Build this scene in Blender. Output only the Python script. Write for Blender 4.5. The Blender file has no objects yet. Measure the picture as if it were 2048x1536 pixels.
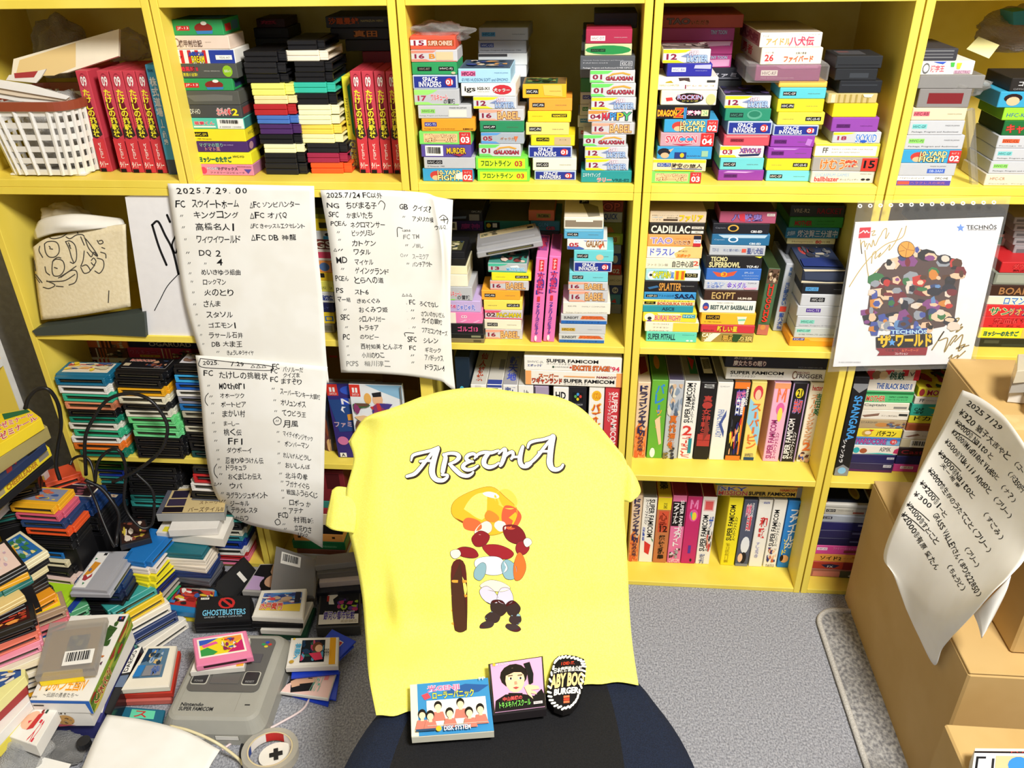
import bpy, bmesh, math, random
import numpy as np
from mathutils import Vector, Matrix
random.seed(7)
EXPO = 0.0
AMBI = 0.22
LIGHTS = [('ceiling_lamp', (.65, -1.55, 2.5), (-.15, -.2, .4), .55, 92, (1, .965, .90))]
S = bpy.context.scene
COL = S.collection
# ---------------------------------------------------------------- camera
F_PX, PITCH, YAW, ROLL = 1640.0, 0.51876, -0.09197, -0.01764
CAM_O = np.array([-0.10531, -1.45492, 1.3692])
_cp, _sp, _c, _s = math.cos(PITCH), math.sin(PITCH), math.cos(YAW), math.sin(YAW)
FWD = np.array([_s*_cp, _c*_cp, -_sp])
_r = np.array([_c, -_s, 0.0]); _u = np.cross(_r, FWD)
RIGHT = _r*math.cos(ROLL)+_u*math.sin(ROLL); UP = _u*math.cos(ROLL)-_r*math.sin(ROLL)
cd = bpy.data.cameras.new('camera'); cam = bpy.data.objects.new('camera', cd); COL.objects.link(cam)
cd.sensor_width = 36.0; cd.lens = F_PX/2048*36; cd.clip_start = .02
M = Matrix.Identity(4)
for i in range(3):
    M[i][0], M[i][1], M[i][2], M[i][3] = RIGHT[i], UP[i], -FWD[i], CAM_O[i]
cam.matrix_world = M
S.camera = cam
# ---------------------------------------------------------------- world, light, exposure
S.view_settings.view_transform = 'Standard'; S.view_settings.look = 'None'
S.view_settings.gamma = 1.0; S.view_settings.use_curve_mapping = False
S.view_settings.exposure = EXPO
wd = bpy.data.worlds.new('room_ambience'); S.world = wd; wd.use_nodes = True
wd.node_tree.nodes['Background'].inputs[0].default_value = (1.0, .97, .93, 1)
wd.node_tree.nodes['Background'].inputs[1].default_value = AMBI
def area(name, loc, target, size, power, colr, shape='DISK'):
    l = bpy.data.lights.new(name, 'AREA'); l.shape = shape; l.size = size; l.energy = power; l.color = colr
    o = bpy.data.objects.new(name, l); COL.objects.link(o); o.location = loc
    o.rotation_euler = (Vector(target)-Vector(loc)).to_track_quat('-Z', 'Y').to_euler()
    return o
for L in LIGHTS: area(*L)

# ---------------------------------------------------------------- pixel rays -> real points (on a plane of the room)
def ray(x, y):
    return FWD + RIGHT*(x-1024)/F_PX + UP*(768-y)/F_PX
def hit(x, y, ax, val):
    d = ray(x, y)
    if ax == 3: t = (val[0]*CAM_O[2]+val[1]-CAM_O[1])/(d[1]-val[0]*d[2])      # a leaning plane y = k z + c
    else: t = (val-CAM_O[ax])/d[ax]
    return CAM_O + d*t
def proj(p):
    q = np.asarray(p, float)-CAM_O; z = q@FWD
    return 1024+F_PX*(q@RIGHT)/z, 768-F_PX*(q@UP)/z
REG = {'T1':(0,0,4.043),'T2':(320,0,4.042),'T3':(790,0,3.939),'T4':(1290,0,3.939),'T5':(1740,0,3.938),'M1':(0,380,4.267),
 'M2':(620,370,3.657),'M3':(880,390,4.8),'M4':(1260,390,4.6545),'M5':(1660,390,4.265),'L4':(1250,690,3.072),'L3':(840,690,4.876),
 'L5':(1600,690,3.011),'L1':(0,650,4.955),'L2':(640,690,3.746),'B1':(280,880,4.8),'PX':(0,0,1.0)}
def rp(reg, x, y):
    ox, oy, s = REG[reg]; return ox+x/s, oy+y/s

# ---------------------------------------------------------------- colours and materials
CN = {'k':'16161a','w':'f4f2ec','y':'ffe41e','gy':'bfc0c2','sv':'c4c6ca','cr':'f3ead0','or':'f79a1c','rd':'d02a2a','mr':'8c1d33','gn':'1f8a4c','tl':'5cc3c6',
 'pu':'8a35a6','bl':'2b3494','sb':'5fb0dc','pk':'ef8fb8','lc':'cdb6dc','nv':'1d1f4a','br':'4a3026','lg':'8fe27a','dg':'3a3d42','ol':'8a8a3a','be':'cdb894','mg':'d0246e',
 'dy':'f2c21c','lm':'d3ec3a','vi':'4b3a8e','tq':'1f9a9c','sa':'e98a68','mi':'49c79a','py':'f0f0a6','go':'b8942e'}
def hx(c):
    c = CN.get(c, c)
    return tuple(int(c[i:i+2], 16)/255 for i in (0, 2, 4))
def lin(c):
    return tuple(v/12.92 if v <= .04045 else ((v+.055)/1.055)**2.4 for v in c)
MATS = {}
def mat(c, kind='paper'):
    key = (CN.get(c, c), kind)
    if key in MATS: return MATS[key]
    m = bpy.data.materials.new('%s_%s' % (kind, key[0])); m.use_nodes = True
    nt = m.node_tree; b = nt.nodes['Principled BSDF']; col = lin(hx(c))
    rough, spec = {'paper':(.5,.35),'ink':(.6,.2),'plastic':(.38,.45),'gloss':(.18,.5),'cloth':(.9,.1),'matte':(.85,.15),'metal':(.3,.5)}[kind]
    b.inputs['Roughness'].default_value = rough; b.inputs['Specular IOR Level'].default_value = spec
    if kind == 'metal': b.inputs['Metallic'].default_value = .9
    if kind == 'ink': b.inputs['Base Color'].default_value = (*col, 1)
    else:
        tc = nt.nodes.new('ShaderNodeTexCoord'); n = nt.nodes.new('ShaderNodeTexNoise'); n.inputs['Scale'].default_value = 45
        mr = nt.nodes.new('ShaderNodeMapRange'); mr.inputs['To Min'].default_value = .94; mr.inputs['To Max'].default_value = 1.05
        mx = nt.nodes.new('ShaderNodeVectorMath'); mx.operation = 'SCALE'; mx.inputs[0].default_value = col
        nt.links.new(tc.outputs['Object'], n.inputs['Vector']); nt.links.new(n.outputs['Fac'], mr.inputs['Value'])
        nt.links.new(mr.outputs['Result'], mx.inputs['Scale']); nt.links.new(mx.outputs['Vector'], b.inputs['Base Color'])
    MATS[key] = m
    return m
def clear(name, tint=(1, 1, 1), alpha=.25, rough=.12, bump=0):
    if name in MATS: return MATS[name]
    m = bpy.data.materials.new(name); m.use_nodes = True; nt = m.node_tree
    out = nt.nodes['Material Output']; nt.nodes.remove(nt.nodes['Principled BSDF'])
    t = nt.nodes.new('ShaderNodeBsdfTransparent'); t.inputs[0].default_value = (*tint, 1)
    g = nt.nodes.new('ShaderNodeBsdfPrincipled'); g.inputs['Base Color'].default_value = (.75, .75, .74, 1); g.inputs['Roughness'].default_value = rough
    mx = nt.nodes.new('ShaderNodeMixShader'); fr = nt.nodes.new('ShaderNodeLayerWeight'); fr.inputs['Blend'].default_value = .35
    mr = nt.nodes.new('ShaderNodeMapRange'); mr.inputs['To Min'].default_value = alpha*.6; mr.inputs['To Max'].default_value = min(1, alpha*2.2)
    nt.links.new(fr.outputs['Facing'], mr.inputs['Value']); nt.links.new(mr.outputs['Result'], mx.inputs[0])
    nt.links.new(t.outputs[0], mx.inputs[1]); nt.links.new(g.outputs[0], mx.inputs[2]); nt.links.new(mx.outputs[0], out.inputs['Surface'])
    if bump:
        n = nt.nodes.new('ShaderNodeTexNoise'); n.inputs['Scale'].default_value = bump; n.inputs['Detail'].default_value = 3
        bp = nt.nodes.new('ShaderNodeBump'); bp.inputs['Strength'].default_value = .7; bp.inputs['Distance'].default_value = .01
        nt.links.new(n.outputs['Fac'], bp.inputs['Height']); nt.links.new(bp.outputs['Normal'], g.inputs['Normal'])
    MATS[name] = m
    return m
def surface(name, c1, c2, scale, rough=.6, bump=0., detail=2, dist=.002, stretch=(1, 1, 1), lo=.4, hi=.6):
    m = bpy.data.materials.new(name); m.use_nodes = True; nt = m.node_tree; b = nt.nodes['Principled BSDF']
    b.inputs['Roughness'].default_value = rough; b.inputs['Specular IOR Level'].default_value = .3
    tc = nt.nodes.new('ShaderNodeTexCoord'); mp = nt.nodes.new('ShaderNodeMapping'); mp.inputs['Scale'].default_value = stretch
    n = nt.nodes.new('ShaderNodeTexNoise'); n.inputs['Scale'].default_value = scale; n.inputs['Detail'].default_value = detail
    r = nt.nodes.new('ShaderNodeValToRGB'); r.color_ramp.elements[0].position = lo; r.color_ramp.elements[1].position = hi
    r.color_ramp.elements[0].color = (*lin(hx(c1)), 1); r.color_ramp.elements[1].color = (*lin(hx(c2)), 1)
    nt.links.new(tc.outputs['Object'], mp.inputs[0]); nt.links.new(mp.outputs[0], n.inputs['Vector'])
    nt.links.new(n.outputs['Fac'], r.inputs[0]); nt.links.new(r.outputs[0], b.inputs['Base Color'])
    if bump:
        bp = nt.nodes.new('ShaderNodeBump'); bp.inputs['Strength'].default_value = bump; bp.inputs['Distance'].default_value = dist
        nt.links.new(n.outputs['Fac'], bp.inputs['Height']); nt.links.new(bp.outputs[0], b.inputs['Normal'])
    return m

# ---------------------------------------------------------------- mesh builder
class MB:
    def __init__(s): s.v = []; s.f = []; s.m = []; s.mats = []
    def mi(s, m):
        if isinstance(m, str): m = mat(m)
        if m not in s.mats: s.mats.append(m)
        return s.mats.index(m)
    def add(s, vs, fs, m):
        i = s.mi(m); n = len(s.v); s.v.extend(tuple(map(float, p)) for p in vs)
        for f in fs: s.f.append(tuple(n+k for k in f)); s.m.append(i)
    def box(s, x0, y0, z0, x1, y1, z1, m, bev=0.0):
        if not bev:
            s.add([(x0,y0,z0),(x1,y0,z0),(x1,y1,z0),(x0,y1,z0),(x0,y0,z1),(x1,y0,z1),(x1,y1,z1),(x0,y1,z1)],
                  [(0,3,2,1),(4,5,6,7),(0,1,5,4),(1,2,6,5),(2,3,7,6),(3,0,4,7)], m); return
        b = bev; X = (x0, x1); Y = (y0, y1); Z = (z0, z1); V = []; idx = {}
        for i in (0, 1):
            for j in (0, 1):
                for k in (0, 1):
                    sx, sy, sz = (b, -b)[i], (b, -b)[j], (b, -b)[k]
                    for a, p in (('x',(X[i], Y[j]+sy, Z[k]+sz)), ('y',(X[i]+sx, Y[j], Z[k]+sz)), ('z',(X[i]+sx, Y[j]+sy, Z[k]))):
                        idx[i,j,k,a] = len(V); V.append(p)
        F = []
        def q(*k): F.append([idx[t] for t in k])
        for i in (0, 1):
            c = [(0,0),(1,0),(1,1),(0,1)]
            fx = [(i,a,d,'x') for a, d in c]; fy = [(a,i,d,'y') for a, d in c]; fz = [(a,d,i,'z') for a, d in c]
            q(*(fx if i else fx[::-1])); q(*(fy[::-1] if i else fy)); q(*(fz if i else fz[::-1]))
        for i in (0, 1):
            for j in (0, 1):
                e = [(i,j,0,'x'),(i,j,0,'y'),(i,j,1,'y'),(i,j,1,'x')]; q(*(e if (i == j) else e[::-1]))
                e = [(i,0,j,'x'),(i,1,j,'x'),(i,1,j,'z'),(i,0,j,'z')]; q(*(e if (i == j) else e[::-1]))
                e = [(0,i,j,'y'),(0,i,j,'z'),(1,i,j,'z'),(1,i,j,'y')]; q(*(e if (i == j) else e[::-1]))
                for k in (0, 1):
                    e = [(i,j,k,'x'),(i,j,k,'y'),(i,j,k,'z')]; q(*(e if (i+j+k) % 2 else e[::-1]))
        s.add(V, F, m)
    def prism(s, poly, z0, z1, m, xf=None):
        n = len(poly); vs = [(x, y, z0) for x, y in poly]+[(x, y, z1) for x, y in poly]
        if xf: vs = [xf(*p) for p in vs]
        s.add(vs, [tuple(range(n-1, -1, -1)), tuple(range(n, 2*n))]+[(i, (i+1) % n, n+(i+1) % n, n+i) for i in range(n)], m)
    def tube(s, pts, r, m, n=8, closed=False):
        pts = [Vector(p) for p in pts]; vs = []; fs = []; N = len(pts); up = Vector((0.13, .21, .97))
        for i, p in enumerate(pts):
            a = pts[(i-1) % N] if (closed or i) else p; b = pts[(i+1) % N] if (closed or i < N-1) else p
            t = (b-a).normalized(); u = t.cross(up)
            u = u.normalized() if u.length > 1e-4 else Vector((1, 0, 0)); w = t.cross(u); rr = r[i] if isinstance(r, (list, tuple)) else r
            vs += [tuple(p+(u*math.cos(2*math.pi*k/n)+w*math.sin(2*math.pi*k/n))*rr) for k in range(n)]
        for i in range(N if closed else N-1):
            j = (i+1) % N
            fs += [(i*n+k, i*n+(k+1) % n, j*n+(k+1) % n, j*n+k) for k in range(n)]
        if not closed: fs += [tuple(range(n-1, -1, -1)), tuple((N-1)*n+k for k in range(n))]
        s.add(vs, fs, m)
    def build(s, name, parent=None, smooth=False):
        me = bpy.data.meshes.new(name); me.from_pydata(s.v, [], s.f)
        for m in s.mats: me.materials.append(m)
        me.polygons.foreach_set('material_index', s.m)
        if smooth: me.polygons.foreach_set('use_smooth', [True]*len(s.f))
        me.update()
        o = bpy.data.objects.new(name, me); COL.objects.link(o)
        if parent: o.parent = parent
        return o
def tag(o, label, cat, group=None, kind=None):
    o['label'] = label; o['category'] = cat
    if group: o['group'] = group
    if kind: o['kind'] = kind
    return o
def empty(name, loc=(0, 0, 0), rz=0):
    o = bpy.data.objects.new(name, None); COL.objects.link(o); o.location = loc; o.rotation_euler = (0, 0, rz); o.empty_display_size = .03
    return o
def recenter(o):
    """put the origin of a mesh at the middle of its base"""
    me = o.data; n = len(me.vertices); a = np.empty(n*3); me.vertices.foreach_get('co', a); a = a.reshape(-1, 3)
    c = np.array([(a[:,0].min()+a[:,0].max())/2, (a[:,1].min()+a[:,1].max())/2, a[:,2].min()])
    me.vertices.foreach_set('co', (a-c).ravel()); me.update(); o.location = Vector(o.location)+Vector(c)
    return o

# ---------------------------------------------------------------- printed designs: flat shapes in a 0..100 square, y down
GL = {}
def glyphs(s, bold=0.0):
    k = (s, bold)
    if k not in GL:
        c = bpy.data.curves.new('lettering', 'FONT'); c.body = s; c.resolution_u = 2; c.offset = bold
        o = bpy.data.objects.new('lettering', c); me = o.to_mesh(); n = len(me.vertices)
        v = np.empty(n*3); me.vertices.foreach_get('co', v); v = v.reshape(-1, 3)[:, :2].copy()
        fs = [tuple(p.vertices) for p in me.polygons]; o.to_mesh_clear(); bpy.data.objects.remove(o); bpy.data.curves.remove(c)
        GL[k] = (v, fs)
    return GL[k]
def fit(s, x0, y0, x1, y1, bold=0.0, ref=None):
    """lettering stretched into a rectangle (y down)"""
    v, fs = glyphs(s, bold)
    r = glyphs(s, 0.0)[0] if ref is None else ref
    if len(v) == 0: return [], []
    mn, mxx = r.min(0), r.max(0); d = np.maximum(mxx-mn, 1e-3)
    t = (v-mn)/d
    return np.stack([x0+t[:,0]*(x1-x0), y1-t[:,1]*(y1-y0)], 1), [f[::-1] for f in fs]
def ell(x0, y0, x1, y1, n=14):
    return [((x0+x1)/2+(x1-x0)/2*math.cos(2*math.pi*i/n), (y0+y1)/2+(y1-y0)/2*math.sin(2*math.pi*i/n)) for i in range(n)]
def wide(s):
    return sum(1.0 if ord(ch) > 0x2e80 else .62 for ch in s)
def shapes(design):
    """design text -> list of (points, faces, colour)"""
    out = []
    for e in design.split(';'):
        e = e.strip()
        if not e: continue
        k = e[0]; a = e.split(' ')
        def nums(n): return [float(q) for q in a[1:1+n]]
        if k == 'R':
            x0, y0, x1, y1 = nums(4); out.append(([(x0,y0),(x1,y0),(x1,y1),(x0,y1)], [(0,1,2,3)], a[5]))
        elif k == 'O':
            x0, y0, x1, y1 = nums(4); p = ell(x0, y0, x1, y1); out.append((p, [tuple(range(len(p)))], a[5]))
        elif k == 'P':
            q = [float(t) for t in a[2:]]; p = list(zip(q[::2], q[1::2])); out.append((p, [tuple(range(len(p)))], a[1]))
        elif k in 'TB':
            x0, y0, x1, y1 = nums(4); v, f = fit(' '.join(a[6:]), x0, y0, x1, y1, .03 if k == 'B' else 0); out.append((v, f, a[5]))
        elif k == 'E':
            x0, y0, x1, y1 = nums(4); s = ' '.join(a[7:])
            v, f = fit(s, x0, y0, x1, y1, .07); out.append((v, f, a[6])); v, f = fit(s, x0, y0, x1, y1, .02); out.append((v, f, a[5]))
        elif k == 'V':
            x0, y0, x1, y1 = nums(4); s = ' '.join(a[6:]); h = (y1-y0)/len(s)
            for i, ch in enumerate(s):
                if ch in ' ': continue
                if ch in 'ー〜': v, f = fit('|', x0+(x1-x0)*.42, y0+h*i+h*.1, x0+(x1-x0)*.58, y0+h*i+h*.9, .02)
                else: v, f = fit(ch, x0, y0+h*i+h*.06, x1, y0+h*i+h*.94, .03)
                out.append((v, f, a[5]))
        elif k in 'LU':
            x0, y0, x1, y1 = nums(4); v, f = fit(' '.join(a[6:]), 0, 0, 1, 1, .025)
            if k == 'L': v = [(x1-(q[1])*(x1-x0), y0+q[0]*(y1-y0)) for q in v]
            else: v = [(x0+(q[1])*(x1-x0), y1-q[0]*(y1-y0)) for q in v]
            out.append((v, f, a[5]))
        elif k == 'G':
            x0, y0, x1, y1 = nums(4); rg = random.Random(int(float(a[5]))); cs = a[6:]; n = 5*len(cs)
            for i in range(n):
                cx, cy = rg.uniform(x0, x1), rg.uniform(y0, y1); rx, ry = (x1-x0)*rg.uniform(.06, .2), (y1-y0)*rg.uniform(.08, .24)
                p = [(min(x1, max(x0, cx+rx*math.cos(t+rg.uniform(-.3, .3))*rg.uniform(.6, 1.2))), min(y1, max(y0, cy+ry*math.sin(t)*rg.uniform(.6, 1.2)))) for t in np.linspace(0, 2*math.pi, 8)[:-1]]
                out.append((p, [tuple(range(len(p)))], cs[i % len(cs)]))
        elif k == 'K':          # bar code on white
            x0, y0, x1, y1 = nums(4); out.append(([(x0,y0),(x1,y0),(x1,y1),(x0,y1)], [(0,1,2,3)], 'w')); rg = random.Random(3); x = x0+(x1-x0)*.08
            while x < x1-(x1-x0)*.1:
                wdt = (x1-x0)*rg.choice([.015, .03, .045]); yy0, yy1 = y0+(y1-y0)*.12, y0+(y1-y0)*.75
                out.append(([(x,yy0),(x+wdt,yy0),(x+wdt,yy1),(x,yy1)], [(0,1,2,3)], 'k')); x += wdt+(x1-x0)*rg.choice([.02, .035])
        elif k == 'M':
            out += shapes(MACRO[a[1]](*a[2:]))
    return out
def _u(s): return s.replace('_', ' ')
MACRO = {
 'N': lambda no, acc, ttl='', tc='mr', *_: f"P {acc} 0 0 55 0 45 18 30 26 0 26;P {acc} 0 84 32 84 38 92 44 100 0 100;B 8 36 27 72 8a1f3c {no}" + (f";E 38 18 95 82 {tc} f4ece4 {_u(ttl)}" if ttl else ''),
 'SL': lambda *_: "P f4de28 0 0 60 0 48 22 30 28 0 28;P f4de28 0 80 32 80 40 92 48 100 0 100;B 8 34 29 74 8a1f3c 12;P 7d8bb4 38 52 52 30 66 30 56 44 72 44 58 62;E 56 10 76 44 e9edf6 c06a7a STAR;E 52 44 96 90 a9c4e6 6270a0 LUSTER",
 'BB': lambda *_: "P f2a48c 0 0 56 0 48 20 30 28 0 28;P f2a48c 0 82 34 82 40 92 46 100 0 100;B 7 34 27 74 8a1f3c 16;E 42 18 92 84 e8b878 8a4a22 BABEL",
 'GX': lambda *_: "P 6fd465 0 0 52 0 40 26 22 30 0 30;P 6fd465 0 80 24 80 34 100 0 100;B 6 34 26 72 8a1f3c 01;P d8a040 36 58 50 22 74 12 92 30 88 40 72 26 54 34;E 36 50 96 80 b8324a 4a2018 GALAXIAN",
 'SI': lambda *_: "R 0 0 100 100 b9c6da;R 2 7 98 93 27348f;E 22 12 56 50 f4f4f4 27348f SPACE;E 13 48 64 86 f4f4f4 27348f INVADERS;O 74 20 92 80 d8403a;B 76 34 90 68 f4f4f4 01",
 'H': lambda code, tc='k', fc='w', *_: f"R 7 34 36 72 {tc};T 9 42 34 64 {fc} {code};T 62 50 88 60 6a6458 MADE IN JAPAN",
 'HR': lambda code, tc='k', fc='w', *_: f"R 60 34 94 70 {tc};T 63 42 91 63 {fc} {code};T 10 50 34 60 6a6458 MADE IN JAPAN",
 'HS': lambda code, tc='k', fc='w', *_: f"R 5 22 32 56 {tc};T 7 30 30 50 {fc} {code};T 66 28 92 40 77777a MADE IN JAPAN;T 6 74 92 86 555558 Package, Program and Audiovisual",
 'TY': lambda *_: "R 0 0 100 100 3d9fd0;O 14 14 40 90 c8423a;O 18 52 34 94 e9b98c;E 30 8 76 46 ffe9a0 3a3010 10-YARD;E 30 50 76 92 ffe9a0 3a3010 FIGHT;R 80 0 100 100 d03838;B 82 44 98 86 w 02;T 84 14 96 32 w ｷｯﾌﾟｽ",
 'DC': lambda *_: "R 0 0 100 100 7fd867;R 8 14 74 86 e9c08a;E 12 18 70 48 f0d8a0 8a3a20 どっちの;E 12 52 70 82 f0d8a0 8a3a20 ボール;R 78 0 100 100 cf3535;B 81 40 97 86 w 03;T 83 12 95 30 w ｷｯﾌﾟｽ",
 'FL': lambda *_: "R 4 10 96 90 c8ee30;B 10 28 68 72 2c4420 フロントライン;B 76 30 90 72 c03030 03",
 'SS': lambda *_: "B 6 22 38 48 k SUNSOFT;P e06a34 46 14 88 14 98 50 42 50;E 46 18 92 48 e8743c 7a3018 アトランチス;R 0 66 100 100 2b68b8;T 10 72 84 92 16264a ファミリーコンピュータ",
 'SFC': lambda *_: "",
}
_pal = [('black','16161a'),('dark grey','4a4c50'),('grey','8b8d90'),('silver grey','c4c6ca'),('white','f6f5f0'),('cream','f1e6c4'),('tan','c8ac78'),('brown','5a3826'),('red','d02a2a'),
 ('dark red','8c1d33'),('salmon','e98a68'),('orange','f4861c'),('amber yellow','f2b61c'),('yellow','ffe41e'),('pale yellow','f0f0a6'),('lime','c6e83a'),('light green','8fe27a'),
 ('green','1f8a4c'),('dark green','1c4a34'),('mint','49c79a'),('turquoise','5cc3c6'),('teal','1f7a86'),('light blue','8cc4e8'),('blue','2c66c8'),('dark blue','2b3494'),('navy','1c1e48'),
 ('purple','8a35a6'),('dark purple','46285e'),('lilac','cdb6dc'),('pink','ef8fb8'),('magenta','d0246e'),('olive','8a8a3a')]
def cname(c):
    r = np.array(hx(c)); return min(_pal, key=lambda p: float(((np.array(hx(p[1]))-r)**2*np.array([1, 1.3, .9])).sum()))[0]
ORD = ['topmost','second','third','fourth','fifth','sixth','seventh','eighth','ninth','tenth','eleventh','twelfth','thirteenth','fourteenth','fifteenth']
def apply(mb, design, frame, layer=.00012, base=0.00012, kind='ink'):
    """print a design: frame(x, y, off) turns 0..100 coordinates into a point lifted by off"""
    off = base
    for pts, fs, c in shapes(design):
        if len(pts) == 0: continue
        mb.add([frame(x, y, off) for x, y in pts], fs, mat(c, kind)); off += layer
def front(x0, x1, z0, z1, y):
    return lambda u, v, o: (x0+(x1-x0)*u/100, y-o, z1-(z1-z0)*v/100)
def topside(x0, x1, y0, y1, z):        # v=0 at the far edge
    return lambda u, v, o: (x0+(x1-x0)*u/100, y1-(y1-y0)*v/100, z+o)
def sideface(x, y0, y1, z0, z1, sgn):
    return lambda u, v, o: (x+sgn*o, (y0+(y1-y0)*u/100) if sgn > 0 else (y1-(y1-y0)*u/100), z1-(z1-z0)*v/100)
# ---------------------------------------------------------------- room shell
ZA, ZB, ZC, ZT = .9356, .6248, .3163, 1.2438
TH = .0145; W = .42
Z_TOP, Z_MID, Z_LOW, Z_BOT = ZA+TH, ZB, ZC, .012
carpet = surface('carpet', '7a7c84', 'b8bac2', 300, .95, .6, 6, .003, (1, .75, 1), .34, .68)
wallp = surface('wall_paper', 'd9d9de', 'e6e6ea', 60, .8, .1)
b = MB(); b.box(-2.2, -2.6, -.02, 1.6, .33, 0, carpet); o = b.build('floor'); o['kind'] = 'structure'
b = MB(); b.box(-2.2, .30, 0, 1.6, .33, 2.4, wallp); o = b.build('wall_back'); o['kind'] = 'structure'
b = MB(); b.box(-1.75, -2.6, 0, -1.70, .30, 2.4, wallp); o = b.build('wall_left'); o['kind'] = 'structure'

yel = surface('yellow_laminate', 'efd652', 'f5de60', 9, .42, .04, 3, .001, (1, 1, .15))
yback = surface('yellow_backboard', 'e9d56a', 'f0df7c', 12, .6)
ORDU = ['leftmost','second from left','middle','fourth from left','rightmost']
def unit(i, x0, z0, levels, top, upper):
    """a box shelf: two side panels, shelves, a back panel"""
    e = empty('shelf_unit', (x0+W/2, .14, z0))
    tag(e, 'yellow %s box shelf, %s of the five %s' % ('upper' if upper else 'lower', ORDU[i], 'stacked on top' if upper else 'standing on the carpet'), 'shelf', 'yellow box shelves')
    def part(nm, *bx):
        m = MB(); m.box(*bx, yback if nm == 'back_panel' else yel, .0 if nm == 'back_panel' else .0008); p = m.build(nm, e); p.location = (-(x0+W/2), -.14, -z0); return p
    g = .0014
    part('side_panel', x0+g, 0, z0, x0+.0150, .285, top); part('side_panel', x0+W-.0150, 0, z0, x0+W-g, .285, top)
    for a, bz in levels: part('shelf_board', x0+.0152, .001, a, x0+W-.0152, .283, bz)
    part('back_panel', x0+.0152, .2832, z0+.01, x0+W-.0152, .288, top-.01)
for i in range(5):
    x0 = (i-3)*W
    unit(i, x0+(.004 if i < 2 else 0), 0, [(.0, .012), (ZC-TH*.98, ZC), (ZB-TH*.98, ZB), (ZA-TH, ZA-.0003)], ZA-.0003, False)
    unit(i, x0, ZA, [(ZA, ZA+TH), (ZT, ZT+TH), (ZT+.305, ZT+.32), (1.84, 1.855)], 1.855, True)

# ---------------------------------------------------------------- stacks of boxes
DBG = []
def label_desc(des):
    for key, t in (('M SI', ' numbered 01 with white letters'), ('M SL', ' numbered 12 with yellow corners'), ('M BB', ' numbered 16'), ('M GX', ' numbered 01 with green corners'), ('M TY', ' numbered 02'), ('M DC', ' numbered 03'), ('M FL', ' numbered 03'), ('K ', ' with a bar code')):
        if key in des: return t
    if 'M N ' in des: return ' numbered '+des.split('M N ')[1].split(' ')[0]
    if 'M H' in des: return ' with a small code tag'
    return ''
def parse(text):
    rows = []; yb = None
    for ln in text.strip().split('\n'):
        ln = ln.strip()
        if not ln: continue
        if ln[0] == '=': yb = float(ln[1:]); continue
        f = [t.strip() for t in ln.split('|')]
        a = f[0].split(); opt = {}
        if len(f) > 2:
            for kv in [t for t in f[2].split(',') if '=' in t]:
                k, v = kv.split('='); opt[k.strip()] = v.strip()
        rows.append((float(a[0]), float(a[1]), float(a[2]), a[3], f[1] if len(f) > 1 else '', opt, f[3] if len(f) > 3 else ''))
    return rows, yb
def boxmesh(w, l, h, c, des, top, kind='paper', side='', bev=.0011):
    m = MB(); m.box(-w/2, 0, 0, w/2, l, h, mat(c, kind), min(bev, h*.2))
    if des: apply(m, des, front(-w/2+.0008, w/2-.0008, .0008, h-.0008, 0))
    if top: apply(m, top, topside(-w/2+.001, w/2-.001, .001, l-.001, h))
    if side:
        apply(m, side, sideface(w/2, .001, l-.001, .001, h-.001, 1)); apply(m, side, sideface(-w/2, .001, l-.001, .001, h-.001, -1))
    return m
def stack(reg, where, text, z0, d=None, L=.105, kind='game box', noun='game_box', fill=0, mk='paper'):
    """boxes lying on each other, listed from the top down, each with its front edges"""
    rows, yb = parse(text); n = len(rows)
    P = lambda x, y: rp(reg, x, y)
    xm = (rows[-1][0]+rows[-1][1])/2
    if d is None: d = float(hit(*P(xm, yb), 2, z0)[1])
    DBG.append((reg, where, round(d, 3), round(float(hit(*P(xm, yb), 1, 0)[2])-z0, 4) if yb else 0))
    ys = [r[2] for r in rows]+[yb]
    zs = [float(hit(*P((rows[min(k, n-1)][0]+rows[min(k, n-1)][1])/2, y), 1, d)[2]) for k, y in enumerate(ys)]
    if fill == 0:
        sh = z0-zs[-1]; zs = [z+sh for z in zs]
    grp = ('boxes in '+where)[:118]
    for k, (xl, xr, yt, c, des, opt, lab) in enumerate(rows):
        zt, zb = zs[k], zs[k+1]; ym = (ys[k]+ys[k+1])/2; dd = d+float(opt.get('dy', 0))
        x0 = float(hit(*P(xl, ym), 1, dd)[0]); x1 = float(hit(*P(xr, ym), 1, dd)[0])
        l = float(opt.get('L', L)); l = min(l, .282-dd)
        h = zt-zb-.0003
        m = boxmesh(x1-x0, l, h, c, des, opt.get('top', '').replace('/', ';') if k == 0 or 'top' in opt else '', opt.get('mk', mk), opt.get('side', '').replace('/', ';'))
        o = m.build(opt.get('n', noun)); o.location = ((x0+x1)/2, dd, zb+.0002)
        a = float(opt.get('a', random.uniform(-1.0, 1.0))); o.rotation_euler = (0, 0, math.radians(a))
        kd = opt.get('k', kind)
        w_ = ORD[k] if n > 1 else ''
        if lab: t = lab
        else:
            for ds in (label_desc(des), label_desc(des).replace(' with yellow corners', '').replace(' with white letters', '').replace(' with green corners', ''), ''):
                t = '%s %s%s, %s%s' % (cname(c), kd, ds, (w_+' in ') if w_ else 'in ', where)
                if len(t.split()) <= 16: break
        tag(o, t, kd, grp)
    if fill:
        z = zs[-1]; xl, xr = rows[-1][0], rows[-1][1]
        x0 = float(hit(*P(xl, yb), 1, d)[0]); x1 = float(hit(*P(xr, yb), 1, d)[0])
        o = boxmesh(x1-x0-.002, min(L, .282-d)-.002, z-z0-.0004, 'dg', '', '').build('support_block'); o.location = ((x0+x1)/2, d+.001, z0+.0002)  # unseen block added to carry the back pile
        tag(o, 'dark added support under the '+where, 'support', 'added supports behind the stacks')
    return d, zs
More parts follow.
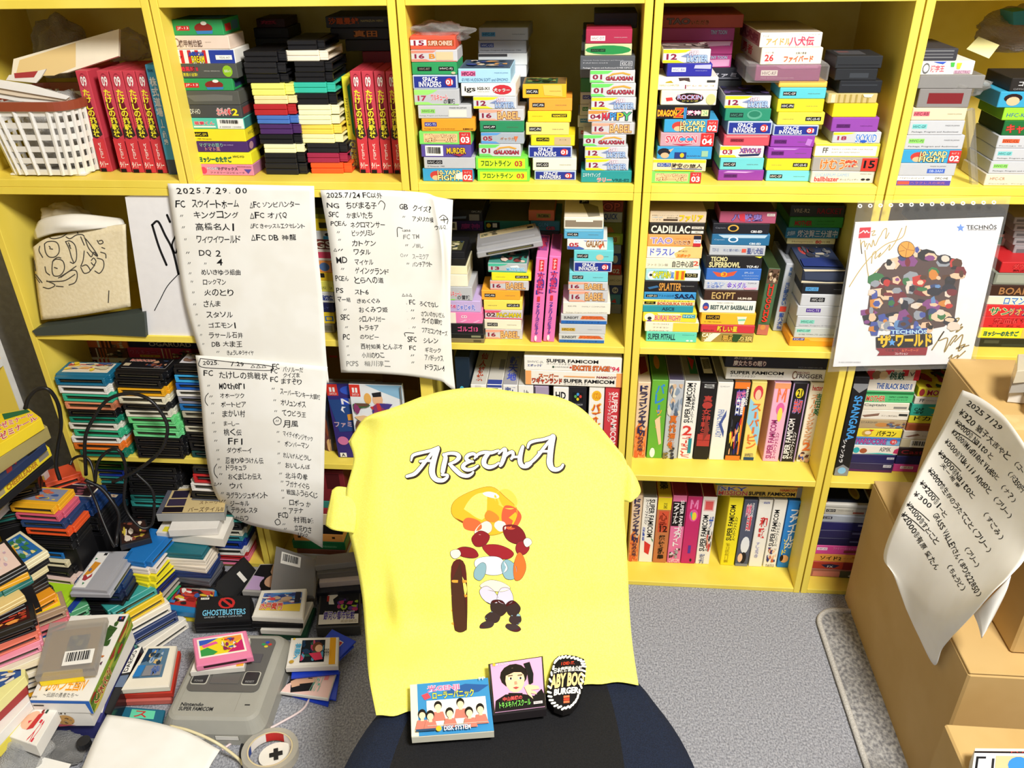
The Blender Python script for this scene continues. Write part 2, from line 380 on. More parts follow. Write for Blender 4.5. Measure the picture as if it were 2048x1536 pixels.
def uprow(reg, where, text, z0, yb, L=.105, kind='game box', noun='game_box', d=None, thick=None):
    """upright boxes in a row, spines to the front; columns: left and right at the bottom, top, colour"""
    rows, _ = parse(text); n = len(rows); tops = []
    for k, (xl, xr, yt, c, des, opt, lab) in enumerate(rows):
        ybk = float(opt.get('b', yb)); z0k = z0
        dd = float(hit(*rp(reg, (xl+xr)/2, ybk), 2, z0k)[1]) if d is None else d
        x0 = float(hit(*rp(reg, xl, ybk), 1, dd)[0]); x1 = float(hit(*rp(reg, xr, ybk), 1, dd)[0])
        xt = (xl+xr)/2+float(opt.get('dx', 0)); zt = float(hit(*rp(reg, xt, yt), 1, dd)[2]); h = zt-z0k; tops.append(zt)
        l = min(float(opt.get('L', L)), .282-dd)
        m = boxmesh(x1-x0-.0006, l, h, c, des, opt.get('top', '').replace('/', ';'), 'paper', opt.get('side', '').replace('/', ';'))
        o = m.build(opt.get('n', noun)); o.location = ((x0+x1)/2, dd, z0k+.0002)
        lean = float(opt.get('lean', 0))
        if lean:
            o.rotation_euler = (0, math.radians(lean), 0); w = (x1-x0)/2; o.location.z += abs(math.sin(math.radians(lean)))*w
        kd = opt.get('k', kind)
        t = lab or '%s upright %s, %s in %s' % (cname(c), kd, 'first from left' if k == 0 else ORD[k]+' from left', where)
        tag(o, t, kd, ('upright boxes in '+where)[:118])
    return tops
# ---------------------------------------------------------------- game cartridges
def cart_mesh(front_open=True):
    m = MB(); P_ = mat('8b8d90', 'plastic'); w, t = .054, .017
    for z0, z1 in ((0, t/2-.0002), (t/2+.0002, t)):
        m.box(-w, -.021, z0, w, .035, z1, P_, .0012)
    m.box(-w+.004, -.0205, .0012, w-.004, .0335, t-.0012, P_)
    a, zb, zt = .049, .0009, t-.0009
    m.box(-a, -.035, zb, a, -.0212, zb+.0034, P_, .0008); m.box(-a, -.035, zt-.0034, a, -.0212, zt, P_, .0008)
    m.box(-a, -.035, zb+.0034, -a+.006, -.0212, zt-.0034, P_, .0006); m.box(a-.006, -.035, zb+.0034, a, -.0212, zt-.0034, P_, .0006)
    return m
def conn_mesh():
    m = MB(); m.box(-.0428, -.0285, .0046, .0428, -.0262, .0124, mat('101012', 'plastic')); m.box(-.040, -.033, .0078, .040, -.0286, .0092, mat('8e8f86', 'metal')); return m
_c0 = cart_mesh().build('game_cartridge'); CART = _c0.data; bpy.data.objects.remove(_c0)
_c1 = conn_mesh().build('connector'); CONN = _c1.data; bpy.data.objects.remove(_c1)
def cart(loc, rz, c, label, design='', sz=(1, 1, 1), rx=0., ry=0., group=None, conn=True, flip=False, base='w'):
    o = bpy.data.objects.new('game_cartridge', CART); COL.objects.link(o); o.location = loc; o.rotation_euler = (rx, ry, rz); o.scale = sz
    o.material_slots[0].link = 'OBJECT'; o.material_slots[0].material = mat(c, 'plastic')
    if conn:
        k = bpy.data.objects.new('connector', CONN); COL.objects.link(k); k.parent = o
    if design:
        m = MB(); m.box(-.045, -.012, .017, .045, .029, .0173, mat(base)); fl = flip
        fr = (lambda u, v, q: (.045-.09*u/100, -.012+.041*v/100, .0173+q)) if fl else (lambda u, v, q: (-.045+.09*u/100, .029-.041*v/100, .0173+q))
        apply(m, design, fr); m.build('label', o)
    tag(o, label, 'game cartridge', group)
    return o
def cartpile(reg, where, text, z0, side=False, d=None, names=None):
    rows, yb = parse(text); n = len(rows); P = lambda x, y: rp(reg, x, y)
    xm = (rows[-1][0]+rows[-1][1])/2
    if d is None: d = float(hit(*P(xm, yb), 2, z0)[1])
    DBG.append((reg, where, round(d, 3), round(float(hit(*P(xm, yb), 1, 0)[2])-z0, 4) if yb else 0))
    ys = [r[2] for r in rows]+[yb]
    zs = [float(hit(*P((rows[min(k, n-1)][0]+rows[min(k, n-1)][1])/2, y), 1, d)[2]) for k, y in enumerate(ys)]
    sh = z0-zs[-1]; zs = [z+sh for z in zs]
    for k, (xl, xr, yt, c, des, opt, lab) in enumerate(rows):
        ym = (ys[k]+ys[k+1])/2
        x0 = float(hit(*P(xl, ym), 1, d)[0]); x1 = float(hit(*P(xr, ym), 1, d)[0]); h = zs[k]-zs[k+1]-.0003; cx = (x0+x1)/2
        wd_ = x1-x0
        t = lab or '%s game cartridge, %s in %s' % (cname(c), ORD[k], where)
        a = math.radians(random.uniform(-1.2, 1.2))
        if side: cart((cx, d+.054+random.uniform(0, .003), zs[k+1]+.0001), math.pi/2+a, c, t, des, (1, wd_/.07, h/.017), group='cartridges in '+where, conn=False)
        else: cart((cx, d+.035, zs[k+1]+.0001), a, c, t, des, (wd_/.108, 1, h/.017), group='cartridges in '+where)
# ---------------------------------------------------------------- upper row of bays
Bk = 'leftmost box stack, cartridge bay'
stack('T2', 'leftmost stack beside bare cartridges', '''
93 510 158 2f9a58 | R 8 38 34 70 c83030;T 10 44 32 66 w JF-13;O 44 18 80 88 8a2a24;P 3a7fb8 46 72 80 70 78 92 48 94;O 58 8 70 34 e8e8e0 | L=.075,top=R 0 0 100 100 2a5a4a/R 40 20 90 80 3a6aa8,side=R 10 30 45 80 c83030/R 50 20 90 80 4a7a8a
80 560 288 e9d4c4 | O 4 14 16 86 9a7a6c;O 6 24 14 76 e9d4c4;E 14 30 54 84 6a5248 e9d4c4 機甲創世記;T 60 44 70 50 8a7868 FAMILY COMPUTER
130 605 400 f4f2ec | R 7 0 13 100 cf2f30;R 20 0 26 100 cf2f30;R 33 0 39 100 cf2f30;R 46 0 52 100 cf2f30;R 57 0 100 100 2a3f9a;T 5 46 10 66 k ア;E 22 14 48 48 3a58c8 14142a AMERICAN;E 26 44 48 92 f4e22a 14142a DREAM;R 68 38 96 72 w;T 74 50 92 64 k TDS-A7 | L=.075
145 625 517 50534f | E 5 16 34 50 e83a50 5a1a20 暗黒城 II;T 7 62 32 88 f4e83a 悪魔の追撃!;O 76 6 93 92 8fbf2a;T 79 38 90 58 w 音源入り;T 44 44 72 52 c8c8c0 OFFICIAL VERSION INC. | L=.07
170 590 635 2f9a58 | R 6 34 34 76 c83030;T 8 42 32 66 w JF-13;O 46 14 82 88 8a2a24;P 3a7fb8 48 72 82 70 80 92 50 94;O 62 4 74 32 e8e8e0 | side=R 10 20 80 80 2a3a5a
178 640 735 565752 | P 6e6e68 6 30 60 22 90 30 88 70 20 76 | L=.07
205 660 850 48494a | T 4 28 26 70 e8e8e0 TDF-HO;E 56 22 82 80 e23a3a f4f4f0 北斗の拳;B 84 26 94 80 f4e22a 2 | side=R 10 20 90 80 8a3a3a
232 680 955 58c4b0 | E 10 28 46 62 d83a5a f0d8d0 悪魔くん;R 8 72 48 88 e8f0e8;R 52 0 100 100 f0f0ec;K 54 4 96 60;T 56 72 96 84 3a3a3a 4 900000 123456 | side=R 0 0 100 100 3a7a78
240 690 1045 f2e02c | R 6 20 33 62 k;T 9 30 30 54 f2e02c HVC-SM;T 6 74 38 88 5a5220 © 1985 Nintendo | side=T 20 30 80 60 5a5220 HVC-SM
275 710 1145 4a2a6c | T 10 10 54 50 8fd4b4 マグマの怒り;T 20 52 48 92 e8a090 トマト風;T 56 24 74 34 c8b8e0 NEC AVENUE | side=O 10 10 40 90 b88a9a
290 740 1232 f2e830 | E 5 36 64 84 1a7a5a 1a1a3a ヨッシーのたまご;B 68 24 88 42 3a3a20 HVC-YO | side=P 16161a 60 20 95 10 90 90 65 80
315 755 1330 d88aac | O 2 20 14 90 d8446a;E 16 24 36 46 e8e8f4 3a4a9a FCG-02;B 34 22 72 52 3a2a4a マグマックス;T 20 66 84 84 3a3a3a ファミリーコンピュータ;P 5a4aa4 84 40 98 40 91 84;T 72 8 98 20 8a2a4a Nichibutsu | side=R 0 0 100 100 b87a9c
=1420''', Z_TOP, L=.07)
cartpile('T2', 'left bare cartridge pile beside box stack', '''
672 1010 415 k
680 1010 505 1c1c20
690 1025 598 k
735 1068 675 f0f07a
755 1090 775 f3e2a8
755 1085 843 b8282c
785 1112 935 4a78c4
803 1130 1003 4c2a66
805 1140 1090 k
838 1155 1168 f2f2c4
845 1165 1240 k
855 1185 1320 1c1c20
=1415''', Z_TOP, True)
cartpile('T2', 'right bare cartridge pile beside red books', '''
1025 1320 325 k
1015 1350 408 f6ecd8
1085 1385 497 k
1085 1385 585 k
1080 1410 668 36c0a8
1090 1420 755 k
1113 1440 850 f6f4c8
1113 1440 933 f6f4c8
1135 1460 1010 f6da5a
1148 1475 1088 f6f2b8
1190 1510 1160 1c1c20
1185 1505 1240 a0284a
1215 1540 1320 ee5a28
=1405''', Z_TOP, True)
TAKE = 'O 18 2 84 18 8a1f30;P c84858 0 16 100 10 100 36 0 44;P 6a1a28 10 30 60 24 90 52 30 60;P 3a2a2a 0 56 70 44 100 62 40 66 0 64;E 28 4 80 15 f4e8e4 a02838 09;O 20 3 88 16 c84858;E 30 5 78 14 f4f0ec a02838 09;V 24 17 78 64 f4e63a たけしの挑戦状;R 0 66 100 100 cc3a42;V 42 70 66 86 f4e4e0 ビートたけし;B 12 89 88 95 f4e4e0 タイトー;R 8 96.5 60 100 181214'
uprow('T1', 'the red book row beside the basket', '\n'.join('%d %d 572 c84050 | %s | L=.12,b=%d,side=R 0 66 100 100 b0323c' % (a, c, TAKE, bb) for a, c, bb in ((818, 913, 1388), (980, 1074, 1392), (1076, 1176, 1396), (1178, 1274, 1398), (1276, 1362, 1400)))+'''
1366 1442 522 4aa8d4 | R 0 86 100 100 4a5468;V 16 10 84 46 f0f6fa 株式道場;R 46 48 54 54 f0f6fa;V 30 54 72 72 f0f6fa 実践編;T 20 3 80 6 1a3a5a bit | L=.15,b=1412''', Z_TOP, 1395, kind='book', noun='book')
uprow('T2', 'the upright row right of bare cartridges', '\n'.join('%d %d 575 c84050 | %s | L=.12,b=%d,side=R 0 66 100 100 b0323c' % (a, c, TAKE, bb) for a, c, bb in ((1618, 1702, 1398), (1706, 1796, 1400), (1800, 1888, 1402), (1892, 1975, 1404)))+'''
1545 1612 620 f2e83a | P 1f7a4a 60 10 100 6 100 66 70 60;L 14 22 50 52 2a2a1a ファミリーコンピュータ;R 0 68 100 100 8a8a88;L 20 70 86 98 f4f060 CLIMBER | L=.1,b=1362''', Z_TOP, 1400, kind='book', noun='book')
stack('T2', 'dark back pile behind the red books', '''
1340 1850 130 23262e | E 4 10 52 70 a84a20 2a1a10 沙羅曼蛇;T 56 30 92 50 a8a060 NAMAZUN HERO
1380 1850 225 1c1c24 | E 40 20 80 80 a86a3a 2a1a10 真田
1500 1860 320 1c1c22
1640 1880 415 6a1a2a | | top=R 30 10 80 70 c8b020
=575''', Z_TOP, d=.16, L=.11, fill=6)
stack('T2', 'dim pile at the back of cartridge bay', '''
780 1010 150 3a1a20 | E 14 20 70 60 a83048 2a1218 怒
760 1040 225 26262c | R 10 20 80 60 3a3a42
=310''', Z_TOP, d=.19, L=.08, fill=7)

stack('T3', 'left stack under the clear bag', '''
118 475 283 e65a42 | P e8e8ec 0 26 36 26 36 70 0 70;B 8 32 30 70 8a1f3c 15;R 38 26 98 76 a8481e;E 40 34 94 70 f4d8c0 a8481e SUPER CHINESE | L=.07
125 490 392 c9c9cc | P f08a78 0 0 56 0 48 22 0 26;P f08a78 0 78 32 78 40 90 100 92 100 100 0 100;B 8 34 28 70 8a1f3c 16;B 40 32 52 72 d88a2a B;R 54 14 92 86 d8c49a
132 487 490 2f9a5c | M HR HVC-FJ;R 12 36 44 70 k;T 16 44 40 62 a8a090 HVC-RT;O 88 76 98 98 c8c49a
140 490 590 b9c6da | M SI
150 505 703 bcbec2 | P 9ae070 0 0 54 0 44 18 30 34 0 34;P 9ae070 0 82 30 82 40 94 100 94 100 100 0 100;B 8 40 26 72 a83048 17;E 38 30 76 70 d83a48 f0e0e0 ワルキューレ;E 66 60 92 92 2a2a30 c8c8cc の冒険
182 600 830 c4c6c8 | R 5 26 32 60 8fd06a;T 8 34 29 54 2a3a20 HVC-FJ;T 2 74 56 86 8a8a8c Package, Program and Audiovisual;R 58 32 92 92 e8e2d0;T 60 10 92 24 4a4a50 MADE IN JAPAN
210 630 935 f2a02a | R 5 26 28 62 2b3494;T 7 34 26 54 w KSC-TS;T 4 78 62 90 5a3a10 Package, Program and Audiovisual;B 78 78 97 90 k KEMCO
190 600 1035 7fd867 | M DC
205 600 1140 5a4a9c | K 8 4 44 92;E 52 22 90 68 f4c82a 5a1a2a MURDER;P a83048 62 76 88 72 78 92
228 630 1240 c0c1c4 | R 6 22 36 60 k;T 8 30 34 54 c8c8c8 HVC-GO;T 6 74 40 86 4a4a4a © Nintendo 1985
218 615 1330 3d9fd0 | M TY;P f2ead8 66 40 80 18 80 84 66 80
=1430''', Z_TOP, L=.07)
stack('T3', 'second stack right of clear bag', '''
497 910 540 a8d4ee | R 5 14 33 52 d86a98;B 7 22 32 48 5a1a3a HFC-CH;T 70 24 96 34 5a7a9a MADE IN JAPAN;T 6 66 96 90 5a7a9a ©1985 HUDSON SOFT and ©MOMO | L=.1,top=R 0 0 100 100 5a6a7a/R 4 8 96 92 46586e/G 10 20 90 80 5 d8a060 3a4a8a e8d8c0 2a3a4a
520 950 655 f1eee4 | E 6 24 26 74 16161a f1eee4 igs;B 30 28 52 50 3a3a3a IGS-X1;T 30 62 52 70 6a6a6a MADE IN JAPAN;O 58 8 94 88 c8303a;E 60 36 90 66 f4f0e8 7a1a24 犬ヶラー | L=.1
615 955 760 cdd0d6 | M SL
660 1015 860 c8c8cb | M BB
668 1015 955 2a8a5c | M H HVC-PP
675 1015 1043 a9b2bc | P 5a9ad8 0 0 48 0 38 20 0 26;P 5a9ad8 0 76 34 82 44 100 0 100;B 5 34 26 72 a02a3c 05;E 46 40 80 66 8a4a2a e0d8d0 ギャラガ;P d87848 78 30 88 30 82 84
660 990 1135 cccccf | M GX
635 1045 1235 7ade4c | M FL
650 1060 1340 7ade4c | M FL
=1430''', Z_TOP, L=.07)
stack('T3', 'silver pile behind the second stack', '''
660 1050 215 a8abb0 | R 5 36 33 72 4a8ab4;T 8 42 31 64 1a2a3a HFC-SF;T 68 50 94 60 5a5a5e MADE IN JAPAN
655 1035 318 a4a7ae | R 4 18 32 54 3a4a8a;T 7 26 30 48 c8d0e0 HVC-UG;T 4 74 90 86 4a4a50 Package, Program © Nintendo 1984 | L=.06
655 1040 420 e9edf0 | R 0 0 60 26 4a4a4e
655 1035 515 dfe3e8
=610''', Z_TOP, d=.12, fill=9)
stack('T3', 'third stack with orange boxes on top', '''
1005 1350 662 f2b72a | M H HVC-MA;P e8c45a 46 4 90 4 92 90 50 80;T 62 46 88 56 8a6a20 MADE IN JAPAN | top=R 0 0 100 100 8a6a3a/R 4 10 80 92 3a5a3a/G 8 14 76 86 4 2a3a1a 8a9a4a 6a4a2a
1055 1395 775 f2a53c | M H HVC-MA
1045 1385 875 f6d62a | R 56 22 92 54 k;B 59 30 90 48 f6d62a NAMCOT;T 10 42 34 50 8a7a20 MADE IN JAPAN
1030 1370 965 f2dc7c | M H HVC-PN
1070 1415 1065 f2dc28 | R 12 20 42 58 k;T 15 28 40 50 f2dc28 HVC-PN;R 54 14 92 94 c8b088;T 66 34 82 48 6a5a3a A 1 1 K
1050 1395 1150 b9c6da | M SI
1085 1430 1245 f0ead4 | M H HVC-GO
1098 1425 1345 b9c6da | M SI
=1420''', Z_TOP, L=.07)
stack('T3', 'fourth stack near the right panel', '''
1503 1868 230 a82a4a | R 10 44 42 82 ece8e0;T 13 54 40 74 8a2a4a HVC-DT;T 62 54 90 62 e0c0c8 MADE IN JAPAN
1495 1865 345 c8cc9c | O 0 8 100 94 2a8a48;R 12 40 44 68 1a3a24;T 15 46 42 62 4a7a54 HVC-BP
1458 1890 440 55585e | T 5 26 80 34 b8bac0 Nintendo Family Computer and Nintendo;T 5 46 50 54 b8bac0 FAMICOM;R 74 36 96 74 c8cad0;R 75 39 95 71 55585e;T 77 44 93 66 e8e8ec KSC-33;T 5 82 96 96 e8e8ec Package, Program and Audiovisual ©1988 KEMCO
1535 1890 552 cccccf | M GX
1543 1895 655 cccccf | M GX
1545 1900 765 cdd0d6 | M SL
1520 1870 868 d4d4d6 | P f0904a 0 0 50 0 40 18 22 30 0 30;P f0904a 0 80 24 80 34 92 0 96;B 5 34 28 72 8a1f3c 04;E 32 22 52 80 d83a4a 3a2a5a MA;E 50 20 68 80 4a9ad8 3a2a5a PP;E 66 18 80 80 f0c02a 3a2a5a P;E 79 14 97 80 4ab86a 3a2a5a Y
1548 1893 965 c8c8cb | M BB
1482 1820 1060 cccccf | M GX
1495 1835 1155 cdd0d6 | M SL
1500 1840 1250 cdd0d6 | M SL
1465 1865 1345 2a9496 | E 3 14 38 54 cfe8e8 1a6a70 エキサイティング;E 32 62 60 96 d84a4a f0d8d8 ラリー;B 62 68 96 92 1a5a60 VRE-E2
=1440''', Z_TOP, L=.075)
stack('T3', 'pile behind the fourth stack', '''
1570 1910 100 23272e | R 12 34 90 74 2c3440;R 12 80 90 86 3a424e | k=cartridge case,L=.1
1480 1850 225 26282c
1470 1845 330 8a8e94 |
1475 1845 420 3a3c42
1460 1850 515 6a6e76
1462 1850 615 3a7a48
1460 1850 725 b8bac0 | R 4 24 30 60 2b3494;T 6 32 28 54 c8d0e8 HVC-CK
1458 1850 820 b4b6bc | R 4 24 30 60 1f6a4a;T 6 32 28 54 d0e0d8 HVC-BA
1440 1830 910 b4b6bc | R 4 24 30 60 2a6aa4;T 6 32 28 54 d0d8e8 HVC-DJ
1445 1830 1005 a8aab0 | R 4 24 30 60 9a2a34;T 6 32 28 54 e8d0d0 HVC-UF
=1095''', Z_TOP, d=.075, L=.1, fill=4)

stack('T4', 'left stack right of the second panel', '''
140 515 385 cdd0d6 | M SL | L=.075,top=R 0 0 100 100 6a5a5a/G 0 0 100 100 8 8a7a7a 4a3038 a89898
172 528 500 2c2c9c | R 10 28 42 64 e8e8ec;T 13 36 40 58 2c2c9c HVC-BA;T 64 52 90 60 b8b8e0 MADE IN JAPAN;P b8b8dc 62 8 98 4 98 40 60 36
98 575 605 eee9dc | P b8a02a 14 36 22 26 26 46 12 46;T 3 58 36 72 a89a4a FAMILY COMPUTER;P 4a3a3a 34 4 52 2 54 36 44 24 36 30;R 46 60 48 92 8a2a4a;R 82 22 96 40 3a3a3a;T 50 60 94 72 b8863a ドレミッコ | L=.09
125 562 712 ece6d4 | P d83a3a 8 50 20 46 22 70 10 76;O 26 14 78 90 16161a;E 30 30 74 60 8ab8e8 d84a4a ROCKIN;T 38 66 68 78 f0e060 ジャンボ;O 82 20 100 100 c8c88a
85 515 830 17171a | E 3 34 38 80 f0c82a d84a2a DRAGON;E 36 20 54 86 e83a2a f0a02a Z;E 52 18 56 96 4aa8e0 2a4a8a II;E 58 36 82 70 f4f0e8 d83a8a 激神;R 84 30 97 78 d8dca0;T 87 36 95 70 5a9a6a 24 | L=.09
150 575 940 3d9fd0 | M TY
120 543 1045 c89ca8 | E 10 22 68 74 d83a5a f0d8d0 SWOON;O 36 34 48 60 3a9ac8;O 50 34 62 60 3a9ac8;P c82a4a 22 86 62 84 42 96;R 76 0 100 100 d03030;B 79 42 97 86 w 04;T 81 14 95 32 w ｷｯﾌﾟｽ
95 525 1155 3a9cd4 | O 0 10 24 78 23232a;O 6 48 22 96 e8b48c;P e8b48c 20 26 30 10 24 44;R 32 44 54 98 2b3a7a;O 42 50 50 90 e8c02a;T 56 68 80 80 4a6a8a BANDAI;R 82 30 94 80 9cc4a0
60 480 1255 f2ddb0 | R 0 0 100 26 f2d22a;R 8 30 34 64 2b4a9c;T 10 36 32 58 w KSC-TS;E 36 30 56 76 16161a f2ddb0 時空;E 58 36 94 72 16161a f2ddb0 の旅人;R 36 78 94 84 2b4a9c;R 4 90 80 100 f2d22a
45 445 1350 7fd867 | M DC
=1445''', Z_TOP, L=.075)
stack('T4', 'pink pile behind the left stack', '''
135 775 115 b45040 | E 6 26 34 72 7a6a72 4a3a3a TAO;E 36 40 58 76 6a3a20 c87a5a いただき
125 705 220 b04a8a | E 68 16 90 50 b8c8e0 6a3a78 TINY TOON
130 690 322 c84a90 | E 60 8 96 34 c8d4ec 6a3a78 TINY TOON;P e8b8d8 58 0 98 0 96 30 66 40
130 680 430 c85098 | E 68 8 94 32 c8d8f0 6a3a78 TINY TOON;P e8a8d0 66 40 98 36 98 90 70 96
200 770 535 2a2c36 | E 58 40 92 74 c0c0cc 2a2c36 ファミ;R 56 80 96 88 8a8c98
=635''', Z_TOP, d=.12, L=.14, fill=7)
stack('T4', 'second stack, yellow cornered box on top', '''
628 990 752 cdd0d6 | M SL | L=.1,top=R 0 0 100 100 2c2a34/G 0 10 100 90 9 4a3a2a 5a4a7a 2a2a4a
630 990 855 2a8a6c | R 10 32 40 72 1a3a34;T 13 42 38 64 5a9a84 HVC-PP;O 48 8 82 90 5aa48a;O 52 16 78 70 2a7a60
650 1000 955 b9c6da | M SI
620 980 1062 d0505e | R 14 34 44 66 8a2a38;T 17 42 42 60 3a1018 HVC-CK;P e88a8a 4 6 96 4 96 18 4 22
588 935 1150 ece8e0 | P f2dc2a 0 0 50 0 44 22 24 34 0 34;P f2dc2a 0 80 34 78 40 100 0 100;B 6 30 28 70 a02a4a 03;E 46 16 94 56 4a5aa8 d83a4a XEVIOUS;P 2a2f5a 42 72 94 60 90 82 48 90
590 935 1245 6cc8d0 | M H HVC-GF
575 935 1340 8c3aa0 | R 12 36 42 72 5a2468;T 15 44 40 64 3a1448 HVC-BR;P c898d8 20 4 80 10 60 24 10 20
=1425''', Z_TOP, L=.075)
dT4, zT4 = stack('T4', 'third stack, white boxes on top', '''
905 1395 255 f4efe4 | T 3 14 14 28 8a7a6a YGE;E 10 38 50 84 f0a050 e8d8c0 アイドル;E 48 26 88 90 d83a5a f0d0d0 八犬伝;T 62 6 96 16 3a3a3a ファミリーコンピュータ | L=.17,a=2,top=R 0 0 100 100 b4a898,side=R 0 0 100 100 a8686a/E 10 20 90 80 8a3a4a 6a2a3a 八犬伝
912 1398 375 f4eed8 | B 6 40 20 80 c83a44 26;T 6 22 20 32 8a6a6a ロマン風;T 56 24 74 38 4a3a3a 太陽の勇者;E 38 48 86 86 e0502a f0c0a0 ファイバード;T 8 88 18 96 c8a8a8 TOMY | L=.17,a=2,side=R 0 0 100 100 d8c8b0/E 10 20 60 80 c83a44 e0d0b8 勇者
870 1380 510 9c4878 | R 8 32 34 68 ece0d8;T 10 40 32 62 6a2a4a HVC-KF;T 8 78 60 88 d8a8c0 MADE IN JAPAN © Nintendo 1993;P b46a94 30 6 96 4 96 20 40 24 | L=.12
1055 1435 640 f0bc50 | R 2 20 98 60 f2c860 | L=.09
1060 1425 690 5cc4d0 | M H HVC-GF
1043 1408 780 f2e22e | M H HVC-PN
1045 1413 885 f2e04a | M HR HFC-LR-45
1010 1365 985 b9c6da | M SI
992 1335 1070 9440aa | M H HVC-MN 5a2468 3a1448;P b878cc 84 20 96 30 92 92 80 80
968 1315 1160 9440aa | M H HVC-BR 5a2468 3a1448;P c088d4 10 4 70 8 60 20 12 18
958 1305 1250 f2e02e | M HR HFC-LR-45
955 1303 1345 74d0dc | M H HVC-GF
=1430''', Z_TOP, L=.08)
stack('T4', 'rightmost stack, black cartridges on top', '''
1505 1870 440 2a2c30 | R 4 70 96 76 16161a | k=game cartridge,n=game_cartridge,mk=plastic,top=R 10 20 70 80 4a4a4e/R 14 26 40 50 6a4a4a
1500 1830 540 26282c | R 34 36 80 80 3a3e44 | k=game cartridge,n=game_cartridge,mk=plastic
1530 1865 635 23252a | R 4 30 90 38 3a3e44 | k=game cartridge,n=game_cartridge,mk=plastic
1440 1830 735 c8b478 | R 6 6 14 96 e8dca8;R 20 6 24 96 a8924a;R 32 6 36 96 a8924a;R 44 6 48 96 a8924a;R 56 6 60 96 a8924a;R 68 6 72 96 a8924a;R 80 6 84 96 a8924a;P f4ecc8 70 4 92 4 88 40 74 36 | mk=gloss
1480 1830 815 f4dc22 |  | 
1470 1840 925 9046a8 | R 10 46 40 74 5a2468;T 13 52 38 68 3a1448 HVC-MN;T 62 56 88 64 5a2468 MADE IN JAPAN
1478 1858 1040 c4c6ca | P f2dc2a 0 0 46 0 38 14 20 24 0 24;R 8 100 9 101 w;B 10 36 28 72 a02a4a 18;E 48 16 92 92 4a7ac8 f4f4f8 SKYKID;O 58 70 72 98 2a5ac0 | L=.08
1338 1848 1130 f4ec6a | R 0 6 96 92 f4efe0;E 12 30 20 70 3a3a3a f4efe0 FF;T 26 36 90 44 8a8a7a FAMILY COMPUTER CARTRIDGE;T 26 60 70 68 8a8a7a SOFT BY NINTENDO;P f4e23a 0 0 100 0 100 14 0 14 | L=.11
1320 1830 1240 a8a29c | E 12 14 50 90 e8702a f0c8a0 けむう;E 50 16 70 70 d8442a f0c8a0 熱;R 76 0 100 100 d83a30;B 80 20 96 76 16161a 15 | L=.11
1308 1805 1350 d4d0c6 | T 6 14 60 42 8ab4d8 LUCASFILM GAMES;B 5 46 44 86 d04a48 ballblazer;T 46 60 76 80 6a6a6a ボールブレイザー;O 80 58 87 78 26262a;O 88 58 95 78 26262a;T 78 12 96 22 8a8a8a PONY INC | L=.11
=1445''', Z_TOP, L=.075)

stack('T5', 'left stack in the rightmost upper bay', '''
400 690 382 3a3a40 | R 2 10 90 22 77787a;R 2 40 90 52 6a6b6e;R 2 68 90 80 77787a | k=disc case,n=disc_case,L=.12
400 820 480 eee9e0 | O 2 10 16 96 6a6a6a;O 4 24 14 80 eee9e0;E 18 30 44 78 e04a5a f0d0d0 漢字王;P 3a5ac0 20 0 46 0 40 20 30 12;P 4ab84a 54 6 62 6 62 40 56 40;P d8d83a 66 10 76 10 74 56 68 56;R 64 66 96 92 c8a8b8;T 66 70 94 90 8a4a6a ELECTRIC | L=.1
385 900 592 8a8886 |  | L=.1,mk=gloss
380 790 700 8a8684 | R 18 20 86 80 7a2428 | L=.1,mk=gloss
330 760 850 e2d4b0 | R 2 26 32 66 d86a78;T 4 34 30 60 5a1a2a HFC-RB;T 66 44 92 54 7a6a5a MADE IN JAPAN
305 740 950 c4c6ca | M HS HVC-GF 7cc8c8 1a4a4a
275 740 1065 c4c6ca | M HS HVC-FJ 8fd06a 2a3a20
250 715 1180 3d9fd0 | M TY
230 675 1285 c0c2c6 | R 50 44 82 82 4a6ac0;T 54 52 78 74 c8d4f0 08-3AH;T 54 18 82 30 6a6a72 MADE IN JAPAN
205 640 1385 f2eee8 | R 0 46 100 100 5a4aa4;R 2 54 24 90 e05a4a;T 26 58 90 84 c87a8a ヘラクレスの栄光;T 4 8 50 30 3a3a3a ファミリーコンピュータ;T 70 8 94 30 3a3a3a DFC-HE
=1465''', Z_TOP, L=.075)
stack('T5', 'right stack in the rightmost upper bay', '''
1110 1530 615 26221f | E 14 22 60 60 d8d8d8 26221f コマンド;T 6 78 40 92 9a9a9a OFFICIAL;| L=.1
1015 1430 722 3aa0c8 | O 8 10 44 70 2a1a1a;O 14 30 40 90 e8b890;R 60 30 100 90 2a6aa0
1050 1470 850 9adc34 | T 6 40 50 76 2a4a9a HFC-KM | side=R 0 0 100 100 6aa02a
1050 1470 950 1f6a34 | E 6 24 96 84 e84a3a 8a1a1a キャプテン | side=R 0 0 100 100 1a3a24
1005 1430 1070 c6c8cc | R 8 24 40 58 e0603a;T 10 30 38 52 5a1a0a HVC-CL;T 4 78 90 88 6a6a6e Package © Nintendo
980 1400 1170 c6c8cc | M HS HVC-GF 7cc8c8 1a4a4a
945 1370 1270 c6c8cc | M HS HVC-FJ 8fd06a 2a3a20
905 1330 1370 e0d4c0 | T 8 26 36 52 a8662a HFC-CR;T 8 80 90 90 8a8a8a Package, Program
=1465''', Z_TOP, L=.1)
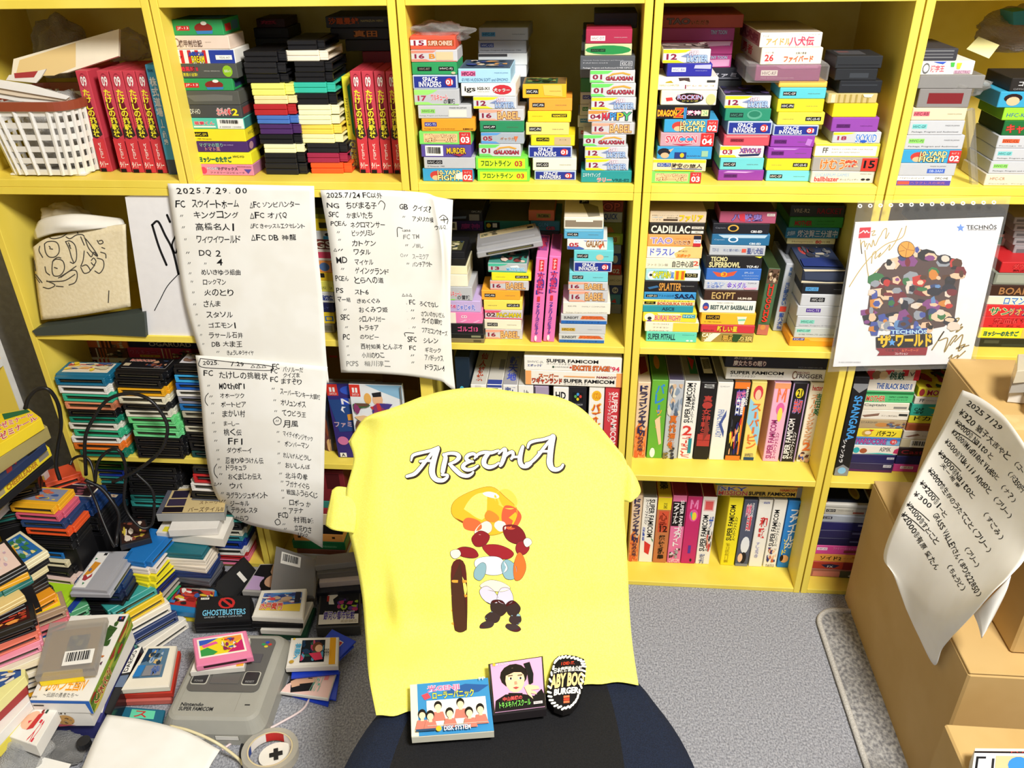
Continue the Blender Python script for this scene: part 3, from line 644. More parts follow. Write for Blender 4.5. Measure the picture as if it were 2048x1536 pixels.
# ---------------------------------------------------------------- middle row of bays
stack('M2', 'stack between the two hanging lists', '''
-160 150 165 4a4a1a | R 0 60 100 100 8a8a2a
-165 165 245 f0d62a | R 70 30 90 80 3a3a20
-160 160 335 dfe4ea | P 3aa0d8 80 60 100 60 100 100 80 100;O 84 20 98 60 2a2a30
-155 165 400 8a4038 | E 60 10 98 90 e8e0d0 5a2a24 GS
-150 168 470 efe8e0 | P d84a6a 60 20 100 20 96 80 66 76
-145 170 555 f2a058 | O 68 10 92 90 5a7ab0;R 96 10 100 90 7a3a1a
-140 172 640 f0c82a | R 60 0 80 60 26221a
-135 172 700 f2ec6a | T 50 50 98 80 6a6a3a ン版 2
-130 175 780 e6e8ec | E 40 30 98 80 3a4a9a e6e8ec 名鑑
-125 175 860 24285a | T 40 40 90 60 5a6aa8 FAMILY
-120 178 930 f2d430 | E 50 30 98 80 2a6ac0 f2d430 ソロ
-115 178 1012 8a8478 | R 60 20 96 80 6a6a62
=1080''', Z_MID, L=.075)
stack('M3', 'stack half hidden by the right hanging list', '''
-150 235 545 1a1a1e | R 0 0 100 100 1a1a1e | L=.085,top=R 0 0 100 100 1a1a1e/R 40 30 92 90 5a5a3a/G 44 34 90 86 3 8a8a5a 2a3a4a c8c09a,k=game cartridge,n=game_cartridge,mk=plastic
-150 245 605 16161a | | k=game cartridge,n=game_cartridge,mk=plastic
-150 260 680 f0e8c0 | | k=game cartridge,n=game_cartridge,mk=plastic
-150 265 762 f2ecd4 | | k=game cartridge,n=game_cartridge,mk=plastic
-110 310 880 bcbec2 | P 9ae070 0 90 60 90 60 100 0 100;E 44 30 76 70 d83a48 f0e0e0 ワルキューレ;E 66 60 96 92 2a2a30 c8c8cc の冒険
-30 390 1015 c4aedc | E 28 34 44 66 d84a78 f0e0f0 忍者;E 46 28 88 84 3a5ad0 f0e8f8 じゃじゃ丸;R 22 30 26 70 26262a
-15 405 1125 ee82b8 | R 0 0 40 100 f2ead8;E 52 26 66 50 f4f0f4 d86a9a CD;T 48 60 72 68 f0d0e0 TAKE THAT CD;P f4b0d4 48 88 60 66 66 70 54 92;P f4b0d4 78 92 92 66 97 70 84 96
-5 415 1235 1c1a20 | E 42 24 88 80 f05a98 1c1a20 ゴルゴ13
0 420 1330 1e1e1c | R 72 32 94 80 8a8a6a
5 425 1378 8a7a52 | R 76 20 94 80 5a5038
=1420''', Z_MID, L=.085)
stack('M3', 'stack under the grey slanted cartridge', '''
460 835 655 b4babc | P 4ab898 0 0 52 0 44 20 24 34 0 34;P 4ab898 0 82 100 90 100 100 0 100;B 8 38 28 74 8a1f3c 13;E 48 46 94 84 5ab0e0 e8f0f4 MORNING;P f0f0f0 56 30 76 16 82 40 60 44 | top=R 0 0 100 100 4a9a8a/R 0 10 30 60 5aa8d8/G 30 4 98 96 5 3a2a2a e8d0c0 8a3a3a 6ab8a0
495 875 745 f4e42a | M HR HFC-LR-45
480 850 825 c8c8cb | M BB
398 768 915 f6ab34 | M H HVC-MA
420 790 1010 f4e062 | M HR HFC-LR-45
430 790 1105 d4cfd0 | P e0607a 0 0 46 0 38 22 22 30 0 30;P e0607a 0 84 100 88 100 100 0 100;B 4 30 28 72 5a2a3c 02;E 32 28 97 74 f4dc2a 3a2a1a PAC-MAN
425 780 1195 f2ead2 | M H HVC-GO
435 790 1290 c8c8cb | M BB
=1385''', Z_MID, L=.072)
stack('M3', 'stack right of two pink leaning boxes', '''
1190 1570 215 e8e2d2 | R 2 22 98 84 8a7c6a;R 30 20 74 36 efe8da | L=.11,n=empty_box,k=box,top=R 0 0 100 100 e4ddca/P 8a8474 44 10 88 40 92 92 62 98/R 38 0 64 24 16161a/B 44 6 60 18 c8d0e8 JF-
1190 1570 330 5aaad0 | M H HVC-BA;P 7cc0dc 0 2 100 2 94 16 4 20
1220 1605 425 e9e6e2 | P 4a6ab4 0 66 30 70 44 90 40 100 0 100;P 8a9ac8 40 8 100 0 100 12 46 20;B 5 34 28 74 b8303c 05;E 48 8 94 70 8a5a2a e8d8c0 GALAGA;P d85a3a 78 60 92 30 84 92
1285 1665 530 6ccdd4 | M H HVC-GF;O 56 34 76 90 d8c09a
1283 1650 640 b9c6da | M SI
1240 1612 740 76d0da | M H HVC-GF
1230 1610 835 c8c8cb | M BB
1237 1612 920 c8c8cb | M BB
1180 1635 1030 ece6d8 | T 10 26 28 38 4a4a4a KSC-MS;T 40 30 90 40 8a8a84 FAMILY COMPUTER;T 6 84 94 94 6a6a64 Package, Program and Audiovisual KEMCO | L=.09
1160 1605 1145 c8cacc | M SS | L=.09
1145 1590 1240 c8cace | R 4 40 34 74 c8a03a;T 6 46 32 68 3a2a10 HFC-CR;T 62 50 92 58 6a6a70 MADE IN JAPAN | L=.09
1140 1580 1335 c8cacc | M SS | L=.09
=1422''', Z_MID, L=.075)
stack('M3', 'back stack near right panel, middle bay', '''
1480 1760 62 9a3a2c | E 8 10 90 90 c85a48 5a1a14 POP | a=0
1560 1750 165 c4c4c0 | E 6 12 76 80 2a4aa0 c4c4c0 QUICK
1570 1750 265 8a8a3a | P c87a3a 4 50 40 40 60 90 10 96
1600 1755 370 a8c83a | R 6 16 84 88 d8dc6a;B 36 34 62 76 b03030 03
1600 1738 480 a8bcd4 |
1600 1738 565 3a58b0 | O 40 10 80 90 e8e8e8
1600 1740 670 c83a3a | B 40 40 90 84 f0e8e8 02
1600 1750 770 e4dccc | T 20 40 90 60 6a6a6a HFC-CH
1600 1748 870 3a4fa4 | O 34 14 76 90 f0f0f0;B 42 34 68 70 3a4fa4 04
1600 1735 955 5aa8d8 | P d84a4a 30 80 60 40 70 90
1580 1740 1050 a8aaae |
=1140''', Z_MID, L=.1)
stack('M3', 'dark back pile beside the right list', '''
100 410 140 1c1c20 | R 58 40 90 100 8a8888;T 66 6 96 24 a8a8a8 OPC-PU;P 6a7a9a 6 66 50 56 48 80 4 86 | L=.12
110 415 250 3a2a6a | K -30 6 16 96;E 30 20 90 80 9a3a8a 3a2a6a 魔神
=345''', Z_MID, d=.14, L=.12, fill=8)
stack('M3', 'green box pile at the back', '''
425 860 250 2a7a6a | R 2 10 34 96 16201c;O 4 24 14 80 d8b82a;R 18 24 28 76 e8e8e0 | L=.13,top=R 0 0 100 100 5a5a44
425 860 335 16302c |
=420''', Z_MID, d=.14, L=.13, fill=7)
stack('M3', 'orange and teal pile at the back', '''
850 1100 145 c86a3a | R 30 30 86 74 8a8238;B 38 40 78 66 26261a RC806 | top=R 0 0 100 100 8a7a5a
870 1150 250 2a7a8c | E 26 16 60 56 5aa8c8 1a4a5a GUN;E 54 56 84 92 c85a6a 4a1a2a GB
=345''', Z_MID, d=.14, L=.12, fill=8)
uprow('M3', 'the leaning pair, middle bay', '''
868 975 605 e878b8 | R 30 2 76 15 d83a40;V 40 3 66 14 f4e4e4 ナナナ;V 20 16 86 42 2a3a9c ナムコット;V 30 17 80 41 d83a6a 熱戦隊;R 34 44 60 50 d83a40;V 34 52 62 90 4a3a9a ファミリーコンピュータ;O 30 91 56 98 f2eaf0 | b=1418,L=.13,lean=3.6,dx=45,top=R 10 5 90 70 9a4a8a/E 14 10 84 60 c83a5a 4a2a6a 拳
988 1096 590 e878b8 | R 30 2 76 15 d83a40;V 40 3 66 14 f4e4e4 ナナナ;V 20 16 86 42 2a3a9c ナムコット;V 30 17 80 41 d83a6a 熱戦隊;R 34 44 60 50 d83a40;V 34 52 62 90 4a3a9a ファミリーコンピュータ;O 30 91 56 98 f2eaf0 | b=1412,L=.13,lean=3.6,dx=45,top=R 10 5 90 70 9a4a8a
''', Z_MID, 1418)

stack('M4', 'left stack beside the white dripped panel', '''
185 710 155 d8c4a8 | T 3 28 50 38 3a3a3a 新発売ファミリーコンピュータ;T 4 46 22 58 8ab0d0 HSP-03;T 30 48 50 62 3a2a1a 封印の剣;R 24 68 50 84 3a2416;T 4 70 20 80 4a4a4a ソフト;E 53 28 95 86 f4d42a d8a020 ファリア | a=0
180 695 260 2a2624 | B 3 24 74 88 f4ecd8 CADILLAC;R 77 26 99 50 d8d0c0;R 77 66 99 90 f0e8d8;T 80 30 96 46 4a4a4a HCT-06;T 84 70 94 86 4a3a2a HECT
165 665 370 f2a35c | E 5 24 46 78 9a88c8 f0e0e8 TAO;T 52 28 80 36 5a3a2a ファミリーコンピュータ;E 50 46 80 84 8a4a1a f4e0c0 いただき;R 86 0 100 36 2a2a3a;R 86 36 100 70 e8e8ea;R 86 70 100 100 c8303a;T 88 42 98 62 3a4ab0 DATA
155 670 480 f2c87c | P f4efe0 0 0 70 0 50 60 54 100 0 100;E 6 16 50 78 4a5ac8 e8e8f0 ドラスレ;E 56 64 80 90 f0a030 d84a2a エポック;T 58 30 74 42 8a6a3a FC
145 645 590 f2ead0 | T 2 50 42 76 4a4a42 ファミコン版;E 50 22 90 84 1c2a22 f2ead0 自己中心派;B 90 22 99 66 d85a4a 2
145 655 690 a8d8e8 | P e8eef0 40 0 100 0 100 100 34 100;O 3 16 20 94 f4f4f4;O 6 40 12 64 26262a;E 12 20 46 76 f0e02a 2a8a4a CAPTAIN;E 46 24 52 80 5a8ad0 f0f0f0 翼;E 56 14 70 86 d86a2a f4e020 II;R 72 30 96 66 26220a;T 75 36 93 60 f0e0a0 TCF-TS
130 630 800 1e1c20 | E 28 18 70 88 d89a4a 4a2a10 SPLATTER;P 3a6a9a 6 60 24 40 28 56 10 78;T 70 40 94 48 a8a8a8 1988 NAMCO
130 615 905 3a94d0 | R 3 30 26 72 1a1a1e;T 6 38 24 66 f0f0d8 HSP-01;T 28 30 58 66 1a2a4a アストロロボ;B 60 20 98 84 1a2044 SASA
120 605 975 e8dca8 | R 0 0 100 34 e8d83a;R 2 30 24 84 1c1c10;T 6 40 20 66 e8d83a HSP-02;B 28 42 96 92 c8503a BOKOSUKA WARS;T 28 4 90 28 3a3a1a ファミリーコンピュータ
118 590 1030 2a94a4 | E 38 22 62 74 1a2a44 2a94a4 ASCII
120 620 1095 f2dc3a | O 2 6 22 96 f4efe0;O 8 46 16 84 26262a;R 8 84 16 98 6a3a9a;E 22 30 72 84 e04a5a f0e8c0 BURAI FIGHT;R 74 10 98 50 3a9ab8;T 76 16 96 44 d8f0e8 HVC;P f4f0d0 26 4 70 4 68 22 28 24
140 640 1185 efe6d2 | P f0ce4a 52 0 100 0 100 100 52 100;T 14 12 44 24 4a4a4a スーパーＳＥＲＩ;T 14 50 44 64 3a3a3a ファミコン;T 8 88 46 96 8a7a6a FAMILY
150 620 1275 62ccba | B 3 20 58 80 1a3a44 SUPER PITFALL;T 72 22 96 28 2a6a68 PONYCA;O 80 76 86 92 e8f4f0;O 88 76 94 92 e8f4f0
=1370''', Z_MID, L=.085)
stack('M4', 'second stack right of CADILLAC box'.replace('CADILLAC box', 'white lettered box'), '''
835 1360 155 a8506c | E 22 20 76 80 8a78c0 3a2a5a 八獣鬼;P c83a4a 34 20 44 10 46 90 36 80;R 84 10 98 34 e8dcd8;T 86 14 96 30 6a4a4a HVC-CG | top=R 0 0 100 100 3a2a24
770 1300 265 1d1e26 | T 4 34 22 52 8a8a94 Captain;O 26 8 46 80 d8a848;O 29 20 43 70 1d1e26;B 68 66 88 88 e8e8ea CBS-ED
760 1300 365 2a6c98 | P b8d0e0 10 4 96 2 92 30 20 34;T 4 44 22 60 a8c4d8 Captain;O 28 20 46 76 e0ecf4;O 31 30 43 66 2a6c98;B 66 76 86 94 e0ecf4 CBS-ED
740 1260 470 bcc0c6 | T 4 28 16 64 4a5a8a TDF-01;T 24 32 56 62 5a6a9a 光と闇の戦い;R 58 30 66 70 d85a48;E 68 20 97 84 3a4a8a bcc0c6 聖八犬伝
705 1230 565 201f22 | B 8 8 38 44 e8dca0 TECMO;B 6 52 62 94 e8dca0 SUPERBOWL;B 74 78 95 96 f0f0ec TCF-4U;P e8e03a 86 0 100 0 96 14
710 1220 685 3a70c4 | P d85a3a 10 24 30 40 40 34 56 16 50 60 34 76 20 70;O 26 26 38 74 e8b02a;B 30 34 35 64 c83a3a 3;T 70 24 86 40 c8dcf4 EPL-D3;T 66 54 96 64 a8c4ec DRAGON;T 70 80 96 88 c8dcf4 MADE IN JAPAN
690 1200 795 c8cad2 | E 4 16 38 50 4a7ac8 e8ecf4 キン肉マン;E 4 52 36 84 3a5ab0 e8ecf4 王位争奪;E 42 14 78 84 6a4ac0 e8e0f4 金メダル;T 80 16 96 28 6a6a8a TOM-2F;P e8a8c0 72 76 98 70 96 92 76 96
690 1190 885 40281f | E 14 20 58 86 c8a86a 40281f EGYPT;B 64 68 90 88 e8dcc8 HUM-EB
650 1170 985 f0ece2 | O 4 14 16 86 3a4a9a;O 6 44 14 70 d85a4a;B 19 36 88 72 2a4a4a BEST PLAY BASEBALL;B 90 36 95 72 2a4a4a II;T 30 10 60 18 9a9a9a FAMILY COMPUTER
660 1170 1100 f2b82e | R 8 16 34 56 16161a;T 11 24 32 48 f2b82e HVC-SM;T 6 72 38 82 6a4a10 © 1985 Nintendo;P f4ecd0 66 26 84 26 80 96 70 96;P 7cc8a0 68 50 82 46 82 62 69 66
660 1160 1210 c8343e | E 30 10 68 86 f4dc3a 8a1a1a 新しい星;T 4 66 24 84 3a1014 BAN-02
665 1150 1285 9a8444 | P f0ead8 20 0 36 0 18 100 4 100;B 0 4 18 44 f4ecd8 CAP;B 4 54 16 92 f4ecd8 -SJ;E 40 18 66 86 c8a04a 3a3014 悪魂;E 70 26 98 84 d8c078 3a4a24 の狼;P 2a4a2a 60 4 78 10 70 96 60 92
=1372''', Z_MID, L=.085)
uprow('M4', 'the gap between middle stacks', '''
1168 1280 685 4a6a4a | R 0 0 100 22 6a5040;G 4 2 96 20 4 d8c0a0 3a2a1a 8a6a4a;V 26 22 70 80 d8382c HUGOHS;R 0 84 100 100 b86a5a;O 20 84 70 92 c8884a | b=1302,L=.13,lean=2.5,top=R 0 0 100 100 3a4a2a,k=game box
1325 1437 642 b8bcc4 | V 34 4 60 18 4a6a9a 東映;V 26 26 62 60 4a6ab0 光と闇の戦い;R 18 62 76 70 d8483a;V 26 72 66 97 3a5ab0 聖八犬伝 | b=1270,L=.13,lean=2.5,top=R 20 20 80 80 8a8e94,k=game box
''', Z_MID, 1290)
stack('M4', 'right stack under the dark torn box', '''
1600 2000 690 232838 | P 3a4258 4 20 96 20 96 80 8 76;P d8ccb0 0 0 100 0 98 8 4 16;P d8ccb0 0 84 60 92 100 88 100 100 0 100 | L=.15,top=R 0 0 100 100 3a4668/O 14 16 38 50 c04a48/G 20 10 90 60 6 8a8a90 5a6478 c8c0b0 3a3a44/P 2a3a7a 4 70 60 64 98 74 98 96 2 96,side=R 0 0 100 100 8a8678
1600 1985 825 1c1c22 | R 8 34 40 72 5aa0d8;T 11 42 37 64 16161a HFC-SO;T 78 50 96 58 a8a8ac MADE IN JAPAN
1590 1975 925 c8cace | R 22 26 58 66 16161a;T 26 34 54 58 e0e0e0 HVC-GO
1555 1960 1035 c6c8cc | R 20 22 54 62 4a2a8a;T 23 30 51 54 d8d0e8 HVC-TE
1550 1945 1130 c4c6ca | R 8 32 42 66 84d0bc;T 11 38 39 60 1a4a44 HVC-IC;T 6 80 96 90 6a6a70 Package, Program © Nintendo
1530 1920 1235 c4c8c4 | R 4 14 38 46 84d0bc;T 6 20 36 40 1a4a44 HFC-SF;T 10 62 96 76 7a7a78 ©1985 TITAN LTD. and HUDSON
1485 1900 1330 f6a428 | R 5 -4 32 30 3a3a8a;T 8 2 30 24 e8e8f4 KSC-SP;P f8b84a 40 6 96 10 96 40 46 34
=1410''', Z_MID, L=.1)
stack('M4', 'back stack behind the dark torn box', '''
1490 2000 95 34362c | T 6 30 36 66 c8b48c VRE-R2;E 50 24 96 74 8a2a30 34362c RACKET
1483 1985 205 3a9a3c | E 10 36 42 82 c8382c 2a6a2a MOTHER;T 52 34 84 44 1a4a1a FAMILY COMPUTER;T 52 64 84 74 1a4a1a ロールプレイング
1450 1945 305 3a94b8 | E 22 20 98 90 e8eef0 2a6a8a 燃決算三分道中;E 2 30 18 84 b8d8e4 2a6a8a 爆
1460 1910 405 e8dc9c | T 10 40 54 84 6a5a2a Honeymoon;B 60 30 72 90 c8342a 80;T 74 40 90 80 8a6a2a 日間
=460''', Z_MID, d=.14, L=.12, fill=8)
stack('M5', 'stack right of the framed print', '''
1455 1880 575 c8282e | E 24 12 96 60 e04a48 8a1014 ダウンタウン;T 26 68 98 90 4a0a10 熱血行進曲
1400 1860 668 848a7c | R 4 12 96 84 a0a696;T 60 40 96 80 dfe0d8 燃焼
1350 1820 770 3c241c | E 20 20 90 86 a8784a 3c241c BOARD
1345 1810 865 eee4d0 | E 30 8 98 96 3a7ac0 e8eef4 ロマンシア
1320 1780 940 d42c30 | E 8 22 50 86 2a7a4a f0e0b0 サン;E 46 22 96 86 f0b03a 2a3a8a リオカー
1290 1760 1040 d42a30 | E 22 10 90 64 e0484a 8a1014 熱血硬派;T 14 76 96 92 5a0a10 くにおくん
1270 1730 1135 f2e22e | E 8 30 74 78 1f7a5a 1a1a3a ヨッシーのたまご;P d8c05a 80 0 100 0 100 100 80 100
1250 1720 1225 26281e | R 12 16 40 56 4a4c3a;R 46 60 92 90 3a3c2e
=1300''', Z_MID, L=.11)
# ---------------------------------------------------------------- lower row
SFL = 'U 8 %s 50 %s %s SUPER FAMICOM;U 54 %s 82 %s %s スーパーファミコン'
def sfu(y0, y1, c='k', y2=None): return 'U 14 %d 52 %d %s SUPER FAMICOM;U 56 %d 80 %d %s スーパーファミコン' % (y0, y1, c, y0+(y1-y0)//3, y1, c)
def sfd(y0, y1, c='k'): return 'L 46 %d 86 %d %s SUPER FAMICOM;L 18 %d 42 %d %s スーパーファミコン' % (y0, y1, c, y0, y0+(y1-y0)*2//3, c)
DQ = 'P e88a4a 0 60 40 50 70 66 100 56 100 100 0 100;G 0 70 100 100 6 c84a2a f0a060 d8683a;V 20 3 82 66 2a2a5a ドラゴンクエスト;B 26 62 80 69 2a2a5a VI;V 28 70 72 90 3a2a4a 幻の大地'
TOPL4 = uprow('L4', 'the tall row on the lower shelf', f'''
48 124 228 e8cdb0 | {DQ} | b=693,top=R 0 0 100 100 cdb89c/P 8a2a34 10 30 80 26 90 70 20 80
130 225 215 6ab43a | V 26 4 82 42 3a8ad8 バレー;V 40 36 74 60 e8a03a ツイン;P f4d0a8 34 50 66 44 90 80 74 82;O 16 86 52 99 f4f4f0 | b=696,top=R 0 0 100 100 4a7a2a/O 20 30 60 70 c88a3a
228 318 215 c0c4cc | G 0 4 100 44 5 8a9ab0 e0dcd0 5a6a80 d8b89a;V 26 42 74 88 d8702a 真桃源郷;G 0 84 100 100 3 3a3a44 8a7a4a | b=698,top=R 0 0 100 100 5a5470
322 412 222 f4f2ec | {sfu(2, 52)};U 60 2 76 34 k SHVC-P-AFAJ;E 14 56 76 68 d83a34 f0e0e0 2;U 10 70 80 98 d8382c パズルゲーム;R 62 72 86 92 2a8a9a | b=701,top=R 0 0 100 100 8a8880/R 40 20 96 80 2a6a4a/P c83a34 44 30 90 40 60 70
417 508 228 1e1a1c | U 20 2 86 7 c8c8c8 ATLUS;V 26 16 82 82 b8403a 真・女神転生II;P 8a3a34 50 40 90 60 50 76 | b=704,top=R 0 0 100 100 1a1a1c/K 26 30 90 76
513 605 228 f4f1ea | T 14 4 80 6 8a8a8a SQUARE SOFT;L 22 34 62 70 8a98c8 FINAL FANTASY;L 40 36 78 68 4a5a9a V | b=706,top=R 0 0 100 100 8a8a84
610 705 225 1c1a1c | R 0 0 100 8 f08030;R 0 94 100 100 f08030;E 20 10 76 30 e87aa8 3a4ab0 幽遊;E 26 18 80 40 f0f0f0 3a4ab0 白書;L 80 6 96 28 f0ece4 namcot;R 74 30 86 92 f08030;G 4 42 74 92 8 f0b080 c83a3a 2a2a6a f0d03a 3a3a44 | b=709,top=R 0 0 100 100 8a5a2a
710 800 225 f2dc78 | P 9cd0e8 0 20 60 30 100 60 100 80 40 60 0 50;O 16 4 84 22 d8404a;O 30 9 72 22 f0c8a8;V 22 26 84 84 e87a3a スーパーピン;T 20 90 80 94 3a3a5a BANPRESTO;R 14 95 88 99 2a4a6a | b=712,top=R 0 0 100 100 b8a85a
843 940 230 f2b8d4 | R 0 0 100 7 f0a070;V 26 6 80 24 f07a50 Ｍ;O 30 24 84 40 e86aa8;O 44 30 76 48 f4e05a;{sfu(46, 96, 'a83a78')} | b=716,top=R 0 0 100 100 a87a90
948 1042 232 201c22 | O 24 6 78 18 f0dc3a;B 36 8 66 16 16161a 21;E 24 20 80 36 e85a4a 8a8ad0 弟切;{sfu(44, 96, 'f4f0f0')};R 0 0 8 100 b89ac8;R 92 0 100 100 b89ac8 | b=718,top=R 0 0 100 100 3a3640
1050 1145 230 f4ead2 | B 14 3 80 9 c83a3a hector;V 50 12 84 40 3a7a4a 吉田英;V 20 14 62 76 e0a070 スーパージンジャンプロ;B 24 74 70 84 e8783a 2;G 4 86 96 100 4 e8b890 5a3a3a 4a5ab0 | b=720,top=R 0 0 100 100 9a927e
''', Z_LOW, 705, L=.16, noun='tall_game_box')
TOPB4 = uprow('L4', 'the tall row on the bottom shelf', f'''
18 80 925 e8cdb0 | {DQ} | b=1330
82 165 938 f4f2ec | {sfd(2, 60)};P d83a34 30 66 80 72 70 88 34 84;P 2a7a4a 76 60 96 64 96 68;U 10 44 28 66 3a5ac0 京都版 | b=1334,top=R 0 0 100 100 7a7a74/P c83040 30 0 80 6 70 20
168 252 935 c87a48 | R 0 0 100 18 f0dc2a;U 44 8 70 16 3a3a1a SHVC-1X;R 14 20 88 52 d8583a;V 20 22 76 48 8a2a1a 心武;B 30 42 84 51 3a1a10 12;V 30 56 76 96 2a2018 超技乱舞 | b=1338,top=R 0 0 100 100 b8a02a/V 20 20 80 90 3a3a1a 乱舞
255 338 925 e878a8 | R 0 8 100 44 1a1618;V 12 10 48 40 f4f0f0 ファイナル;L 58 6 84 60 f4f0f0 SUPER FAMICOM;V 30 46 70 74 f4f0f0 ファイト;G 10 76 90 92 3 e8e8e8 3a3a3a a8a8a8;T 10 92 90 98 f4e8f0 CAPCOM | b=1340,top=R 0 0 100 100 8a2a4a
340 428 930 c8286c | V 24 4 76 18 f08ac0 Ｍ;O 20 18 84 36 e85aa0;O 40 22 74 34 f0d83a;P 3ab8a0 26 24 40 20 44 34;R 40 72 60 84 5a3a9a;O 60 92 76 97 2a2a2a | b=1343,top=R 0 0 100 100 5a1a34/K 20 10 80 60
430 515 932 f4f0ea | R 10 4 84 20 e8b0b0;R 20 6 76 18 d85a5a;{sfu(26, 80)};E 60 28 94 44 3a5ab8 f0e8d0 ザ;G 56 48 96 80 4 d84a4a 3a3a3a f0c0a0;U 20 84 60 98 2a4a9a エポック社 | b=1346,top=R 0 0 100 100 7a2a34
583 668 938 f4e426 | {sfu(10, 62)};U 20 66 52 96 b8a01a 第二次超ロボ | b=1354,top=R 0 0 100 100 b8a82a
672 752 950 50566e | E 22 6 60 26 f06a8a f4f0f0 幽遊;E 40 22 76 44 e84a5a f4f0f0 白書;L 66 4 82 24 d8d8e0 namcot;O 20 54 90 80 e8ecf4;O 30 78 80 96 26222a;R 0 96 100 100 8a8c94;O 10 80 50 94 f0c8a8 | b=1358,top=R 0 0 100 100 3a3c4a
757 840 950 f4f1ea | L 20 2 80 5 4a5ab0 YOJIGEN;V 30 24 84 56 d83a3a 和歌;V 30 62 56 86 a8a8d0 すしようき | b=1362,top=R 0 0 100 100 9a988f
845 925 950 f4f1ea | {sfu(14, 68)};G 14 70 90 92 5 f0c8a8 3a3a7a c85a3a e8e0d0;T 14 95 86 99 3a3a3a TAITO | b=1364,top=R 0 0 100 100 9a988f
930 1013 955 2a84d8 | V 30 12 88 70 f4f4f6 ファイナルガ;V 14 56 44 80 f0d85a ソード;L 78 2 94 20 16205a Y.MATSUOKA;O 10 80 76 92 e8b07a;O 8 80 34 90 2a1a14 | b=1368,top=R 0 0 100 100 2a5a94
''', Z_BOT, 1345, L=.16, noun='tall_game_box')
# boxes lying on the upright rows
zt = max(TOPL4)+.0006
stack('L4', 'pair lying on the tall row, lower shelf', '''
615 1250 75 1c1e30 | T 8 4 26 26 e8e0e0 赤川次郎;E 8 36 40 86 e8e0e4 8a3a44 魔女たちの眠り;T 72 78 96 92 8a8c9c PACK-IN-VIDEO CO. LTD.
620 1232 145 f4f2ec | B 4 26 58 54 k SUPER FAMICOM;T 4 62 30 84 k スーパーファミコン;T 70 18 84 40 8a2a3a CHRONO;E 70 40 98 76 4a3a44 f4f2ec TRIGGER;O 67 12 72 86 8a6a5a;O 68 24 71.5 74 f4f2ec;T 42 66 58 74 9a9a94 SHVC-P-ACTJ
=218''', zt, L=.11)
zt = max(TOPB4)+.0006
stack('L4', 'pair lying on the tall row, bottom shelf', '''
555 1108 835 1f6a3a | G 2 0 98 100 4 26222a 3a3a44 8a2a34;O 88 20 96 90 c8403a
562 1092 868 f0cc5a | R 0 0 6 100 8a8a90;R 94 0 100 100 8a8a90;E 4 12 34 48 4a5ac0 f0e0a0 SKY;E 2 50 36 92 c84a4a f0e0a0 MISSION;B 38 52 92 84 16161a SUPER FAMICOM;T 38 86 64 98 16161a スーパーファミコン;B 74 18 94 40 c85a3a NAMCOT
=934''', zt, L=.11)
# lower shelf behind the shirt
TOPL3 = uprow('L3', 'the row behind the shirt', '''
492 645 388 f2efe8 | V 20 3 60 30 c8502a 仙人将棋;P d8d4cc 30 0 70 0 70 4 30 4 | b=398,top=R 0 0 100 100 cfccc4/V 26 10 70 92 b8482a 仙人将棋
650 802 386 f2efe8 | V 30 3 76 30 2a5a3a 忍;R 0 0 100 3 3a4a9a | b=398,top=R 0 0 100 100 cfccc4/R 0 88 100 100 3a4a9a/R 60 30 96 60 8a8a90
806 952 390 eceae6 | V 14 2 88 20 4a5a9a 新天地 | b=398,top=R 0 0 100 100 a8a6ac/V 20 20 84 90 4a5ac8 新天地
956 1106 395 f2efe8 | V 30 4 70 30 8a8a8a 将 | b=405,top=R 0 0 100 100 c8c5be
1110 1256 405 a898b4 | R 0 0 8 100 3a3444 | b=412
1300 1452 415 f4f1ea | B 14 5 82 13 16161a HD; | b=422
1455 1628 408 1c1a20 | R 14 5 84 18 26262e;R 16 6 82 17 16161a;O 42 6.5 58 10 4a9ae0;O 58 9 74 12.5 d8443a;O 28 9 44 12.5 5aa85a;O 42 12 58 15.5 e8d02a;T 22 19 80 21 c8c8cc SUPER FAMICOM;R 8 26 90 90 4a4656 | b=418
1650 1802 408 f4f1ea | O 16 4 84 16 f0b82a;T 24 6 76 14 c8402a パズル;V 16 18 84 74 f0b02a パズルボブル;V 24 19 76 73 d8582a パズルボブル | b=418
1808 1962 408 d03a44 | L 46 6 84 70 f4e8e8 SUPER FAMICOM;L 20 6 42 40 f4e8e8 スーパーファミコン | b=418
''', Z_LOW, 400, L=.16, d=.012, noun='tall_game_box')
zt = max(TOPL3)+.0006
stack('L3', 'pair lying on the row behind the shirt', '''
1015 1970 118 f4f1ea | T 3 32 20 52 6a6a70 SHVC-JL;B 3 58 19 76 2a3a8a エポック社;B 23 16 76 40 k SUPER FAMICOM;T 23 44 50 58 k スーパーファミコン;E 50 58 88 92 e87a3a 8a2a2a EXCITE STAGE;E 89 58 98 92 d83a5a f0d8d8 '94;R 29 66 31 78 2a4a3a;R 47 66 49 78 c83a3a;T 32 66 46 76 5a5a5a J.LEAGUE
1025 1975 258 f2ede2 | R 0 0 6 100 f2aa68;R 94 0 100 100 f2aa68;E 14 20 34 48 e8602a 3a2a1a スーパー;E 7 50 38 88 d8442a 3a2a1a ワギャンランド;B 40 52 92 76 k SUPER FAMICOM;T 40 80 66 92 k スーパーファミコン;R 40 28 72 36 f2a868;B 74 24 94 38 8a2a34 NAMCOT
=402''', zt, L=.11)
uprow('L3', 'the row behind the shirt', '''
345 488 120 16283a | P 2a5a7a 0 60 60 30 100 50 100 90;O 20 26 60 36 4ab0d0;P 6a8a4a 20 90 60 60 100 95 | b=300,k=disc box,L=.2
''', Z_LOW, 300, L=.2, d=.03)
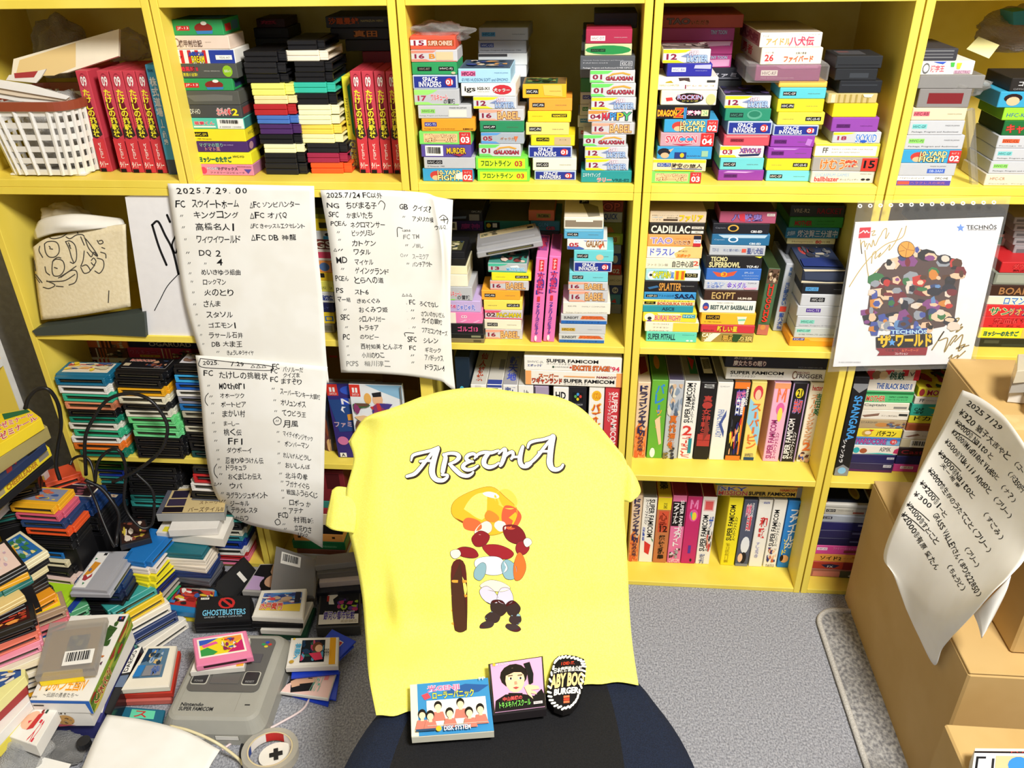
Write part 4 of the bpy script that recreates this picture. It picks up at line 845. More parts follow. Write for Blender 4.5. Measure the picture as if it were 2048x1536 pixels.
# lower shelf, leftmost but one bay: leaning cases
uprow('L2', 'the case shelf left of the shirt', '''
40 470 275 5a4038 | G 0 0 30 100 6 8a4a34 6a3a3a 4a5a8a d8b07a 3a3a44 | b=800,L=.011,k=game case,n=game_case,top=R 0 0 100 100 8a8884
140 545 300 2a2a6c | R 0 0 100 100 3a2f7a;R 0 0 20 15 d8382c;R 5 4 9 10 f4f0f0;R 11 4 15 10 f4f0f0;T 4 11 17 14 f4e8e8 SWITCH;O 24 2 60 14 3a5ac8;P 2a4a8a 0 20 70 20 90 60 10 64;R 22 18 70 27 2a4ac0;B 24 19 60 26 f0f0f8 Nin;P f0f0f8 20 34 26 38 24 32 30 30 23 29;P e8a03a 30 40 60 36 60 46 30 48;B 4 50 60 57 c8a8b8 ファミコン;O 4 70 24 82 d87aa8;O 30 64 60 90 c8904a;R 4 93 16 99 f0f0f0;B 7 94 13 98 16161a A | b=850,L=.011,k=game case,n=game_case,top=R 0 0 100 100 6a6a74,lean=-2
288 668 300 e8ecf0 | P 8ab8d8 30 0 100 0 100 18 60 8;R 0 0 20 15 d8382c;R 5 4 9 10 f4f0f0;R 11 4 15 10 f4f0f0;T 4 11 17 14 f4e8e8 SWITCH;O 26 10 40 24 e8b05a;O 42 10 62 26 e8b890;P 26262a 42 10 60 8 60 14 44 15;G 4 22 96 60 9 c83a3a 4a3a8a 3a6a3a e8c090 6a4a3a 8a3a6a;R 97 0 100 100 7a7a78 | b=880,L=.012,k=game case,n=game_case,top=R 0 0 100 100 6a6a68
''', Z_LOW, 800)
m = MB(); m.box(-.15, 0, 0, .15, .03, .2, mat('7a5a34'), .001); apply(m, 'T 10 6 60 30 a83028 イシターの復活;R 70 4 96 60 6a4a2c', front(-.16, .16, 0, .2, 0))
o = m.build('cardboard_sign'); o.location = (-.628, .2, Z_LOW+.0003); tag(o, 'brown board with dark red lettering behind the leaning game cases', 'sign')
stack('PX', 'handheld pile left of the shirt', '''
600 690 940 7a2028 | R 60 10 90 60 4a1418 | k=handheld game,n=handheld_game,mk=plastic
600 691 1002 3a8a7c | R 66 30 80 60 1a3a34 | k=game cartridge,n=game_cartridge,mk=plastic
598 688 1016 a83038 | | k=game cartridge,n=game_cartridge,mk=plastic
598 689 1028 e8d8b0 | | k=game cartridge,n=game_cartridge,mk=plastic
592 684 1050 1e1a18 | | k=game cartridge,n=game_cartridge,mk=plastic
588 686 1068 e8a050 | R 8 30 14 60 3a2a1a;R 78 30 84 60 3a2a1a | k=game cartridge,n=game_cartridge,mk=plastic
586 690 1083 1a6a3c | O 50 40 90 80 2a7a4a;T 58 48 84 72 8ac09a Nintendo | k=game case,n=game_case,mk=plastic
594 690 1099 6a3a2c | 
594 690 1109 a8a8a6 | 
=1120''', Z_BOT, L=.08)
# right hand lower bays
uprow('L5', 'the rightmost lower bay', '''
200 288 190 1c1c20 | P 8a8c90 0 6 100 6 100 10 50 15 0 10;L 26 18 80 62 4aa0e8 SHANGARA;L 12 62 40 86 e8e8ea シャンカラ;P 8a8c90 0 92 50 88 100 92 100 100 0 100;O 20 91 80 98 8ac0e8 | b=788,L=.16,top=R 0 0 100 100 26262a
''', Z_LOW, 785)
stack('L5', 'left stack in the rightmost lower bay', '''
400 725 145 d8ccb4 | R 0 0 14 100 c8303a;R 34 0 50 50 c8303a;R 66 0 78 60 c8303a;R 90 0 100 100 c8303a;O 10 16 28 96 8a6a4a;O 24 16 40 96 d8b88a;E 44 22 72 94 1c4a3a d8e0d0 桃鉄;T 80 20 90 60 4a3a3a V
395 695 212 ece4d6 | B 22 28 94 78 2a5aa8 THE BLACK BASS II
380 685 280 5ac47c | R 0 0 100 24 2a7a44;E 6 40 44 88 c84838 f0d8b0 MOTHER;T 52 40 90 54 1a4a2a FAMILY COMPUTER;T 52 66 90 78 1a4a2a ロールプレイング
370 660 348 e8e0cc | E 4 10 50 56 6a6a64 e8e0cc Captain;R 68 50 96 80 8a8880
360 655 393 ece5d6 | P 8a6a5a 4 60 40 30 38 60 10 80;T 44 50 78 66 6a5a4a カシン株式会社;R 80 30 98 56 3a3a36
345 640 450 b8a078 | T 6 20 40 40 5a5a54 STARSHIP;O 36 30 64 80 c88a4a;G 60 20 98 90 4 6a7a9a 9a6a4a 5a5a6a
330 615 505 f2dc3a | O 14 10 36 94 c8a03a;O 20 26 34 70 f0d8b8;B 46 20 88 84 2a2a1a バチコン;P c83a3a 28 4 40 10 34 30
325 605 557 4a7ac0 | R 0 40 100 100 7ab0d8;E 4 14 70 84 c85aa0 3a3a7a HARDCORE;O 78 14 94 86 d8484a;T 82 34 92 68 f0e8f0 95
305 595 605 eee6dc | O 4 20 18 90 3ab0b8;O 18 30 34 90 a85a3a;T 60 14 84 64 2a2a2a ASMIK;P c83a6a 92 40 100 20 100 90 90 80;P 4ac0c0 24 90 60 80 90 90 92 100
295 575 660 26245c | R 82 26 98 52 c8c8d8;T 84 32 96 46 26245c HSP-16
285 560 712 2c2450 | R 78 10 96 42 c8c8d8;T 80 18 94 34 26245c HSP-14;P 5a2a5a 0 70 50 80 100 70 100 100 0 100
=765''', Z_LOW, L=.1)
stack('L5', 'right stack in the rightmost lower bay', '''
710 995 260 eedc3a | O 2 10 14 96 a83a3a;E 20 24 92 84 a8283a f0c8a0 MONSTER | top=G 0 0 100 100 8 8a2a4a 5a3a4a b84a5a 3a5a4a
690 975 315 ece4d8 | E 10 24 20 70 3a3a3a ece4d8 FF;T 24 40 84 54 8a8a84 FAMILY COMPUTER
668 955 360 3ab09a | B 6 30 26 56 1a3a34 CAP;B 6 60 26 84 1a3a34 -8V;P d8c83a 34 20 80 10 66 60 70 90 44 90 58 50
655 940 430 e8dc3a | E 10 0 90 60 16160e e8dc3a ドカベン
640 925 475 a85a3a | R 4 20 96 80 98502e
620 905 520 ddd6ca | P 8a6a5a 4 70 30 30 36 50 12 80;T 40 50 80 66 6a5a4a カシン株式会社;R 60 26 74 40 4a4a44
605 890 570 cfc4a4 | K 20 6 70 96
590 875 622 2a1c20 | E 6 24 70 76 8a2a34 2a1c20 Castle
575 860 672 26245c | R 82 40 98 66 c8c8d8
560 845 722 d8489a | R 14 20 42 60 f0e0ec;T 17 28 39 52 8a2a5a CBF-AG
=768''', Z_LOW, L=.1)
stack('L5', 'stack in the rightmost bottom bay', '''
152 440 962 cfcdc6 | R 0 60 100 100 a8a69e | k=disc case,n=disc_case,mk=gloss,L=.12,top=R 0 0 100 100 d8d4cc/R 3 4 96 94 262c3a/O 60 40 82 84 d8c45a/O 64 46 78 76 b8963a/P 8a3a34 0 50 10 60 4 96 0 96
148 435 985 b8b4a8 | R 2 14 22 60 26262a;T 4 22 20 52 d8d8d0 CB1D;T 28 20 60 44 4a4a44 ファミリーコンピュータ;R 60 50 84 80 9a5a4a
135 420 1025 a4aab4 | R 0 24 20 60 2a2a3a;T 2 32 18 54 e0e0e8 C-WR;P c4cad4 10 2 96 2 96 24 30 16
125 412 1070 26245c | R 78 14 96 40 8a8ab0
112 402 1118 2a2650 | R 70 20 88 46 6a6a90
102 392 1165 201c44 | R 68 30 86 50 6a6a90
92 382 1210 d84a94 | R 2 20 24 54 f0e0ec;T 4 28 22 46 8a2a5a CBF-AS;T 36 14 88 40 f0b8d8 ファミリーコンピュータ;R 60 50 90 84 8a3a3a
80 372 1262 f0a84a | B 14 26 58 76 2a1a0a ソイド2;T 62 40 94 54 7a4a1a ファミコン;R 80 14 100 40 d88a2a
65 358 1308 b8402e | P 2a2a4a 20 40 40 26 60 40 50 80 30 80;T 34 50 46 80 e8e0d8 FX;R 66 0 100 100 8a2a2a
58 352 1352 a86a5a | P d88a7a 6 30 60 20 66 90 6 96;R 62 10 100 100 5a5a44;O 80 60 90 88 d8d8d0
=1400''', Z_BOT, L=.1)
# ---------------------------------------------------------------- cartridges on the left lower shelf
cartpile('L1', 'left cartridge pile, lower left bay', '''
525 1062 520 1c6f92 | R 0 0 100 100 e8dcc4;G 2 6 96 94 7 c85a4a e8b06a 4a5a8a d8d0b0 f0d040
560 1085 607 eceae4
600 1135 690 3cb892
625 1150 768 e8946c
650 1170 845 k
668 1185 915 1a8a6e
665 1180 975 e6e2d6
715 1225 1045 3cb88a
690 1200 1110 efece6
715 1225 1175 f0802e
775 1275 1245 1a7a62
=1310''', Z_LOW)
cartpile('L1', 'middle cartridge pile, lower left bay', '''
1115 1640 478 k | R 0 0 100 100 16141a;E 6 8 60 30 d84a3a f0e0d0 ROBOCOP;G 50 20 96 96 5 8a4a3a c89a7a 3a4a6a;R 2 60 16 90 c8b89a
1115 1620 548 1a1a1c
1150 1645 630 f0b020
1155 1655 710 ece6cc
1200 1685 790 242426
1225 1705 850 e2dfce
1250 1745 918 72d68a
1300 1790 985 72d68a
1305 1795 1050 78da94
1315 1832 1118 k
1330 1835 1188 1a1a1c
1345 1835 1258 k
=1325''', Z_LOW)
cartpile('L1', 'right cartridge pile, lower left bay', '''
1700 2200 430 k | R 0 0 100 100 d8d4dc;G 4 6 96 94 5 5a3a6a 8a6a5a 3a3a44 c8b8a8
1712 2208 500 3aaae4
1722 2212 580 1c62c4
1728 2216 650 ece9e2
1748 2232 715 8a8c9c
1762 2246 790 1f72b8
1786 2270 860 b4b09a
1802 2285 930 k
1816 2296 1010 d4d0b8
1832 2310 1070 k
1862 2330 1150 1a1a1c
1884 2350 1258 1c4a48
=1325''', Z_LOW)
stack('L1', 'upside down pile at the back, lower left bay', '''
620 1262 150 d87a48 | R 0 0 52 100 d8723e;R 54 0 57 100 f0e8d8;R 60 0 64 100 6a3a24;R 67 0 70 100 5a3a2a;R 73 0 76 100 3a2a24;G 76 10 98 100 3 d8c8a8 6a5a4a | a=0
632 1262 225 6a4434 | R 0 0 2 100 e8e0d0;R 0 92 100 100 e8e0d0;R 52 0 54 100 e8e0d0;R 57 0 59 100 c86a3a;R 62 0 64 100 c86a3a;R 67 0 69 100 d88a5a;E 8 26 44 76 c8b078 4a2a1c 姫の冒険;G 68 10 98 90 3 d8c8a8 6a5a4a 3a3a3a | a=0
668 1250 330 e8e4dc | R 4 12 52 100 6a1c28;E 10 30 50 90 e8e0d8 3a1418 カイの冒険;R 56 0 59 100 c83a3a;R 63 0 66 100 c83a3a;R 70 0 73 100 c85a4a;G 76 20 98 100 3 4a6aa0 d8c8b8 6a4a4a | a=0
=420''', Z_LOW, d=.155, L=.12, fill=5)
stack('L1', 'pile of two at the back, lower left bay', '''
1275 1950 160 24284a | E 30 10 92 74 c8c4c0 24284a OGARUAD | a=0
1268 1900 230 b83a64 | E 4 20 52 60 d86a94 6a1c3a ワルキューレ;R 18 66 50 90 d8b03a;T 20 70 48 86 5a3a1a モンスター;R 54 0 56 100 e8d8d0;R 60 0 62 100 e8a080;R 66 0 68 100 e8a080;G 70 10 98 90 3 8a6a4a d8c8a8 3a3a3a | a=0
=335''', Z_LOW, d=.155, L=.12, fill=5)
# bottom left bay
cartpile('B1', 'right cartridge pile, bottom left bay', '''
488 1000 270 1c1c1e
492 1004 335 c82a2c
470 985 425 ece8e2
478 990 505 1c1c1e
480 995 575 6a6c72
484 998 645 1a1a1c
486 1000 715 2a7a74
480 1000 790 1c1c1e
478 1003 860 c8c6b4
480 1000 918 3a8a94
490 1000 968 1c3a94
500 1012 1040 e2dfd8
510 1012 1108 b82a2e
520 1022 1140 e87a9c
=1195''', Z_BOT)
cartpile('B1', 'black cartridge pile, bottom left bay', '''
-140 362 262 1a1a1c
-130 372 330 222226
-125 376 400 1a1a1c
-120 384 470 202022
-110 388 535 2a7a74
-105 392 590 3aa09a
-100 398 650 1c1c1e
-90 402 720 1a1a1c
-85 406 790 2a2a2e
-80 412 860 1a1a1c
-75 416 930 222226
-70 420 1000 1a1a1c
=1075''', Z_BOT)
cartpile('B1', 'green topped cartridge pile, bottom left bay', '''
-570 -135 210 1f7a3c
-560 -125 285 1c3aa4
-560 -120 350 2a8a8c
-550 -115 420 1c1c1e
-540 -110 490 202024
-530 -105 560 1c4a54
-520 -100 630 1a1a1c
-515 -95 700 202022
-510 -90 770 1a1a1c
-505 -85 840 242428
-500 -80 910 1a1a1c
=985''', Z_BOT)
# ---------------------------------------------------------------- basket with bags, upper left bay
def basket():
    e = empty('storage_basket', (-1.128, .108, Z_TOP)); tag(e, 'white lattice plastic basket with a brown rim in the top left bay', 'basket')
    wp = mat('eceae6', 'plastic'); br = mat('9a4a34', 'plastic')
    def path(hw, hd, r, n=6):
        P = []
        for cx, cy, a0 in ((hw-r, hd-r, 0), (-hw+r, hd-r, 90), (-hw+r, -hd+r, 180), (hw-r, -hd+r, 270)):
            for k in range(n+1):
                a = math.radians(a0+90*k/n); P.append((cx+r*math.cos(a), cy+r*math.sin(a)))
        return P
    def ring(m, z0, z1, g0, g1, t, mt):
        a, b_, a2, b2 = path(.094+g0, .100+g0, .045), path(.094+g1, .100+g1, .045), path(.094+g0-t, .100+g0-t, .043), path(.094+g1-t, .100+g1-t, .043); n = len(a)
        vs = [(x, y, z0) for x, y in a]+[(x, y, z1) for x, y in b_]+[(x, y, z1) for x, y in b2]+[(x, y, z0) for x, y in a2]; fs = []
        for k in range(4):
            for i in range(n): j = (i+1) % n; fs.append((k*n+i, k*n+j, ((k+1) % 4)*n+j, ((k+1) % 4)*n+i))
        m.add(vs, fs, mt)
    def g(z): return -.012+z*.09
    m = MB()
    for z in (.004, .026, .048, .070, .092, .114): ring(m, z, z+.010, g(z), g(z+.01), .003, wp)
    a0, a1 = path(.082, .088, .045, 5), path(.082+.0126, .088+.0126, .045, 5)
    for i in range(0, 24):
        p, q, p1, q1 = a0[i], a0[(i+1) % 24], a1[i], a1[(i+1) % 24]
        for t in (0.0, .33, .66):
            if math.hypot(p[0]-q[0], p[1]-q[1]) < .03 and t > 0: continue
            x, y = p[0]+(q[0]-p[0])*t, p[1]+(q[1]-p[1])*t; x1, y1 = p1[0]+(q1[0]-p1[0])*t, p1[1]+(q1[1]-p1[1])*t
            m.tube([(x*.985, y*.985, .004), (x1*.985, y1*.985, .128)], .0042, wp, 6)
    m.box(-.075, -.08, .001, .075, .08, .004, wp)
    m.build('body', e)
    m = MB(); ring(m, .124, .140, .004, .006, .006, br); m.build('rim', e)
    m = MB()
    for sx in (-.055, .055):
        for sy in (-.07, .07): m.box(sx-.012, sy-.006, 0, sx+.012, sy+.006, .006, wp, .001)
    m.build('foot', e)
basket()
from mathutils import noise as MN
def blob(name, loc, r, m, seed, amp=.35, fr=2.2, rot=(0, 0, 0), n=2):
    bm = bmesh.new(); bmesh.ops.create_icosphere(bm, subdivisions=4, radius=1)
    for v in bm.verts:
        p = v.co*fr+Vector((seed*3.1, seed*1.7, seed)); d = 1+amp*(MN.noise(p)+.5*abs(MN.noise(p*2.3))-.25*abs(MN.noise(p*4.7)))
        v.co = Vector((v.co.x*r[0], v.co.y*r[1], v.co.z*r[2]))*d
        if v.co.z < -r[2]*.8: v.co.z = -r[2]*.8
    z0 = min(v.co.z for v in bm.verts)
    for v in bm.verts: v.co.z -= z0
    me = bpy.data.meshes.new(name); bm.to_mesh(me); bm.free(); me.materials.append(m); me.polygons.foreach_set('use_smooth', [True]*len(me.polygons))
    o = bpy.data.objects.new(name, me); COL.objects.link(o); o.location = loc; o.rotation_euler = rot
    return o
FILM = clear('clear_film', (.96, .95, .93), .30, .14, 60)
SMOKE = clear('smoky_film', (.62, .54, .45), .32, .16, 40)
MILK = clear('milky_film', (.95, .94, .92), .8, .3, 50)
o = blob('plastic_bag', (-1.128, .108, Z_TOP+.008), (.066, .070, .075), MILK, 3, .25); tag(o, 'milky crumpled plastic bag stuffed inside the white basket', 'plastic bag')
o = blob('plastic_bag', (-1.0, .19, Z_TOP+.185), (.05, .04, .03), FILM, 5, .35); tag(o, 'clear glossy plastic bag above the red books, beside the cream card', 'plastic bag')
o = blob('plastic_bag', (-1.15, .215, Z_TOP+.15), (.055, .035, .06), SMOKE, 8, .3); tag(o, 'dim clear plastic bag at the back above the cream card', 'plastic bag')
def slab_px(name, pts, y, th, m, label, cat, tilt=0, design=None, dfr=None, group=None):
    """a flat board whose outline is seen at these pixels on the plane y, th thick away from the viewer; tilt leans its top back"""
    P = [hit(px, py, 1, y) for px, py in pts]; zb = min(p[2] for p in P); Q = []
    for px, py in pts:
        if tilt:
            d = ray(px, py); k = math.tan(math.radians(tilt)); t = (y-k*zb-CAM_O[1]+k*CAM_O[2])/(d[1]-k*d[2]); Q.append(CAM_O+d*t)
        else: Q.append(hit(px, py, 1, y))
    k = math.tan(math.radians(tilt)); nrm = np.array([0, 1, -k])/math.hypot(1, k); n = len(Q)
    M_ = MB(); M_.add([tuple(q) for q in Q]+[tuple(q+nrm*th) for q in Q], [tuple(range(n)), tuple(range(2*n-1, n-1, -1))]+[(i, n+i, n+(i+1) % n, (i+1) % n) for i in range(n)], m)
    if design:
        x0, y0, x1, y1 = dfr
        def fr(u, v, o):
            px, py = x0+(x1-x0)*u/100, y0+(y1-y0)*v/100; d = ray(px, py)
            t = (y-k*zb-CAM_O[1]+k*CAM_O[2])/(d[1]-k*d[2]); return tuple(CAM_O+d*t-nrm*o)
        apply(M_, design, fr)
    o = recenter(M_.build(name)); tag(o, label, cat, group)
    return o
slab_px('envelope', [(27, 118), (238, 58), (237, 112), (135, 145), (22, 155)], .075, .006, mat('efe6d0'), 'cream envelope sticking out above the basket', 'envelope', 18, 'P e4c88c 8 64 60 28 60 78 40 96 4 98', (22, 58, 238, 155))
slab_px('paper_card', [(18, 150), (70, 143), (92, 138), (82, 155), (72, 166), (12, 160)], .05, .003, mat('ece6dc'), 'small white card with red print below the cream envelope', 'card', 10, 'P a83a3a 20 30 80 14 70 60 22 66', (12, 138, 92, 166))
for k, (a, c, lb) in enumerate((((0, 165), 'f0eee8', 'topmost'), ((0, 175), 'e8d8c0', 'second'), ((0, 185), 'f2f0ea', 'third'))):
    slab_px('paper_sheet', [(-30, a[1]-10), (60+k*14, a[1]+4), (140, 193+k*4), (132, 199+k*4), (40, a[1]+18), (-30, a[1]+6)], .03+.004*k, .0025, mat(c), 'loose folded sheet poking out of the basket, %s' % lb, 'paper', 8, group='papers in the basket')
# things on top of the stacks
def above(px, py, y, z): p = hit(px, py, 1, y); return (float(p[0]), y, z)
p = hit(875, 70, 1, .04); o = blob('plastic_bag', (p[0], .05, p[2]-.012), (.05, .03, .017), FILM, 11, .45); tag(o, 'clear crumpled plastic bag lying on the red numbered box', 'plastic bag')
m = MB(); m.box(-.068, -.004, 0, .068, .126, .030, FILM, .004)
z3, z4 = zT4[2]+.0001, zT4[3]
o = m.build('plastic_bag'); xx = float(hit(1290+1120/3.939, 145, 1, dT4)[0]); o.location = (xx, dT4, z4-.002); tag(o, 'clear plastic sleeve around the maroon box under two white boxes', 'plastic bag')
p = hit(1905, 180, 1, .02); o = blob('plastic_bag', (p[0], .06, p[2]-.014), (.068, .05, .020), FILM, 14, .3); tag(o, 'clear crinkled bag with a small heart sticker, rightmost upper bay', 'plastic bag')
o = blob('plastic_bag', (.66, .16, ZA+TH+.20), (.085, .06, .04), SMOKE, 17, .3); tag(o, 'brown tinted plastic bag on top in the rightmost upper bay', 'plastic bag')
slab_px('sticky_note', [(1933, 98), (1957, 73), (1999, 90), (1978, 117)], .085, .001, mat('f0e6a0'), 'pale yellow square note on the brown plastic bag', 'note', 30)
slab_px('clear_case', [(1935, 222), (1950, 218), (1957, 372), (1944, 372)], .02, .012, FILM, 'clear empty plastic case standing between two stacks, rightmost bay', 'plastic case')
slab_px('clear_case', [(2026, 24), (2060, 20), (2060, 50), (2027, 50)], .1, .05, mat('3a8a8a'), 'teal box corner at the top edge of the rightmost bay', 'box')

# right of the framed print
stack('M5', 'grey pile right of the framed print', """
1570 1900 190 9a9ca0 | R 6 30 90 70 6a6c70 | k=game cartridge,n=game_cartridge,mk=plastic
1572 1905 250 a4a6aa | R 6 30 90 70 6a6c70 | k=game cartridge,n=game_cartridge,mk=plastic
1568 1900 312 9a9ca0 | R 6 30 90 70 6a6c70 | k=game cartridge,n=game_cartridge,mk=plastic
1566 1900 372 a4a6aa | R 6 30 90 70 6a6c70 | k=game cartridge,n=game_cartridge,mk=plastic
1564 1895 432 9a9ca0 | R 6 30 90 70 6a6c70 | k=game cartridge,n=game_cartridge,mk=plastic
=530""", Z_MID, d=.09, L=.09, fill=1)
stack('M5', 'dark pile behind the framed print', """
900 1560 130 2a2c30 | R 40 20 90 60 3a4a6a
800 1560 240 1c1e22
800 1500 330 e8e6e0 | R 80 20 96 80 3ab09a
800 1490 440 1c1e22
800 1480 470 e4e2dc | R 80 10 96 70 3ab09a
=560""", Z_MID, d=.13, L=.12, fill=1)
# ---------------------------------------------------------------- bendable sheets (paper, cloth)
REG.update({'P1':(320,360,4.268),'P2':(620,370,3.657),'P3':(380,690,3.657),'P4':(1600,690,3.011),'SH':(800,850,3.492),'S5':(1640,400,4.267)})
def cr(P, t):
    """Catmull-Rom along the first axis; t array in 0..n-1"""
    n = P.shape[0]; i = np.clip(np.floor(t).astype(int), 0, n-2); f = (t-i)[:, None]
    def g(k):
        return np.where((k < 0)[:, None], 2*P[0]-P[min(1, n-1)], np.where((k > n-1)[:, None], 2*P[n-1]-P[n-2], P[np.clip(k, 0, n-1)]))
    a, b, c, d = g(i-1), g(i), g(i+1), g(i+2)
    return .5*((2*b)+(c-a)*f+(2*a-5*b+4*c-d)*f**2+(3*b-a-3*c+d)*f**3)
class Sheet:
    """grid of points given as (px, py, axis, value): where a sight line meets the plane axis=value"""
    def __init__(s, rows, wob=None):
        G = []
        for r in rows:
            g = []
            for p in r:
                w = hit(p[0], p[1], 1, p[2]) if len(p) == 3 else hit(*p); g.append([p[0], p[1], float((w-CAM_O)@FWD)])
            G.append(g)
        s.G = np.array(G); s.nv, s.nu = s.G.shape[:2]; s.wob = wob
        gu, gv = np.meshgrid(np.linspace(0, 1, 90), np.linspace(0, 1, 90)); s.gu, s.gv = gu.ravel(), gv.ravel(); s.gp = s.pix(s.gu, s.gv)
    def pix(s, u, v):
        rows = np.stack([cr(s.G[k], u*(s.nu-1)) for k in range(s.nv)])      # nv, N, 3
        out = np.empty((len(u), 3)); N = len(u)
        P = rows.reshape(s.nv, N*3)
        t = v*(s.nv-1); i = np.clip(np.floor(t).astype(int), 0, s.nv-2); f = (t-i)[:, None]
        def g(k):
            lo = 2*rows[0]-rows[1]; hi = 2*rows[-1]-rows[-2]
            q = rows[np.clip(k, 0, s.nv-1), np.arange(N)]
            return np.where((k < 0)[:, None], lo, np.where((k > s.nv-1)[:, None], hi, q))
        a, b, c, d = g(i-1), g(i), g(i+1), g(i+2)
        return .5*((2*b)+(c-a)*f+(2*a-5*b+4*c-d)*f**2+(3*b-a-3*c+d)*f**3)
    def pos(s, u, v):
        p = s.pix(u, v); d = FWD[None]+RIGHT[None]*((p[:,0]-1024)/F_PX)[:, None]+UP[None]*((768-p[:,1])/F_PX)[:, None]
        w = CAM_O[None]+d*p[:,2:3]
        if s.wob: w = w+s.wob(u, v)
        return w
    def nor(s, u, v):
        e = 1e-3; a = s.pos(np.clip(u+e, 0, 1), v)-s.pos(np.clip(u-e, 0, 1), v); b = s.pos(u, np.clip(v+e, 0, 1))-s.pos(u, np.clip(v-e, 0, 1))
        n = np.cross(a, b); n /= np.maximum(np.linalg.norm(n, axis=1, keepdims=True), 1e-9)
        flip = ((s.pos(u, v)-CAM_O)*n).sum(1) > 0; n[flip] *= -1
        return n
    def inv(s, px):
        px = np.asarray(px, float); U = np.empty(len(px)); V = np.empty(len(px))
        for i in range(0, len(px), 400):
            q = px[i:i+400]; k = ((s.gp[None, :, :2]-q[:, None])**2).sum(2).argmin(1); u, v = s.gu[k].copy(), s.gv[k].copy()
            for _ in range(5):
                p = s.pix(u, v)[:, :2]; e = 1e-4; pu = (s.pix(u+e, v)[:, :2]-p)/e; pv = (s.pix(u, v+e)[:, :2]-p)/e; r = q-p
                det = pu[:,0]*pv[:,1]-pu[:,1]*pv[:,0]; det = np.where(abs(det) < 1e-6, 1e-6, det)
                u = np.clip(u+(r[:,0]*pv[:,1]-r[:,1]*pv[:,0])/det, 0, 1); v = np.clip(v+(pu[:,0]*r[:,1]-pu[:,1]*r[:,0])/det, 0, 1)
            U[i:i+400], V[i:i+400] = u, v
        return U, V
    def mesh(s, mb, nu, nv, th, m):
        u, v = np.meshgrid(np.linspace(0, 1, nu), np.linspace(0, 1, nv)); u, v = u.ravel(), v.ravel(); a = s.pos(u, v); b = a-s.nor(u, v)*th
        F = []; n = nu*nv
        for j in range(nv-1):
            for i in range(nu-1):
                k = j*nu+i; F.append((k, k+1, k+nu+1, k+nu)); F.append((n+k+nu, n+k+nu+1, n+k+1, n+k))
        edge = [i for i in range(nu)]+[j*nu+nu-1 for j in range(1, nv)]+[(nv-1)*nu+i for i in range(nu-2, -1, -1)]+[j*nu for j in range(nv-2, 0, -1)]
        for i, k in enumerate(edge): l = edge[(i+1) % len(edge)]; F.append((l, k, n+k, n+l))
        mb.add(np.concatenate([a, b]), F, m)
    def put(s, mb, pts, fs, m, off):
        if len(pts) == 0: return
        u, v = s.inv(pts); mb.add(s.pos(u, v)+s.nor(u, v)*off, fs, m)
def ribbon(pts, r, sub=5):
    """a brush stroke in picture units: points (x, y[, radius]) -> polygon pieces"""
    P = np.array([(p[0], p[1], p[2] if len(p) > 2 else r) for p in pts], float)
    if len(P) > 2:
        t = np.linspace(0, len(P)-1, (len(P)-1)*sub+1); P = cr(P, t)
    d = np.gradient(P[:, :2], axis=0); d /= np.maximum(np.linalg.norm(d, axis=1, keepdims=True), 1e-6); n = np.stack([-d[:,1], d[:,0]], 1)
    L, R = P[:, :2]+n*P[:, 2:], P[:, :2]-n*P[:, 2:]; N = len(P); V = list(map(tuple, L))+list(map(tuple, R)); F = [(i, i+1, N+i+1, N+i) for i in range(N-1)]
    for e in (0, N-1):
        k = len(V); V += [(P[e,0]+P[e,2]*math.cos(a), P[e,1]+P[e,2]*math.sin(a)) for a in np.linspace(0, 2*math.pi, 9)[:-1]]; F.append(tuple(range(k, k+8)))
    return V, F
def hand(x0, x1, yc, h, text, slope=0.0, seed=0):
    """hand lettering between x0 and x1: each sign a little uneven"""
    rg = random.Random(hash((round(x0), round(yc))) % 9999+seed); ws = [1.0 if ord(c) > 0x2e80 else (.35 if c in ' .・' else .66) for c in text]; tot = sum(ws); x = x0; V = []; F = []
    for c, w in zip(text, ws):
        dx = (x1-x0)*w/tot
        if c != ' ':
            hh = h*rg.uniform(.86, 1.1); cy = yc+(x-x0)*slope+rg.uniform(-.06, .06)*h; a = x+dx*.07; b_ = x+dx*.93; y0, y1 = cy-hh/2, cy+hh/2
            if c in '.・': y0, y1, a, b_ = cy+h*.3, cy+h*.42, x+dx*.3, x+dx*.7
            elif c in '〃': y0, y1 = cy-h*.3, cy+h*.3
            elif c in 'ー-': y0, y1 = cy-h*.06, cy+h*.06
            elif c in 'っッょゃュョ': y0 = cy-hh*.2
            g_ = glyphs(c)[0]; e_ = g_.max(0)-g_.min(0); mw = (y1-y0)*max(.12, e_[0]/max(e_[1], .05))*1.3
            if c not in 'ー-〃' and b_-a > mw: a, b_ = (a+b_)/2-mw/2, (a+b_)/2+mw/2
            v, f = fit(c, 0, 0, 1, 1, .012); sk = rg.uniform(-.14, .02); ro = rg.uniform(-.07, .09)
            n = len(V); V += [(a+(b_-a)*p[0]-sk*(p[1]-.5)*hh, y0+(y1-y0)*p[1]+ro*(p[0]-.5)*dx) for p in v]; F += [tuple(n+k for k in q) for q in f]
        x += dx
    return V, F
PAPER = surface('white_paper', 'f3f1ea', 'f8f7f2', 14, .7, .05)
INK = mat('1a1a1e', 'ink'); INK2 = mat('8a8a88', 'ink')
